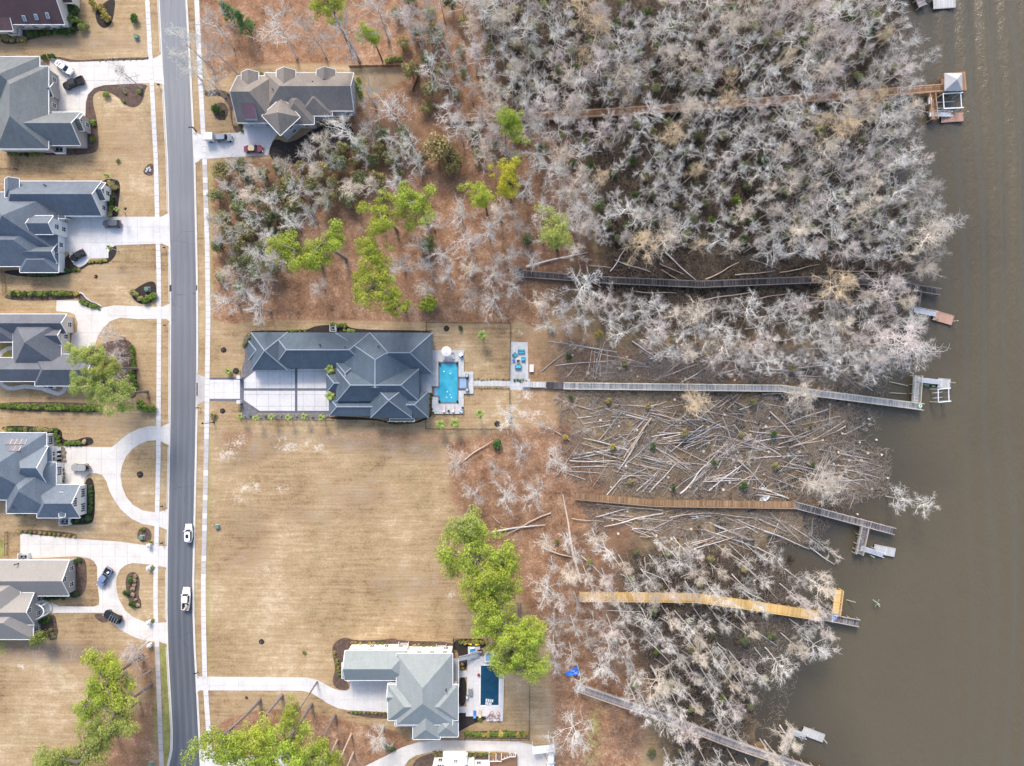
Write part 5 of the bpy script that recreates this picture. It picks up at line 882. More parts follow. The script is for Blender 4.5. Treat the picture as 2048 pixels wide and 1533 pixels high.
for k in range(5): MB().tube([(-.8 + .1 * k, -.5 + .28 * k, .15 + .08 * k), (.7, -.45 + .22 * k, .2 + .06 * k)], [.2, .2], 7).build('float', random.choice(['blue_plastic', 'turquoise', 'metal_white', 'blue_tarp']), e)
e = tag(empty('grill', P(960, 1302, .3)), 'dark covered grill at the foot of the stair', 'grill'); MB().box((0, 0, .5), (1.2, .65, .9)).build('cabinet', 'black', e); MB().tube([(-.55, 0, .95), (.55, 0, .95)], [.3, .3], 8).build('hood', 'fabric_grey', e)
e = tag(empty('fire_bowl', P(957.5, 1349, .3)), 'small round red-brown fire bowl beside the dark pool', 'fire bowl'); MB().tube([(0, 0, 0), (0, 0, .35), (0, 0, .45)], [.15, .35, .38], 10).build('bowl', 'firepit', e); MB().tube([(0, 0, .46), (0, 0, .48)], [.3, .3], 10).build('stones', 'lamp_red', e)
tb = MB(); nn = 9; tv = [(-1.9 + 3.4 * i / (nn - 1) + (.5 if j == 0 else 0) * (1 - i / nn), -1.2 + 2.4 * j / (nn - 1) * (.45 + .55 * i / (nn - 1)), .12 + .3 * random.random() * (0 < i < nn - 1)) for j in range(nn) for i in range(nn)]; tb.add(tv, [(i + j * nn, i + 1 + j * nn, i + 1 + (j + 1) * nn, i + (j + 1) * nn) for j in range(nn - 1) for i in range(nn - 1)])
o = tb.build('tarp', 'blue_tarp'); o.location = P(1146, 1341); o.rotation_euler = (0, 0, R(8)); tag(o, 'bright blue tarp lying on leaf litter by the slanting boardwalk', 'tarp')
for px, py, w_, h_, lab in ((341, 577, .5, 1.6, 'dark storm drain in the gutter by the utility box bed'), (394.5, 576, .5, 1.3, 'dark storm drain in the gutter by the thicket'), (394.3, 779, .3, 3.2, 'dark drain plate in the gutter at the grey apron')):
    e = tag(empty('storm_drain', P(px, py)), lab, 'drain'); MB().box((0, 0, .04), (w_, h_, .06)).build('frame', 'black', e)
    for k in range(5): MB().box((0, -h_ * .4 + h_ * .2 * k, .075), (w_ * .8, .05, .02)).build('bar', 'wicker', e)
# ---------------------------------------------------------------- fences, boxes, posts
def fence(label, pts, h=1.3, material='picket', gap=.22, pk=.03):
    ps = [P(*q) for q in pts]; root = tag(empty('fence', ps[0]), label, 'fence'); off = -root.location; pm = MB()
    for a, b_ in zip(ps, ps[1:]):
        L = (b_ - a).length; n_ = max(1, round(L / 2.4)); r_ = MB()
        for z_ in (.2, h - .1): r_.bar(a + Vector((0, 0, z_)), b_ + Vector((0, 0, z_)), .05, .05)
        on(root, 'rail', r_, material)
        for k in range(n_ + 1): q = a.lerp(b_, k / n_); inst('post', POST, root, q + off - Vector((0, 0, .1)), 0, (.55, .55, h + .2), material)
        for k in range(int(L / gap)): q = a.lerp(b_, (k + .5) * gap / L); pm.box(q + Vector((0, 0, h / 2 + .03)), (pk, pk, h - .1), rz=math.atan2((b_ - a).y, (b_ - a).x))
    o = on(root, 'pickets', pm, material); o['kind'] = 'stuff'; return root
fence('black iron fence around the turquoise pool lawn', [(864, 662), (853, 662), (853, 646), (1021, 646.5), (1019.5, 758)]); fence('black iron fence below the turquoise pool lawn', [(1019.3, 778), (1018.5, 858), (852, 857.5), (852, 838)]); fence('black iron fence around the dark pool garden', [(907, 1300), (907, 1277.5), (975, 1278)]); fence('black iron fence along the clipped hedge and tan lawn', [(1060, 1345), (1058, 1476.5), (929, 1476)])
fence('dark wooden fence behind the house with the metal roof panel', [(700, 137), (735, 136), (838, 134), (836, 160), (826, 185)], 1.5, 'picket_brown', .16, .1); fence('dark fence between the two gabled houses', [(-20, 340), (36, 340), (38, 322)], 1.4, 'picket_brown', .3, .04); fence('dark fence beside the bed below the blue-grey house', [(10, 545), (12, 585)], 1.3, 'picket_brown', .3, .05); fence('low wire fence beside the small green lawn', [(16, 1064), (15, 1110)], 1.2, 'picket', .5, .03)
fence('black gate fence beside the court of the slate blue house', [(481, 742), (481, 755)], 1.4); fence('black gate fence below the court of the slate blue house', [(481, 805), (481, 838), (668, 840.5)], 1.2)
def pillar(label, px, py, globe=True, w_=.75, h_=1.3, group=None):
    e = tag(empty('gate_pillar', P(px, py)), label, 'pillar', group); MB().box((0, 0, h_ / 2), (w_, w_, h_)).build('shaft', 'stone_white', e); MB().box((0, 0, h_ + .06), (w_ + .16, w_ + .16, .12)).build('cap', 'concrete_white', e)
    if globe: MB().tube([(0, 0, h_ + .12), (0, 0, h_ + .3), (0, 0, h_ + .5), (0, 0, h_ + .62)], [.15, .3, .28, .08], 9).build('finial', 'stone_white', e)
for px, py in ((482, 755), (482, 804)): pillar('pale stone gate pillar at the entrance of the slate blue house', px, py, False, .7, 1.7, 'gate pillars of the court')
for px, py in ((301, 1090), (301, 1135), (301, 1243), (302, 1289)): pillar('white stone pillar with a ball at the mouth of the cream looping drive', px, py, True, .8, 1.1, 'ball pillars of the looping drive')
def utility(label, px, py):
    e = tag(empty('utility_box', P(px, py)), label, 'utility box'); MB().box((0, 0, .06), (1.2, 1.2, .12)).build('pad', 'concrete_old', e); m_ = MB(); m_.add([(-.5, -.45, .1), (.5, -.45, .1), (.5, .45, .1), (-.5, .45, .1), (-.5, -.4, .8), (.5, -.4, .8), (.5, .45, 1.0), (-.5, .45, 1.0)], [(4, 5, 6, 7), (0, 1, 5, 4), (1, 2, 6, 5), (2, 3, 7, 6), (3, 0, 4, 7)]); m_.build('cabinet', 'utility_green', e); MB().box((0, -.46, .5), (.06, .05, .3)).build('handle', 'metal_grey', e)
utility('green utility box on the lawn of the red roofed house', 275, 76); utility('green utility box in the shrub bed by the sidewalk', 296, 579); utility('green utility box in the round mulch bed', 285, 1075); utility('green utility box at the edge of the empty tan lot', 436, 1053); utility('green utility box under the pines by the street', 304, 1527)
def mailbox(label, px, py, rz):
    e = tag(empty('mailbox', P(px, py), rz), label, 'mailbox'); MB().box((0, 0, .55), (.1, .1, 1.1)).build('post', 'black', e); MB().bar((0, 0, .95), (.5, 0, .95), .09, .09).build('arm', 'black', e); m_ = MB(); m_.box((.3, 0, 1.1), (.55, .25, .2)).tube([(.03, 0, 1.2), (.57, 0, 1.2)], [.125, .125], 8); m_.build('box', 'black', e); MB().box((.2, .14, 1.2), (.04, .02, .18)).build('flag', 'lamp_red', e)
for px, py, rz, lab in ((319, 173, 0, 'beside the pale driveway of the grey house'), (330, 497, 0, 'beside the bright white driveway'), (331, 652, 0, 'beside the curving driveway by the pines'), (325, 1012, 0, 'inside the horseshoe driveway'), (325, 1085, 0, 'above the cream looping drive'), (390, 258, math.pi, 'beside the driveway with the box trailer'), (401, 816, math.pi, 'beside the driveway apron of the slate blue house'), (396, 1344, math.pi, 'beside the long curving white driveway'), (401, 1487, math.pi, 'under the pines beside the street')): mailbox('black mailbox ' + lab, px, py, rz)
lp = tag(empty('street_lamp', P(428, 845)), 'black street lamp beside the gravel margin and empty lot', 'street lamp'); MB().tube([(0, 0, 0), (0, 0, 1), (0, 0, 5)], [.16, .1, .08], 8).build('pole', 'black', lp); MB().tube([(0, 0, 0), (0, 0, .3)], [.25, .18], 8).build('base', 'black', lp); MB().bar((0, 0, 4.9), (-.8, 0, 5.0), .08, .08).build('arm', 'black', lp); MB().tube([(-.8, 0, 4.75), (-.8, 0, 5.05)], [.26, .1], 8).build('lantern', 'black', lp)
lp2 = tag(empty('street_lamp', P(379, 261)), 'black street lamp by the driveway with the box trailer', 'street lamp')
for o in list(lp.children): c_ = o.copy(); C.objects.link(c_); c_.parent = lp2
lp2.location = P(392, 262); lp2.scale = (.8, .8, .5)
def ring(label, px, py, r, plant=None):
    e = tag(empty('mulch_ring', P(px, py)), label, 'mulch ring'); m_ = MB(); N = 14; rr = [r * random.uniform(.92, 1.08) for _ in range(N)]; m_.add([(rr[k] * math.cos(2 * math.pi * k / N), rr[k] * math.sin(2 * math.pi * k / N), .01) for k in range(N)] + [(rr[k] * .5 * math.cos(2 * math.pi * k / N), rr[k] * .5 * math.sin(2 * math.pi * k / N), .14) for k in range(N)], [(k, (k + 1) % N, N + (k + 1) % N, N + k) for k in range(N)] + [tuple(range(N, 2 * N))]); m_.build('mulch', 'mulch_dark', e)
    MB().tube([(0, 0, .05), (.05, .03, 1.3)], [.035, .02], 5).build('sapling_stem', 'bark_grey', e)
for px, py, r, lab in ((447.5, 700.5, .75, 'upper dark mulch ring with a bare sapling in the lawn beside the gravel'), (472, 742.5, .8, 'dark mulch ring with a sapling beside the small palm'), (445.5, 822.5, .7, 'dark mulch ring with a sapling below the gated drive'), (893, 657.5, .75, 'dark mulch ring inside the iron fence'), (994.5, 848.5, .75, 'dark mulch ring at the corner of the pool lawn'), (280, 949.5, .85, 'dark mulch ring in the round lawn of the horseshoe drive'), (251, 418, .35, 'tiny mulch ring in the lawn of the bright drive'), (192, 554, .5, 'small mulch patch with a stub below the blue-grey house'), (523, 1284, .7, 'mulch ring with a tiny tree in the lower tan lawn'), (493, 1396, .4, 'small grey mulch ring below the long white drive')): ring(lab, px, py, r)
ir = tag(empty('irrigation_cover', P(297, 340)), 'round grey stone cluster in the grey mulch oval', 'stones')
for k in range(7): MB().tube([(.5 * math.cos(k), .5 * math.sin(k * 1.7), 0), (.5 * math.cos(k), .5 * math.sin(k * 1.7), .3)], [.28, .15], 6).build('stone', 'stone_white', ir)
wl = tag(empty('stone_edging', P(160, 590)), 'pale curving stone edging around the boulder bed', 'edging')
pp = [(157, 588), (163, 586), (168, 590), (174, 598), (184, 604), (196, 608), (203, 613)]; off = -Vector(wl.location)
for k in range(26): q = P(np.interp(k / 25 * 6, range(7), [a[0] for a in pp]), np.interp(k / 25 * 6, range(7), [a[1] for a in pp])); o = MB().tube([(0, 0, 0), (0, 0, .3)], [.17, .12], 6).build('stone', 'stone_white', wl); o.location = q + off
# ---------------------------------------------------------------- vegetation prototypes
def bare_tree(seed, Ht=13.0, Rc=3.4, nl=11, cb=.42, sub=8, tw=9, up=.55, tr=.16, twr=.0115):
    rs = np.random.default_rng(seed); T = MB(); B = MB(); lean = rs.normal(0, .35, 2)
    tp_ = [Vector((lean[0] * t * t + .12 * math.sin(5 * t + seed), lean[1] * t * t + .12 * math.cos(4 * t + seed), Ht * .9 * t)) for t in np.linspace(0, 1, 7)]
    T.tube(tp_, [tr * 1.5, tr, tr * .9, tr * .75, tr * .55, tr * .35, .03], 6)
    def at(t): f = t * 6; i = min(int(f), 5); return tp_[i].lerp(tp_[i + 1], f - i)
    def path(p, d, L, n, wob, rise):
        pts = [p]
        for _ in range(n): d = (d + Vector(rs.normal(0, wob, 3)) + Vector((0, 0, rise))).normalized(); pts.append(pts[-1] + d * L / n)
        return pts
    for k in range(nl):
        t = cb + (1 - cb) * (k + rs.random()) / nl; az = k * 2.4 + rs.normal(0, .4); el = up * (.4 + 1.1 * (t - cb) / (1 - cb)) + rs.normal(0, .12); prof = math.sin(math.pi * min(1, .25 + .72 * (t - cb) / (1 - cb))) ** .7
        L = Rc * rs.uniform(.75, 1.2) * max(.35, prof); d = Vector((math.cos(az) * math.cos(el), math.sin(az) * math.cos(el), math.sin(el))); r0 = tr * .5 * (.5 + .5 * prof); lp_ = path(at(min(t, .98)), d, L, 5, .2, .05)
        B.tube(lp_, list(np.linspace(r0 * .68, .017, 6)), 3, cap=False)
        for j in range(sub):
            q = .25 + .72 * (j + rs.random()) / sub; f = q * 5; i = min(int(f), 4); p = lp_[i].lerp(lp_[i + 1], f - i); dd = (lp_[i + 1] - lp_[i]).normalized(); d2 = (dd * .7 + Vector(rs.normal(0, .6, 3)) + Vector((0, 0, .15))).normalized(); L2 = L * rs.uniform(.28, .5); sp_ = path(p, d2, L2, 3, .28, .04)
            B.tube(sp_, [.023, .019, .015, .011], 3, cap=False)
            for _ in range(tw):
                q2 = rs.uniform(.2, 1.0) * 3; i2 = min(int(q2), 2); p2_ = sp_[i2].lerp(sp_[i2 + 1], q2 - i2); d3 = ((sp_[i2 + 1] - sp_[i2]).normalized() * .6 + Vector(rs.normal(0, .6, 3)) + Vector((0, 0, .12))).normalized(); L3 = rs.uniform(.45, 1.05); B.tube(path(p2_, d3, L3, 2, .3, .05), [twr, twr * .85, twr * .5], 3, cap=False)
    return T.mesh('trunk', 'bark_trunk'), B.mesh('crown', 'bark_white')
def leaves(rs, centres, rad, n, size, mb, flat=.75, aspect=.45, hollow=.35):
    for c_, r_ in zip(centres, rad):
        m = max(6, int(n * r_ * r_)); v = rs.normal(0, 1, (m, 3)); v /= np.linalg.norm(v, axis=1)[:, None]; v[:, 2] = np.where(v[:, 2] < -.3, -v[:, 2], v[:, 2]); v *= (hollow + (1 - hollow) * rs.random((m, 1)) ** .5) * r_; v[:, 2] *= flat
        for q in v:
            p = Vector(c_) + Vector(q); nrm = (Vector(q).normalized() + Vector(rs.normal(0, .6, 3)) + Vector((0, 0, .5))).normalized(); u = nrm.cross(Vector(rs.normal(0, 1, 3))).normalized(); w_ = nrm.cross(u); s_ = size * rs.uniform(.6, 1.3)
            mb.add([p - u * s_ * .5, p + w_ * s_ * aspect * .5, p + u * s_ * .5, p - w_ * s_ * aspect * .5], [(0, 1, 2, 3)])
def pine_tree(seed, Ht=22.0, Rc=4.0, nc=58):
    rs = np.random.default_rng(seed); T = MB(); K = MB(); bend = rs.normal(0, .5, 2); tp_ = [Vector((bend[0] * t * t, bend[1] * t * t, Ht * .95 * t)) for t in np.linspace(0, 1, 6)]; T.tube(tp_, [.33, .27, .23, .19, .13, .05], 7); cs, rd = [], []
    lobes = [(rs.uniform(0, 6.28), rs.uniform(.45, .8) * Rc, Ht * rs.uniform(.76, .98)) for _ in range(7)]
    for k in range(nc):
        a, rr, zz = lobes[k % 7]; c_ = np.array([math.cos(a) * rr, math.sin(a) * rr, zz]) + rs.normal(0, 1, 3) * np.array([Rc * .2, Rc * .2, .9]) if k % 5 else np.array([rs.normal(0, Rc * .25), rs.normal(0, Rc * .25), Ht * rs.uniform(.85, 1.0)])
        c_ += np.array([bend[0], bend[1], 0]) * .8; cs.append(c_); rd.append(rs.uniform(.65, 1.25)); t_ = Vector((tp_[4].x, tp_[4].y, c_[2] - rs.uniform(1, 2.5))); T.tube([t_, t_.lerp(Vector(c_), .5) + Vector((0, 0, -.1)), Vector(c_)], [.09, .06, .02], 3, cap=False)
    leaves(rs, cs, rd, 120, .34, K, .7, .42, .3); return T.mesh('trunk', 'bark_pine'), K.mesh('crown', 'pine_needles')
def bush(seed, n=9, dens=60, size=.3, flat=.8):
    rs = np.random.default_rng(seed); K = MB(); cs = [np.array([0, 0, .55])] + [np.array([math.cos(a) * rs.uniform(.3, .62), math.sin(a) * rs.uniform(.3, .62), rs.uniform(.35, .8)]) for a in rs.uniform(0, 6.28, n)]; leaves(rs, cs, [.55] + list(rs.uniform(.3, .5, n)), dens * 4, size, K, flat, .6, .5); T = MB()
    for k in range(4): a = rs.uniform(0, 6.28); T.tube([(0, 0, -.05), (.2 * math.cos(a), .2 * math.sin(a), .35), (.4 * math.cos(a), .4 * math.sin(a), .7)], [.05, .035, .015], 3, cap=False)
    return T.mesh('stem', 'bark_pine'), K.mesh('foliage', 'hedge')
def cedar_tree(seed):
    rs = np.random.default_rng(seed); K = MB(); T = MB().tube([(0, 0, 0), (0, 0, 9.5)], [.2, .03], 6); cs, rd = [], []
    for k in range(60): z = rs.uniform(.8, 9.6); r_ = 2.3 * (1 - z / 10.4) ** .8; a = rs.uniform(0, 6.28); cs.append((r_ * math.cos(a) * rs.uniform(.3, 1), r_ * math.sin(a) * rs.uniform(.3, 1), z)); rd.append(rs.uniform(.4, .7))
    leaves(rs, cs, rd, 150, .3, K, 1.1, .5, .3); return T.mesh('trunk', 'bark_pine'), K.mesh('crown', 'cedar')
def palm_tree(seed, Ht):
    rs = np.random.default_rng(seed); T = MB().tube([(0, 0, 0), (.1, .05, Ht * .5), (.15, 0, Ht)], [.17, .14, .15], 7); F = []
    for k in range(22):
        a = k * 2.4 + rs.normal(0, .2); el = rs.uniform(-.1, 1.2); L = rs.uniform(1.15, 1.7); m_ = MB(); p = Vector((.15, 0, Ht)); prev = None
        for j in range(6):
            t = j / 5; hd_ = el - 1.5 * t * t; w_ = .38 * math.sin(math.pi * (.12 + .86 * t)) ; dx = Vector((math.cos(a), math.sin(a), 0)); sd_ = Vector((-math.sin(a), math.cos(a), 0)); q = p + dx * (L * t * math.cos(el * .6)) + Vector((0, 0, L * (t * math.sin(el) - .55 * t * t))); cur = (q - sd_ * w_, q + Vector((0, 0, .05)), q + sd_ * w_)
            if prev: m_.add([*prev, *cur], [(0, 1, 4, 3), (1, 2, 5, 4)])
            prev = cur
        F.append(m_.mesh('frond', 'palm'))
    return T.mesh('trunk', 'bark_grey'), F
BARE = [bare_tree(100 + i, 13, 3.3 + .25 * (i % 3), 11, .40 + .05 * (i % 3)) for i in range(8)]; FINE = [bare_tree(200 + i, 13, 3.4, 14, .42, 9, 9, .7, .16, .0135) for i in range(4)]; WIDE = [bare_tree(300 + i, 13, 4.6, 13, .38, 8, 8, .45, .2, .016) for i in range(5)]
PINE = [pine_tree(400 + i) for i in range(5)]; BUSH = [bush(500 + i) for i in range(4)]; CEDAR = [cedar_tree(600)]; PALM = {h_: palm_tree(700 + int(h_), h_) for h_ in (1.0, 4.0)}; SCRUB = [bush(540 + i, 9, 150, .15, .9) for i in range(3)]
DOCKW = [[tuple(P(*q).xy) for q in pts] for pts in DOCKS.values()] + [[tuple(P(*q).xy) for q in r_] for r_ in ([(1861, 190), (1866, 240)], [(1833, 584), (1829, 620)], [(1830, 806), (1834, 752)], [(1728, 1052), (1716, 1108)], [(1677, 1180), (1671, 1228)], [(1566, 1500), (1582, 1455)], [(1780, -30), (1866, -6)], [(1866, 7), (1911, 4)], [(1868, 630), (1906, 641)], [(1876, 766), (1901, 768)], [(1748, 1098), (1790, 1106)], [(1605, 1462), (1648, 1478)])]
def clear_of(x, y, dock=1.5, hs=.6):
    if min(float(segdist(np.array(x), np.array(y), d_)) for d_ in DOCKW) < dock: return False
    p = Vector((x, y))
    for c_, U, V, hu, hv in HOUSE_RECTS:
        d = p - c_
        if abs(d.dot(U)) < hu + hs and abs(d.dot(V)) < hv + hs: return False
    return True
BASES = []
def tree(name, label, group, proto, px, py, zc, href, k, bark=None, trunk=None, kxy=None, cat='tree', check=True, crown='crown', stem='trunk'):
    """px, py: where the middle of the crown is seen; zc: its height; href: the same height on the prototype"""
    w_ = P(px, py, zc); s_ = zc / href; x, y = w_.x, w_.y
    if check and not clear_of(x, y):
        for _ in range(12):
            x, y = w_.x + random.uniform(-2.5, 2.5), w_.y + random.uniform(-2.5, 2.5)
            if clear_of(x, y): break
        else: return None
    z = float(ground_z(x * S + CX, CY - y * S)); root = tag(empty(name, (x, y, z - .05), random.uniform(0, 6.28)), label, cat, group); kx = kxy if kxy else s_; root.scale = (kx, kx, s_)
    inst(stem, proto[0], root, material=trunk) if trunk else inst(stem, proto[0], root); inst(crown, proto[1], root, material=bark) if bark else inst(crown, proto[1], root); BASES.append((x, y)); return root
def scatter(poly, sp, rs, avoid=(), nmax=999):
    xs = [q[0] for q in poly]; ys_ = [q[1] for q in poly]; pts = list(avoid); out = []
    for _ in range(14000):
        p = (rs.uniform(min(xs), max(xs)), rs.uniform(min(ys_), max(ys_))); s2 = sp * rs.uniform(.8, 1.25)
        if not inpoly(np.array(p[0]), np.array(p[1]), poly): continue
        if all((p[0] - q[0]) ** 2 + (p[1] - q[1]) ** 2 > s2 * s2 for q in pts): pts.append(p); out.append(p)
        if len(out) >= nmax: break
    return out
KIND = {'white': ('bleached white', 'bark_white', 'bark_trunk', BARE), 'grey': ('ash grey', 'bark_grey', 'bark_trunk', BARE), 'tan': ('tan', 'bark_tan', 'bark_trunk', FINE), 'pink': ('pinkish', 'bark_pink', 'bark_trunk', FINE), 'gold': ('golden', 'bark_gold', 'bark_trunk', FINE)}
def bare(px, py, zc, kind, where, r=None, wide=False, group=None, pre=''):
    nm, bk, tk_, pr = KIND[kind]; pr = WIDE if wide else pr; q = random.choice(pr); base_r = 4.6 if wide else 3.5; s_ = zc / 9.3; kxy = (r / S / base_r) if r else s_ * random.uniform(.85, 1.2)
    cy_ = kind in ('tan', 'gold', 'pink'); w2 = 'leafless cypress' if cy_ else 'bare tree'
    w3 = 'cypress trees' if cy_ else 'bare trees'
    return tree('cypress_tree' if cy_ else 'white_barked_tree' if kind == 'white' else 'bare_tree', f'{pre}{nm} {w2} {where}', f'{pre}{nm} {w3} {where}', q, px, py, zc, 9.3, 1, bk, tk_, kxy)
ZONES = [('in the flooded wood around the orange-brown boardwalk', [(950, -10), (1800, -30), (1830, 60), (1845, 160), (1835, 250), (1870, 360), (1905, 470), (1870, 535), (1840, 515), (1600, 500), (1400, 495), (1290, 480), (1180, 465), (1150, 400), (1090, 300), (1060, 200)], 36, (9.5, 12.5), dict(white=.50, grey=.16, tan=.14, pink=.16, gold=.04), (16, 38)),
         ('in the strip of wood below the dark boardwalk', [(1060, 605), (1250, 595), (1500, 605), (1640, 590), (1820, 590), (1865, 650), (1855, 730), (1790, 735), (1600, 725), (1430, 722), (1330, 700), (1250, 672), (1090, 650)], 35, (8, 11.5), dict(white=.55, grey=.15, tan=.12, pink=.18), (20, 32)),
         ('in the lower wood around the yellow boardwalk', [(1075, 1085), (1230, 1075), (1480, 1100), (1570, 1120), (1640, 1190), (1690, 1205), (1650, 1290), (1590, 1330), (1535, 1350), (1520, 1420), (1560, 1500), (1590, 1560), (1300, 1560), (1340, 1470), (1260, 1400), (1240, 1290), (1120, 1210)], 38, (8, 13), dict(white=.42, grey=.24, tan=.19, pink=.15), (14, 30)),
         ('in the dense wood behind the metal roofed house', [(800, -15), (960, -10), (1060, 190), (1090, 310), (960, 320), (900, 225), (850, 120), (815, 60)], 44, (9, 13), dict(white=.4, grey=.3, tan=.2, pink=.1), (22, 34)),
         ('in the mixed thicket beside the sidewalk', [(430, 335), (560, 325), (650, 262), (800, 235), (860, 330), (790, 370), (640, 420), (580, 450), (550, 520), (540, 625), (435, 635)], 45, (7, 11), dict(white=.35, grey=.4, tan=.15, pink=.1), (20, 32)),
         ('on the leaf litter above the slate blue house', [(860, 440), (1010, 400), (1100, 330), (1180, 455), (1150, 505), (1040, 525), (1020, 610), (850, 590), (800, 520)], 48, (7, 11), dict(white=.35, grey=.4, tan=.1, pink=.15), (24, 36)),
         ('on the bare ground below the pool lawn', [(910, 930), (1000, 900), (1110, 900), (1100, 1010), (1000, 1015), (920, 990)], 62, (6, 9), dict(white=.5, grey=.5), (24, 36)),
         ('beside the blue tarp', [(1110, 1270), (1230, 1230), (1240, 1340), (1170, 1380), (1110, 1340)], 44, (7, 10), dict(white=.6, grey=.4), (20, 30))]
TRACED = [('silvery', 1165, 577, 11, 'white', 50, 'spreading over the dark boardwalk start'), ('x', 985, 548, 9, 'white', 36, 'with radiating branches beside the dark landing deck'), ('x', 1685, 572, 12, 'gold', 44, 'overhanging the dark boardwalk'), ('x', 1780, 575, 12, 'pink', 45, 'at the river end of the dark boardwalk'), ('x', 1870, 470, 13, 'tan', 46, 'leaning out over the river bank'), ('x', 1855, 535, 11, 'tan', 28, 'over the water above the dark dock head'), ('x', 1810, 690, 12, 'pink', 60, 'large at the river bank above the silver dock head'), ('x', 1290, 485, 11, 'gold', 42, 'at the edge above the dark boardwalk'), ('x', 1390, 803, 8, 'gold', 40, 'standing against the silver boardwalk mid-way'), ('x', 1600, 790, 10, 'tan', 42, 'standing against the bend of the silver boardwalk'), ('x', 1655, 975, 9, 'tan', 48, 'beside the bend of the brown boardwalk'), ('x', 1815, 1005, 9, 'white', 28, 'standing alone in the river by the grey dock head'), ('x', 1868, 1015, 9, 'white', 24, 'standing farthest out in the river'), ('x', 1650, 1180, 10, 'tan', 36, 'beside the yellow dock arm'), ('x', 1860, 112, 11, 'white', 22, 'leaning alone over the water above the gazebo'), ('x', 1645, 1300, 9, 'white', 34, 'standing in the water below the yellow dock'), ('x', 1660, 1275, 9, 'pink', 20, 'small in the water below the yellow dock'), ('x', 1590, 1490, 9, 'tan', 34, 'beside the side arm of the slanting boardwalk'), ('x', 1345, 268, 12, 'gold', 34, 'in the middle of the flooded wood'), ('x', 1690, 255, 12, 'gold', 40, 'below the orange-brown boardwalk near its head'), ('x', 1195, 55, 12, 'gold', 38, 'above the orange-brown boardwalk'),
          ('x', 555, 55, 15, 'white', 46, 'with a long trunk above the metal roofed house'), ('x', 620, 60, 14, 'grey', 36, 'slender on orange litter above the metal roofed house'), ('x', 690, 65, 15, 'white', 50, 'leaning over the gable above the metal roofed house'), ('x', 755, 20, 15, 'white', 46, 'with bent limbs at the edge of the dense wood'), ('x', 425, 45, 13, 'white', 36, 'beside the two cedars'), ('x', 372, 85, 15, 'white', 40, 'reaching over the street from beside the round bed'), ('x', 405, 150, 13, 'white', 36, 'twin beside the round bed and the street'), ('x', 360, 120, 12, 'white', 26, 'thin over the street by the round bed'), ('x', 430, 100, 14, 'grey', 34, 'behind the round bed'), ('x', 690, 260, 9, 'white', 42, 'against the bay of the metal roofed house'), ('x', 780, 215, 9, 'white', 40, 'by the wooden fence of the metal roofed house'), ('x', 735, 185, 9, 'grey', 32, 'at the gable end of the metal roofed house'), ('x', 610, 310, 8, 'grey', 34, 'over the dark bed beside the white driveway'), ('x', 245, 145, 9, 'grey', 26, 'thin beside the pale driveway of the grey house'), ('x', 218, 672, 7, 'pink', 24, 'low on the lawn by the curving drive'), ('x', 232, 715, 7, 'pink', 22, 'low under the tall pines upper'), ('x', 228, 745, 7, 'pink', 22, 'low under the tall pines lower'), ('x', 265, 1305, 7, 'pink', 34, 'beside the big pine below the taupe house'), ('x', 270, 1365, 7, 'grey', 26, 'dark beside the big pine below the taupe house'),
          ('x', 755, 1480, 7, 'white', 34, 'with looping limbs above the arching driveway'), ('x', 1150, 1470, 10, 'white', 46, 'with a straight trunk beside the white van'), ('x', 1100, 1500, 9, 'grey', 26, 'thin behind the white van'), ('x', 1320, 1370, 10, 'tan', 44, 'spreading above the slanting boardwalk'), ('x', 1205, 1340, 8, 'white', 34, 'beside the blue tarp on the right'), ('x', 1020, 835, 8, 'white', 36, 'over the corner of the iron fence'), ('x', 450, 600, 9, 'grey', 40, 'leaning over the sidewalk by the thicket'), ('x', 515, 615, 9, 'white', 40, 'above the gravel corner of the slate blue house'), ('x', 525, 560, 8, 'grey', 36, 'dense at the end of the thicket'), ('x', 540, 400, 8, 'white', 28, 'with forked limbs inside the thicket'), ('x', 700, 375, 7, 'tan', 26, 'with a leaning trunk on the dark litter'), ('x', 790, 365, 8, 'white', 28, 'above the twin pines'), ('x', 800, 530, 8, 'white', 34, 'between the pines above the slate blue house'), ('x', 640, 575, 5, 'grey', 22, 'small on the litter below the pines'), ('x', 1245, 1235, 8, 'white', 30, 'below the start of the yellow boardwalk'), ('x', 1095, 1180, 8, 'white', 42, 'spreading beside the large pines'), ('x', 1110, 1250, 8, 'grey', 36, 'below the spreading tree beside the large pines'), ('x', 1745, 745, 9, 'white', 30, 'over the head of the silver dock')]
random.seed(21); TP = []
for _, px, py, zc, kd, r_, wh in TRACED:
    if bare(px, py, zc, kd, wh, r_, wide=r_ > 34 and kd in ('white', 'grey')): TP.append((px, py))
for c_ in [o for o in C.objects if o.name.startswith(('bare_tree', 'cypress_tree', 'white_barked'))]:
    if 'group' in c_: del c_['group']
zr = np.random.default_rng(5)
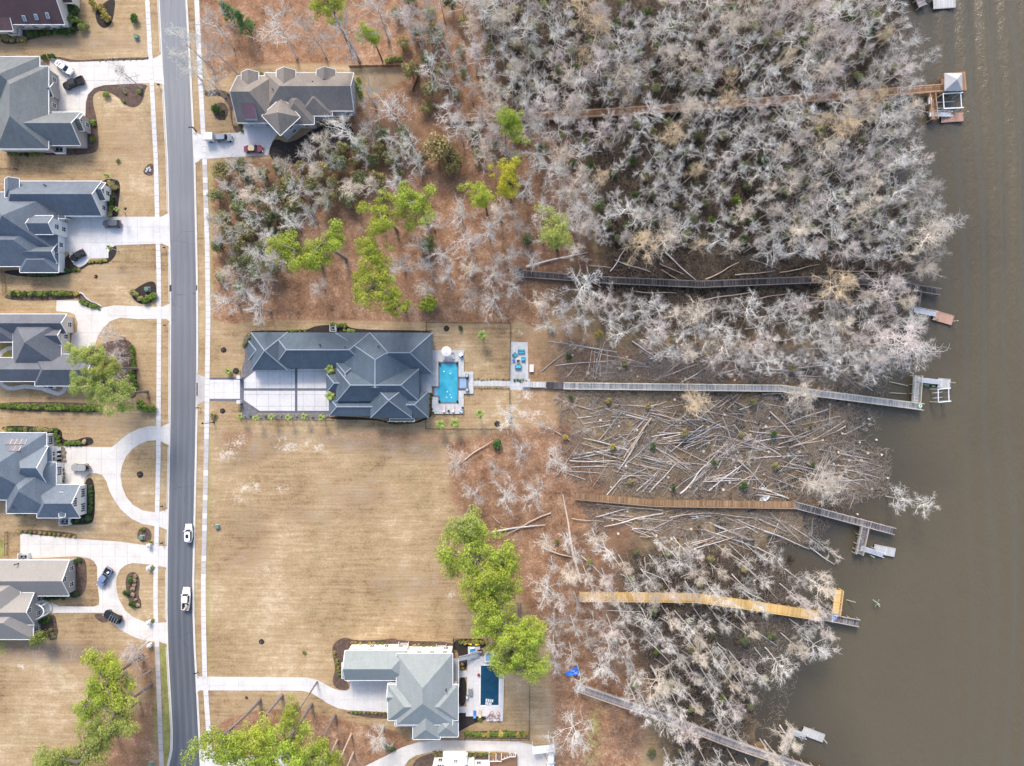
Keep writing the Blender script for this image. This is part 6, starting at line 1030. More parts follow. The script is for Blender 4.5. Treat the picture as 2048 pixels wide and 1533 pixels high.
for wh, poly, sp, zr_, mixk, rr in ZONES:
    for px, py in scatter(poly, sp, zr, TP):
        if 'flooded' in wh + ' ' and vnoise(np.array(px), np.array(py), 75, 12) < .2 and zr.random() < .7: continue
        if 'yellow' in wh and vnoise(np.array(px), np.array(py), 60, 15) < .38 and zr.random() < .75: continue
        r_ = zr.uniform(*rr); w2 = wh; f_ = (r_ - rr[0]) / (rr[1] - rr[0]); sz = 'slender ' if f_ < .3 else 'broad ' if f_ > .72 else ''
        if 'orange-brown' in wh: w2 = 'in the flooded wood beyond the orange-brown boardwalk' if py < np.interp(px, [q[0] for q in DOCKS['A']], [q[1] for q in DOCKS['A']]) else 'in the flooded wood between the gazebo and dark boardwalks'
        if 'yellow' in wh: w2 = 'between the brown and yellow boardwalks' if py < np.interp(px, [q[0] for q in DOCKS['E']], [q[1] for q in DOCKS['E']]) else 'between the yellow and slanting boardwalks' if py < np.interp(px, [q[0] for q in DOCKS['F']], [q[1] for q in DOCKS['F']]) else 'beyond the slanting boardwalk'
        bare(px, py, zr.uniform(*zr_), zr.choice(list(mixk), p=list(mixk.values())), w2, r_, pre=sz)
PN = [(597, 505, 46, 'n', 'left of a pair on orange litter by the thicket'), (650, 488, 42, 'n', 'right of a pair on orange litter by the thicket'), (765, 424, 40, 'n', 'left of the twin crowns above the pool lawn wood'), (838, 416, 42, 'n', 'right of the twin crowns above the pool lawn wood'), (737, 507, 34, 'n', 'in a short column above the slate blue house, upper'), (752, 572, 44, 'n', 'in a short column above the slate blue house, middle'), (785, 606, 26, 'n', 'small at the foot of the column above the slate blue house'), (1010, 245, 33, 'n', 'standing over the orange-brown boardwalk'), (968, 386, 29, 'n', 'beside the yellowing pine in the leaf litter'), (1022, 360, 34, 'y', 'with yellowing needles in the leaf litter'), (1028, 315, 20, 'd', 'small above the yellowing pine'), (1125, 464, 40, 'd', 'pale at the edge of the flooded wood'), (660, 12, 34, 'n', 'at the top of the orange litter'), (742, 66, 22, 'n', 'small against the dense wood'), (930, 1045, 46, 'd', 'thin at the corner of the empty lot'), (955, 1110, 62, 'n', 'large at the edge of the empty lot'), (1000, 1140, 40, 'n', 'beside the large pine at the edge of the lot'), (985, 1225, 56, 'n', 'large above the dark pool garden'), (1040, 1265, 50, 'n', 'beside the dark pool garden fence'), (1010, 1310, 36, 'd', 'reaching over the hot tub'), (1000, 1262, 44, 'n', 'filling the line above the dark pool garden'), (1030, 1298, 44, 'n', 'filling the line beside the hot tub'), (962, 1170, 44, 'n', 'between the two large pines at the lot edge'), (1045, 1335, 42, 'n', 'lowest beside the dark pool lawn'), (215, 1360, 64, 'n', 'large on the meadow below the taupe house'), (235, 1425, 50, 'd', 'on the meadow beside the large one'), (180, 1400, 46, 'n', 'on the meadow edge, outer side of the large one'), (210, 1460, 34, 'd', 'thin, lowest of the meadow clump'), (160, 1520, 70, 'd', 'spreading at the foot of the meadow'), (110, 1535, 44, 'd', 'beside the spreading one at the foot of the meadow'), (455, 1480, 56, 'n', 'over the sidewalk below the long drive'), (505, 1470, 50, 'n', 'broad, beside the one over the sidewalk'), (572, 1490, 50, 'n', 'on the bright orange litter bed'), (585, 1440, 26, 'n', 'at the upper tip of the orange litter bed'), (625, 1515, 40, 'n', 'at the concrete under the orange litter bed'), (540, 1535, 44, 'n', 'lowest over the concrete by the street'), (175, 705, 40, 'd', 'upper over the dark slate roof'), (205, 735, 36, 'd', 'middle over the dark slate roof'), (185, 775, 38, 'd', 'lower beside the dark slate roof'), (228, 785, 42, 'd', 'lowest beside the clipped hedge')]
for px, py, r_, kd, wh in PN:
    zc = {34: 20, 20: 12, 22: 14}.get(r_, 20); zc = 15 if px < 300 else zc; zc = 6 if (px, py) in ((1028, 315),) else zc
    tree('pine_tree', f"{ {'n': 'bright green', 'y': 'golden', 'd': 'dull green'}[kd]} pine {wh}", None, random.choice(PINE), px, py, zc, 19.5, 1, {'n': 'pine_needles', 'y': 'pine_yellow', 'd': 'pine_dim'}[kd], None, r_ / S / (4.6 if px < 300 else 4.1))
for base, lab in (((675, 1480), 'middle of three bare pine trunks on the orange litter bed'), ((703, 1468), 'thin pine with a bare curving trunk on the orange litter bed'), ((707, 1505), 'short pine trunk at the arching driveway')):
    q = P(*base); root = tag(empty('pine_tree', (q.x, q.y, -.05), 1.0), lab, 'tree'); root.scale = (.8, .8, .95); inst('trunk', PINE[1][0], root, material='log_tan'); inst('crown', PINE[1][1], root)
for px, py, k, lab in ((455, 22, .8, 'dark green cedar, smaller of two by the sidewalk'), (486, 45, 1.0, 'dark green cedar, larger of two by the sidewalk')): tree('cedar_tree', lab, None, CEDAR[0], px, py, 5 * k, 5, 1, None, None, k * 1.2)
def shrub(px, py, r, label, group, m_='hedge', hz=1.0, proto=None, name='shrub', cat='shrub', zc=None):
    w_ = P(px, py, zc or .6 * r / S * hz); z = float(ground_z(w_.x * S + CX, CY - w_.y * S)); root = tag(empty(name, (w_.x, w_.y, z), random.uniform(0, 6)), label, cat, group); k = r / S; root.scale = (k, k, k * hz); p_ = proto or random.choice(BUSH); inst('stem', p_[0], root); inst('foliage', p_[1], root, material=m_); return root
def row(a, b, n, r, label, m_='hedge', hz=1.0, jit=1.0):
    nm = 'hedge_shrub' if 'hedge' in label else 'grass_tuft' if 'grass' in label else 'small_plant' if 'plant' in label or 'tiny' in label else 'shrub'
    for k in range(n):
        t_ = k / max(1, n - 1); shrub(a[0] + (b[0] - a[0]) * t_ + random.uniform(-jit, jit), a[1] + (b[1] - a[1]) * t_ + random.uniform(-jit, jit), r * random.uniform(.85, 1.15), label, label + ' (row)', m_ if isinstance(m_, str) else random.choice(m_), hz, None, nm, nm.replace('_', ' '))
row((0, 812), (195, 817), 24, 7.5, 'green shrub of the long clipped hedge below the courtyard house', 'hedge', 1.2); row((20, 588), (140, 587), 13, 7, 'green shrub of the hedge above the curving drive', ['hedge', 'hedge', 'hedge_dark'], 1.1); shrub(152, 588, 6.5, 'golden shrub ending the hedge above the curving drive', None, 'golden')
row((163, 604), (196, 616), 7, 5.5, 'yellow-green shrub in the boulder bed', 'hedge', 1, 2); row((265, 583), (280, 597), 4, 6.5, 'olive shrub beside the utility box by the sidewalk', 'olive'); row((290, 600), (308, 592), 4, 8, 'glossy green shrub below the utility box by the sidewalk', 'hedge', 1.2)
row((264, 695), (268, 735), 7, 6, 'green shrub lining the pine straw bed, upper', 'hedge', 1.3); row((260, 740), (274, 775), 6, 6.5, 'green shrub lining the pine straw bed, lower', 'hedge', 1.3); row((280, 808), (302, 820), 5, 9, 'yellow-green shrub of the round clump by the sidewalk', 'hedge', 1.3, 3)
row((10, 858), (112, 860), 11, 6, 'rounded shrub behind the solar panel roof', ['hedge', 'olive', 'hedge_dark'], 1.0); row((112, 868), (118, 890), 4, 6, 'shrub at the corner of the solar panel house', 'hedge'); row((132, 887), (158, 887), 5, 5.5, 'clipped shrub above the horseshoe drive', 'hedge'); shrub(168, 884, 6, 'straw tuft at the end of the clipped shrubs', None, 'straw')
row((126, 896), (128, 920), 4, 4, 'tan ornamental grass before the white porch, upper', ['straw', 'golden']); row((126, 940), (126, 963), 4, 4, 'olive shrub before the white porch, lower', ['olive', 'hedge']); row((182, 975), (181, 1022), 7, 5.5, 'dark green shrub along the gabled wing by the horseshoe drive', 'hedge_dark'); row((176, 1036), (130, 1046), 5, 6, 'dark shrub round the gabled wing corner', 'hedge_dark'); row((30, 1027), (50, 1029), 3, 4.5, 'small dark shrub under the hipped roof edge', 'hedge_dark')
row((40, 1063), (148, 1073), 12, 4, 'tiny shrub in the strip above the cream driveway', ['hedge', 'olive', 'golden']); shrub(285, 1059, 5, 'fern in the round mulch bed by the utility box', None, 'hedge'); row((300, 1084), (304, 1088), 1, 4, 'small shrub behind the first ball pillar', 'hedge'); shrub(305, 1136, 4, 'small shrub behind the second ball pillar', None, 'hedge'); shrub(305, 1241, 4, 'small shrub behind the third ball pillar', None, 'hedge')
row((150, 1125), (158, 1120), 2, 6, 'dark shrub at the upper corner of the taupe gable', 'hedge_dark'); shrub(150, 1190, 8, 'round green shrub at the lower corner of the taupe gable', None, 'hedge_dark'); row((90, 1197), (125, 1197), 5, 5, 'dark pointed shrub along the taupe wing', 'hedge_dark', 1.6); row((82, 1245), (98, 1238), 4, 6, 'dark shrub beside the round entry porch', 'hedge_dark', 1.5); row((100, 1260), (108, 1275), 3, 5, 'twiggy olive shrub in the entry bed', 'olive')
shrub(260, 1160, 8, 'green shrub in the island bed beside the white boulder', None, 'hedge_dark', 1.2); shrub(252, 1186, 8, 'green shrub in the middle of the island bed', None, 'hedge_dark', 1.2); shrub(264, 1208, 8, 'green shrub at the foot of the island bed', None, 'hedge_dark', 1.2); row((270, 1152), (266, 1178), 4, 5, 'tan ornamental grass in the island bed', 'straw'); row((266, 1190), (276, 1210), 3, 4.5, 'tan ornamental grass at the lower island bed', 'straw')
tree('young_tree', 'pale yellow-green young tree at the corner of the taupe house', None, SCRUB[0], 82, 1277, 3.2, .55, 1, 'palm', None, 2.1, crown='foliage', stem='stem')
shrub(268, 37, 11, 'round dark green shrub on the lawn of the red roofed house', None, 'hedge_dark', 1.1); row((60, 68), (145, 62), 8, 8, 'dark shrub along the wall of the red roofed house', 'hedge_dark', 1.2); row((140, 15), (150, 22), 3, 10, 'dark shrub at the gable of the red roofed house', 'hedge_dark', 1.4); row((142, 36), (170, 56), 6, 8, 'yellow-green leafy shrub at the corner of the red roofed house', 'palm', 1.6, 4); row((190, 5), (215, 35), 6, 8, 'pale golden twiggy shrub in the bed by the red roofed house', 'golden', 1.4, 6); row((0, 75), (48, 80), 5, 8, 'brown twiggy shrub behind the air conditioners', 'olive')
shrub(212, 190, 8, 'round shrub in the mulch bed by the black pickup, outer', None, 'hedge'); shrub(246, 203, 5, 'small round shrub in the mulch bed by the sidewalk, lower', None, 'hedge'); shrub(278, 184, 5.5, 'small round shrub in the mulch bed by the sidewalk, upper', None, 'hedge'); row((245, 180), (250, 185), 2, 4.5, 'small olive shrub at the foot of the thin bare tree', 'olive'); row((200, 120), (295, 116), 9, 2.6, 'tiny plant in the strip above the pale driveway', 'olive'); row((85, 115), (106, 112), 4, 6, 'dark green shrub at the corner of the grey house', 'hedge_dark', 1.5); row((185, 243), (186, 247), 2, 6, 'shrub under the steep gable, upper', 'hedge'); shrub(185, 278, 6.5, 'green shrub under the steep gable, lower', None, 'hedge'); row((20, 308), (85, 309), 7, 6, 'shrub along the lower wall of the grey house', ['hedge', 'hedge_dark', 'olive']); shrub(236, 322, 5, 'small green shrub on the lawn below the grey house', None, 'hedge')
row((218, 365), (230, 375), 3, 7, 'grey-green shrub at the white gable, upper', 'olive'); row((222, 395), (220, 430), 6, 6.5, 'dark shrub along the white gable wall', ['hedge_dark', 'olive', 'hedge_dark']); row((180, 524), (212, 521), 6, 4.5, 'low yellow-green shrub edging the bright driveway', ['hedge', 'golden']); row((60, 549), (112, 549), 7, 6, 'dark shrub along the hipped end of the blue-grey house', 'hedge_dark'); row((118, 540), (150, 540), 3, 6, 'dark shrub by the small black sports car', 'hedge_dark'); shrub(157, 539, 4, 'yellow plant at the tip of the bright driveway', None, 'golden')
shrub(432, 218, 11, 'glossy evergreen shrub in the round lawn bed', None, 'hedge_dark', 1.3); row((446, 222), (448, 236), 3, 3.5, 'tiny dark plant in the round lawn bed', 'hedge_dark'); row((412, 183), (455, 190), 6, 2.8, 'tiny plant edging the bed left of the metal roofed house', 'hedge_dark'); row((510, 147), (545, 146), 4, 5, 'yellow-green shrub along the dormers', 'hedge'); row((716, 160), (722, 195), 5, 6, 'green shrub at the glazed gable', 'hedge'); row((480, 250), (484, 262), 2, 5, 'dark shrub beside the white driveway corner', 'hedge_dark'); row((775, 122), (800, 118), 4, 6, 'bright green low shrub by the wooden fence', 'hedge')
row((665, 650), (690, 652), 4, 6, 'bright green shrub behind the slate blue house', 'hedge', .9); row((575, 662), (610, 662), 5, 4, 'small green shrub along the back wall of the slate blue house', 'hedge', .8); row((690, 660), (705, 662), 3, 4.5, 'yellow-green plant beside the back air conditioner', 'palm', .8); row((785, 845), (824, 845), 5, 3, 'tiny dark shrub below the porch frame', 'hedge_dark'); row((862, 790), (862, 825), 6, 3.5, 'green shrub between the hipped wing and the pool terrace', 'hedge_dark'); shrub(921, 657, 6, 'round dark shrub inside the iron fence', None, 'hedge_dark', 1.1); shrub(427, 831, 8, 'twiggy shrub in a mulch ring by the sidewalk', None, 'olive'); row((950, 758.5), (1018, 759), 12, 2.6, 'tiny plant edging the stone walk, upper side', ['olive', 'straw']); row((950, 775), (1018, 776.5), 12, 2.6, 'tiny plant edging the stone walk, lower side', ['olive', 'straw']); row((1030, 761), (1052, 763), 5, 3, 'trailing green plant at the foot of the stone patio', 'hedge_dark')
row((500, 832), (655, 833), 11, 3.2, 'brown grass tuft in the gravel margin of the court', ['olive', 'straw']); row((488, 690), (498, 672), 4, 5, 'brown twiggy plant at the gravel corner', 'olive')
row((935, 1469), (1052, 1469), 15, 7, 'yellow-green shrub of the hedge inside the iron fence', ['hedge', 'hedge', 'golden'], 1.0); row((920, 1285), (972, 1284), 7, 6, 'yellow-green shrub behind the yellow kayak', ['hedge', 'golden']); row((703, 1286), (720, 1287), 3, 4, 'rusty shrub along the cream wall, first', 'golden'); row((738, 1288), (772, 1289), 5, 4.5, 'small shrub along the cream wall, middle', ['hedge', 'olive', 'golden']); row((828, 1291), (868, 1293), 5, 4.5, 'rounded shrub between the two enclosures', ['olive', 'hedge']); row((668, 1305), (680, 1350), 7, 4.5, 'small shrub in the sweeping grey mulch bed', ['olive', 'hedge', 'golden']); shrub(960, 1440, 5.5, 'round yellow-green shrub at the mulch wedge', None, 'hedge'); row((925, 1330), (925, 1338), 2, 4, 'rusty plant under the stair', 'golden'); row((703, 1425), (778, 1427), 10, 3.5, 'olive grass tuft below the white drive court', ['olive', 'hedge']); row((770, 1493), (785, 1496), 3, 8, 'dark green shrub beside the arching driveway', 'hedge_dark'); row((870, 1507), (880, 1508), 2, 6, 'olive shrub left of the white entry', 'olive'); row((938, 1509), (972, 1509), 4, 5, 'small shrub along the white wall', ['olive', 'hedge']); shrub(988, 1508, 5, 'yellow shrub in the deck bed', None, 'golden'); row((1010, 1460), (1014, 1462), 1, 5, 'pale spiky plant at the terrace corner', 'straw'); shrub(608, 1305, 5, 'small yellow-green shrub in the lower tan lawn', None, 'hedge'); shrub(855, 608, 20, 'bright green round shrub on the litter above the iron fence', None, 'pine_needles', 1.0); shrub(995, 888, 12, 'dark green shrub beside the log at the pool lawn corner', None, 'hedge_dark')
def palmtree(px, py, h_, k, label, m_='palm', zc=None):
    w_ = P(px, py, h_ + .2); root = tag(empty('palm_tree', (w_.x, w_.y, 0), random.uniform(0, 6)), label, 'palm'); T_, F_ = PALM[4.0 if h_ > 2 else 1.0]; root.scale = (k, k, h_ / (4.0 if h_ > 2 else 1.0)); inst('trunk', T_, root)
    for f in F_: inst('frond', f, root, material=m_)
for px, py, h_, k, lab in ((879.5, 849, 4, .95, 'left palm of two below the turquoise pool terrace'), (911, 847, 4, .95, 'right palm of two below the turquoise pool terrace'), (959, 829, 4, .85, 'palm in the lawn beside the corner mulch ring'), (964.5, 672.5, 4, .95, 'palm in the upper pool lawn'), (659, 740, 4, .9, 'palm between the garage wing and the court wall'), (659, 791, 4, .9, 'palm at the far end of the court'), (457, 744, 1, .65, 'small palm beside the gate mulch ring')): palmtree(px, py, h_, k, lab)
for k, px in enumerate((480, 512, 543, 576, 608, 643)): palmtree(px, 834 + (k % 2) * 3, 3.2, .62, ['palm by the gate fence, first of the row', 'second palm from the gate fence', 'third palm from the gate fence', 'fourth palm from the gate fence', 'fifth palm from the gate fence', 'sixth palm of the row, beside the hipped wing'][k])
for px, py, lab in ((218, 520 - 24, 'thin palm in the dark bed of the bright driveway'), (232, 418, 'thin palm leaning by the white gable wall'), (213, 352, 'thin palm at the upper corner of the white gable')): palmtree(px, py, 4, .5, lab)
# evergreen understorey
random.seed(33)
EV = [('evergreen bush in the thicket beside the sidewalk', [(430, 340), (570, 325), (640, 300), (800, 250), (850, 320), (700, 400), (600, 430), (560, 520), (480, 600), (435, 560)], 33, (13, 24), ['evergreen', 'olive', 'olive', 'evergreen']), ('evergreen bush under the dense wood behind the metal roofed house', [(780, 0), (1060, 0), (1100, 300), (900, 320), (840, 200)], 46, (12, 22), ['evergreen', 'olive', 'evergreen']), ('small bush under the flooded wood', [(1060, 0), (1780, 0), (1800, 240), (1840, 480), (1230, 480), (1120, 300)], 38, (7, 15), ['evergreen', 'hedge', 'olive', 'evergreen', 'hedge_dark']), ('small bush among the lower wood', [(1110, 1080), (1480, 1110), (1560, 1300), (1500, 1500), (1300, 1520), (1230, 1280)], 64, (6, 12), ['olive', 'hedge', 'evergreen']), ('bush among the fallen trees', [(1100, 650), (1600, 700), (1640, 960), (1300, 1000), (1130, 880)], 80, (6, 12), ['olive', 'golden', 'hedge_dark'])]
for lab, poly, sp, (r0, r1), ms in EV:
    for px, py in scatter(poly, sp, zr):
        m_ = random.choice(ms); cn_ = {'evergreen': 'dark', 'hedge_dark': 'deep green', 'olive': 'olive', 'hedge': 'bright', 'golden': 'golden'}[m_]; r_ = random.uniform(r0, r1); w_ = P(px, py, 2)
        if clear_of(w_.x, w_.y, 1.2 + r_ / S, r_ / S): shrub(px, py, r_, f'{cn_} {lab}', f'{cn_} {lab}', m_, random.uniform(1.2, 2.2), random.choice(SCRUB), 'bush', 'bush')
for px, py, r_, m_, lab in ((582, 410, 16, 'evergreen', 'dense dark evergreen at the edge of the thicket'), (578, 362, 24, 'olive', 'large olive evergreen in the thicket'), (492, 462, 22, 'olive', 'brown-olive evergreen by the pink tree'), (720, 290, 22, 'evergreen', 'tall dark evergreen behind the metal roofed house'), (760, 268, 20, 'evergreen', 'dark evergreen by the bay wall'), (875, 300, 36, 'olive', 'large olive evergreen below the orange-brown boardwalk start'), (910, 330, 26, 'olive', 'second olive evergreen below the boardwalk start'), (855, 485, 20, 'cedar', 'spiky green bush right of the twin pines'), (1055, 478, 16, 'evergreen', 'green bush with bare twigs beside the dull pine'), (865, 70, 26, 'olive', 'tall olive evergreen in the dense wood'), (1010, 40, 18, 'evergreen', 'dark evergreen between white trees in the dense wood')): shrub(px, py, r_, lab, None, m_, 1.6, random.choice(SCRUB), 'bush', 'bush')
# ---------------------------------------------------------------- fallen logs, stumps, brush
def logmesh(seed, branches=0):
    rs = np.random.default_rng(seed); m_ = MB(); pts = [Vector((x - .5, .1 * math.sin((3 + seed % 3) * x + seed * 1.7) + rs.normal(0, .012), 0)) for x in np.linspace(0, 1, 7)]; n = 7
    k = [1, .95, .9, .82, .72, .6, .4]
    for i, p in enumerate(pts):
        for j in range(n): a = 2 * math.pi * j / n; m_.v.append((p.x, p.y * 12 + k[i] * math.cos(a), k[i] * math.sin(a)))
    for i in range(6):
        for j in range(n): m_.f.append((i * n + j, i * n + (j + 1) % n, (i + 1) * n + (j + 1) % n, (i + 1) * n + j)); m_.m.append(0)
    m_.f.append(tuple(range(n))); m_.m.append(1); m_.f.append(tuple(reversed(range(6 * n, 7 * n)))); m_.m.append(1); return m_.mesh('log', ['log_grey', 'cut_wood'])
LOGS = [logmesh(i) for i in range(5)]; LOGT = []
for l_ in LOGS: c_ = l_.copy(); c_.materials[0] = MATS['log_tan']; LOGT.append(c_)
random.seed(4)
NPOLE = [0]
def log(a, b, r, label, group, tan=.2, lift=None):
    pole = 'pole' in label
    if pole and NPOLE[0] >= 290: return
    za, zb = float(ground_z(*a)), float(ground_z(*b)); l1, l2 = (random.uniform(.05, .5), random.uniform(.05, .6)) if lift is None else lift; p, q = P(*a, max(za, -.7) + r * .7 + l1), P(*b, max(zb, -.7) + r * .5 + l2); d = q - p; o = bpy.data.objects.new('felled_pole' if pole else 'log', random.choice(LOGT if random.random() < tan else LOGS)); C.objects.link(o)
    if min(float(segdist(np.array(t_.x), np.array(t_.y), dk_)) for t_ in (p, p.lerp(q, .25), p.lerp(q, .5), p.lerp(q, .75), q) for dk_ in DOCKW) < .9: bpy.data.objects.remove(o); return
    NPOLE[0] += pole; o.location = (p + q) / 2; o.rotation_euler = d.to_track_quat('X', 'Z').to_euler(); o.scale = (d.length, r, r); tag(o, label, 'log', group); return o
LT = [((1234, 703), (1095, 684), .2), ((1290, 730), (1186, 702), .24), ((1300, 719), (1388, 711), .24), ((1351, 728), (1426, 707), .2), ((1306, 760), (1394, 730), .17), ((1363, 764), (1422, 732), .18), ((1426, 755), (1470, 738), .22), ((1084, 743), (1144, 694), .14), ((1130, 756), (1155, 731), .18), ((1110, 732), (1232, 720), .13), ((1267, 862), (1319, 803), .22), ((1304, 836), (1232, 945), .32), ((1257, 899), (1165, 878), .28), ((1227, 898), (1144, 913), .14), ((1113, 951), (1161, 886), .15), ((1196, 882), (1248, 820), .13), ((1165, 849), (1230, 840), .15), ((1154, 838), (1204, 828), .13), ((1298, 890), (1355, 842), .2), ((1407, 851), (1340, 903), .16), ((1382, 863), (1470, 852), .17), ((1336, 884), (1447, 870), .15), ((1334, 889), (1452, 877), .15), ((1436, 934), (1332, 886), .16), ((1438, 935), (1296, 918), .2), ((1436, 939), (1457, 890), .15), ((1384, 820), (1470, 835), .2), ((1445, 836), (1470, 901), .15), ((1140, 935), (1215, 934), .15), ((1139, 942), (1205, 948), .13),
      ((1239, 959), (1297, 938), .24), ((1274, 984), (1322, 935), .19), ((1287, 984), (1318, 942), .17), ((1300, 986), (1352, 924), .22), ((1360, 988), (1412, 932), .3), ((1352, 978), (1400, 941), .19), ((1418, 982), (1483, 932), .22), ((1490, 983), (1521, 924), .2), ((1406, 963), (1519, 960), .15), ((1475, 920), (1540, 983), .17), ((1326, 1028), (1208, 1052), .24), ((1143, 1037), (1208, 1045), .15), ((1339, 1037), (1412, 1024), .22), ((1512, 1037), (1412, 1024), .18), ((1325, 1022), (1189, 1008), .15), ((1377, 1022), (1281, 1070), .13), ((1515, 1066), (1441, 1028), .17), ((1492, 1053), (1433, 1069), .18), ((1512, 741), (1610, 742), .24), ((1524, 787), (1562, 789), .22), ((1539, 824), (1616, 901), .24), ((1656, 817), (1574, 849), .2), ((1689, 842), (1616, 886), .19), ((1691, 852), (1645, 876), .2), ((1681, 834), (1604, 849), .18), ((1497, 918), (1616, 912), .22), ((1489, 865), (1570, 918), .17), ((1497, 916), (1524, 845), .15), ((1470, 834), (1516, 849), .19), ((1526, 857), (1599, 851), .15), ((1716, 920), (1662, 893), .17), ((1683, 938), (1760, 957), .16), ((1723, 924), (1768, 934), .14), ((1722, 780), (1666, 730), .16), ((1745, 782), (1708, 761), .15), ((1612, 732), (1547, 728), .18), ((1541, 1025), (1600, 1085), .22), ((1528, 1064), (1620, 1097), .26), ((1620, 1097), (1670, 1129), .16), ((1627, 1035), (1622, 1074), .13), ((1708, 989), (1700, 1020), .14)]
for a, b, r in LT:
    wh = 'above the silver boardwalk' if a[1] < 790 else 'between the silver and brown boardwalks' if a[1] < 1000 else 'below the brown boardwalk'; th = 'thick' if r > .21 else 'thin' if r < .15 else 'long'
    log(a, b, r * .78, f'{th} felled trunk lying in the clearing {wh}', f'{th} felled trunks {wh}')
for a, b, r, lab in (((930, 921), (985, 880), .17, 'lone felled log beside the corner of the pool lawn'), ((983, 1065), (1091, 1051), .25, 'dark fallen log on litter beside the large pines, lower of two'), ((1102, 1027), (1014, 1066), .2, 'dark fallen log crossing another beside the large pines'), ((1000, 1047), (982, 1029), .12, 'short bent branch on litter beside the large pines'), ((1083, 1094), (1164, 1124), .2, 'brown log meeting the long leaning trunk'), ((1164, 1166), (1122, 990), .36, 'very long pale trunk with roots at its foot'), ((1052, 534), (1175, 506), .22, 'dark fallen trunk behind the landing deck'), ((1179, 530), (1221, 537), .15, 'short grey log near the landing deck')): log(a, b, r, lab, None, .7)
for a, b, r in (((1220, 543), (1251, 500), .15), ((1329, 506), (1393, 560), .17), ((1322, 541), (1360, 560), .14), ((1320, 527), (1366, 550), .13), ((1410, 559), (1479, 526), .17), ((1470, 552), (1550, 541), .16), ((1272, 583), (1354, 588), .15), ((1400, 604), (1498, 584), .19), ((1230, 520), (1300, 545), .13), ((1560, 545), (1640, 530), .14), ((1520, 598), (1580, 586), .13), ((1660, 540), (1760, 545), .14), ((1500, 520), (1560, 538), .12), ((1600, 590), (1660, 600), .13)): log(a, b, r, 'thin fallen trunk beside the dark boardwalk', 'fallen trunks by the dark boardwalk', .6)
FT = [((1640, 900), 10), ((1690, 960), 30), ((1660, 930), 5), ((1600, 880), -30), ((1560, 900), 200), ((1500, 880), 160), ((1430, 900), 20), ((1380, 930), 190), ((1330, 860), -35), ((1280, 870), 150), ((1220, 850), 170), ((1200, 910), 185), ((1180, 820), 200), ((1250, 930), -40), ((1460, 960), -50), ((1540, 950), 40), ((1600, 960), 30), ((1480, 820), -20), ((1540, 810), 10), ((1620, 1070), 40), ((1580, 1050), 35), ((1250, 1030), 175), ((1330, 1050), 195), ((1430, 1050), 25), ((1480, 1080), 40), ((1230, 745), 175), ((1300, 735), 185), ((1360, 745), 160), ((1400, 735), 15), ((1470, 748), 5), ((1560, 738), -8), ((1640, 735), 12), ((1200, 700), 190), ((1250, 720), 165), ((1180, 735), 150), ((1440, 720), -20), ((1520, 735), 10), ((1590, 750), 5), ((1660, 745), 20), ((1690, 870), -25), ((1640, 830), -20), ((1600, 1010), 30), ((1170, 960), 200), ((1140, 880), 210)]
for (px, py), an in FT:                              # felled trees that still have their branches, lying on their side
    q = P(px, py); d = Vector((math.cos(R(-an)), math.sin(R(-an)), random.uniform(-.03, .06))); e_ = q + d * 3.0
    if min(float(segdist(np.array(t_.x), np.array(t_.y), dk_)) for t_ in (q, q + d * 4, q + d * 8) for dk_ in DOCKW) < 2.4: continue
    root = tag(empty('fallen_tree', (q.x, q.y, max(float(ground_z(px, py)), WATER_Z) + .25)), 'felled tree with its bare branches lying in the cleared swamp', 'fallen tree', 'felled trees with branches'); root.rotation_euler = d.to_track_quat('Z', 'Y').to_euler(); k = random.uniform(.55, .85); root.scale = (k * .8, k * .8, k); pr = random.choice(BARE); bk = random.choice(['log_grey', 'bark_grey', 'bark_tan', 'bark_pink']); inst('trunk', pr[0], root, material='log_grey'); inst('branches', pr[1], root, material=bk)
LZ = [([(1130, 695), (1500, 705), (1740, 725), (1690, 765), (1300, 760), (1130, 758)], 34, 0, .5), ([(1150, 795), (1620, 805), (1690, 860), (1760, 950), (1690, 985), (1500, 990), (1180, 975), (1150, 900)], 150, None, 1), ([(1180, 1020), (1500, 1025), (1590, 1060), (1500, 1100), (1330, 1085), (1200, 1065)], 34, None, 1)]
for (poly, n, _, _), nb_, PL in zip(LZ, (7, 25, 8), ('thin felled pole in the cleared strip above the silver boardwalk', 'thin felled pole between the silver and brown boardwalks', 'thin felled pole in the cleared strip below the brown boardwalk')):
    for bx, by in scatter(poly, 30, zr, (), nb_):        # bundles of poles felled the same way
        a0 = random.choice([random.gauss(-.12, .25), random.gauss(-.85, .2), random.gauss(.35, .25), random.gauss(-.12, .25)]); L0 = random.uniform(45, 100)
        for _ in range(random.randint(4, 8)):
            px, py = bx + random.gauss(0, 11), by + random.gauss(0, 9); a = a0 + random.gauss(0, .13); L = L0 * random.uniform(.6, 1.25); dx, dy = math.cos(a) * L / 2, math.sin(a) * L / 2
            log((px - dx, py - dy), (px + dx, py + dy), random.uniform(.055, .15), PL, 'poles: ' + PL, .4)
    for px, py in scatter(poly, 12, zr, (), n // 3):
        a = random.uniform(0, 3.14); L = random.uniform(20, 60); dx, dy = math.cos(a) * L / 2, math.sin(a) * L / 2; log((px - dx, py - dy), (px + dx, py + dy), random.uniform(.05, .11), PL, 'poles: ' + PL, .4)
for px, py in scatter([(1180, 1090), (1480, 1100), (1560, 1200), (1500, 1400), (1400, 1480), (1290, 1300), (1200, 1200)], 30, zr, (), 46):
    a = random.gauss(.75, .35); L = random.uniform(25, 80); dx, dy = math.cos(a) * L / 2, math.sin(a) * L / 2; log((px - dx, py - dy), (px + dx, py + dy), random.uniform(.07, .15), 'fallen trunk lying under the lower wood', 'fallen trunks under the lower wood', .4)
STUMP = MB(); N = 9
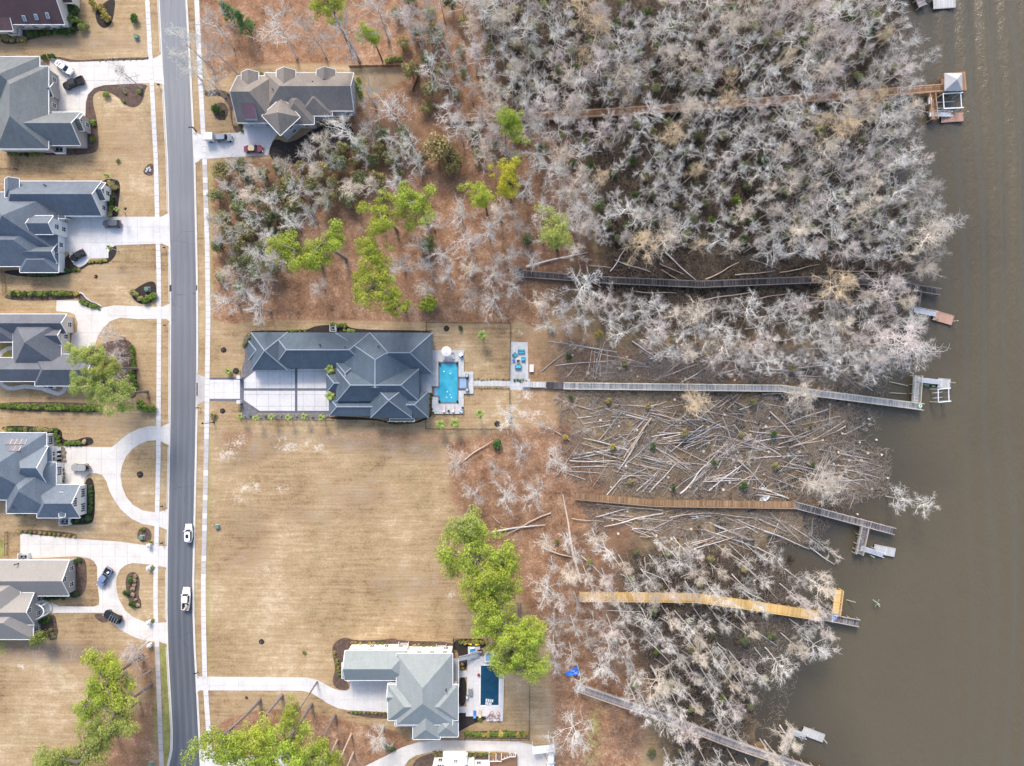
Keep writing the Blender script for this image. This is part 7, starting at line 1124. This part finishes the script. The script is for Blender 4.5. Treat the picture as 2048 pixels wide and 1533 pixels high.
STUMP.add([(.33 * math.cos(2 * math.pi * k / N), .33 * math.sin(2 * math.pi * k / N), -.4) for k in range(N)] + [(.25 * math.cos(2 * math.pi * k / N), .25 * math.sin(2 * math.pi * k / N), .35) for k in range(N)], [(k, (k + 1) % N, N + (k + 1) % N, N + k) for k in range(N)]); STUMP.add(STUMP.v[N:2 * N], [tuple(range(N))], 1); STUMP = STUMP.mesh('stump', ['log_grey', 'cut_wood'])
for poly, n in ((LZ[0][0], 16), (LZ[1][0], 44), (LZ[2][0], 12), ([(1650, 800), (1760, 800), (1790, 1000), (1700, 1040), (1640, 980)], 22)):
    for px, py in scatter(poly, 20, zr, (), n):
        z_ = float(ground_z(px, py)); q = P(px, py)
        if clear_of(q.x, q.y, 1.1): k = random.uniform(.7, 1.4); o = inst('stump', STUMP, None, (q.x, q.y, max(z_, WATER_Z) + .05), random.uniform(0, 6), (k, k, 1)); tag(o, 'pale cut stump in the cleared swamp', 'stump', 'cut stumps')
def brush(name, label, zones, material, seed):
    rs = np.random.default_rng(seed); V = []; F = []; k = 0
    for poly, n, (l0, l1), (r0, r1), hmax in zones:
        xs = [q[0] for q in poly]; ys_ = [q[1] for q in poly]; px = rs.uniform(min(xs), max(xs), n * 2); py = rs.uniform(min(ys_), max(ys_), n * 2); clump = vnoise(px, py, 34, seed); ok = inpoly(px, py, poly) & (clump > rs.uniform(.05, .75, n * 2)); px, py = px[ok][:n], py[ok][:n]; m = len(px); x = (px - CX) / S; y = (CY - py) / S; z = np.maximum(ground_z(px, py), -.75) + rs.uniform(.02, hmax, m) ** 1.0
        az = rs.uniform(0, 6.28, m); el = rs.normal(0, .25, m) * np.minimum(1, hmax); L = rs.uniform(l0, l1, m); r = rs.uniform(r0, r1, m); d = np.stack([np.cos(az) * np.cos(el), np.sin(az) * np.cos(el), np.sin(el)], 1); sd_ = np.stack([-np.sin(az), np.cos(az), 0 * az], 1); up = np.cross(d, sd_); c_ = np.stack([x, y, z], 1); bend = rs.normal(0, .12, (m, 1)) * L[:, None] * sd_
        for i_, (pt, rr) in enumerate(((c_ - d * L[:, None] / 2, r), (c_ + bend, r * .85), (c_ + d * L[:, None] / 2, r * .45))):
            for a in (0, 2.09, 4.19): V.append(pt + (sd_ * math.cos(a) + up * math.sin(a)) * rr[:, None])
        vv = np.stack(V[-9:], 1).reshape(-1, 3); V = V[:-9]; V.append(vv); b0 = np.arange(m)[:, None] * 9 + k; q = [[i_ * 3 + j, i_ * 3 + (j + 1) % 3, (i_ + 1) * 3 + (j + 1) % 3, (i_ + 1) * 3 + j] for i_ in (0, 1) for j in range(3)]; F.append((b0[:, None] + np.array(q)[None]).reshape(-1, 4)); k += m * 9
    me = npmesh(name, np.concatenate(V), np.concatenate(F), material); o = bpy.data.objects.new(name, me); C.objects.link(o); tag(o, label, 'brush', kind='stuff')
ALLSW = [(1100, 0), (1800, 0), (1810, 240), (1850, 480), (1230, 500), (1130, 300)]; LOW = [(1120, 1060), (1560, 1080), (1600, 1200), (1500, 1500), (1240, 1520), (1180, 1300)]; CLR = [(1110, 680), (1760, 700), (1720, 790), (1770, 960), (1620, 1090), (1180, 1060), (1120, 900)]
brush('fallen_twigs', 'pale tangle of cut branches over the cleared swamp', [(CLR, 15000, (.8, 3.0), (.013, .034), .7), ([(1640, 880), (1790, 900), (1780, 990), (1690, 1010)], 900, (.7, 2), (.018, .035), .4), ([(1770, 40), (1850, 40), (1850, 300), (1780, 320)], 700, (.5, 1.8), (.015, .03), .3), ([(1490, 1220), (1600, 1150), (1620, 1300), (1540, 1500), (1490, 1400)], 900, (.5, 2), (.015, .03), .3), ([(1300, 690), (1780, 700), (1760, 770), (1160, 758)], 6500, (.7, 2.6), (.014, .034), .8), ([(1720, 700), (1800, 700), (1760, 860), (1690, 860)], 900, (.5, 2), (.015, .03), .3), (LOW, 3000, (.8, 2.4), (.015, .035), .5), ([(880, 860), (1130, 860), (1200, 1060), (1130, 1300), (1050, 1300), (960, 1020)], 1500, (.6, 2), (.012, .03), .3)], 'twig_pale', 3)
brush('undergrowth', 'brown tangled undergrowth of the woods and cleared swamp', [(CLR, 13000, (.7, 2.6), (.013, .033), .8), (ALLSW, 7000, (.8, 2.6), (.015, .03), 1.2), (LOW, 7000, (.6, 2.2), (.015, .03), .6), ([(430, 330), (860, 230), (1080, 150), (1180, 480), (1020, 630), (560, 630), (440, 620)], 8000, (.5, 1.8), (.012, .03), .6), ([(1100, 500), (1860, 520), (1840, 700), (1250, 690), (1080, 640)], 7000, (.7, 2.4), (.015, .035), .8)], 'twig_brown', 9)

brush('felled_poles', 'far spread of thin felled poles filling the cleared swamp', [([(1150, 800), (1640, 805), (1700, 860), (1750, 950), (1690, 985), (1500, 990), (1180, 975)], 330, (3.5, 9.5), (.045, .085), .5), ([(1250, 700), (1720, 715), (1690, 765), (1250, 758)], 110, (3, 8), (.04, .08), .5), ([(1190, 1022), (1560, 1030), (1590, 1075), (1330, 1080)], 110, (3, 8), (.04, .08), .5)], 'log_grey', 17)
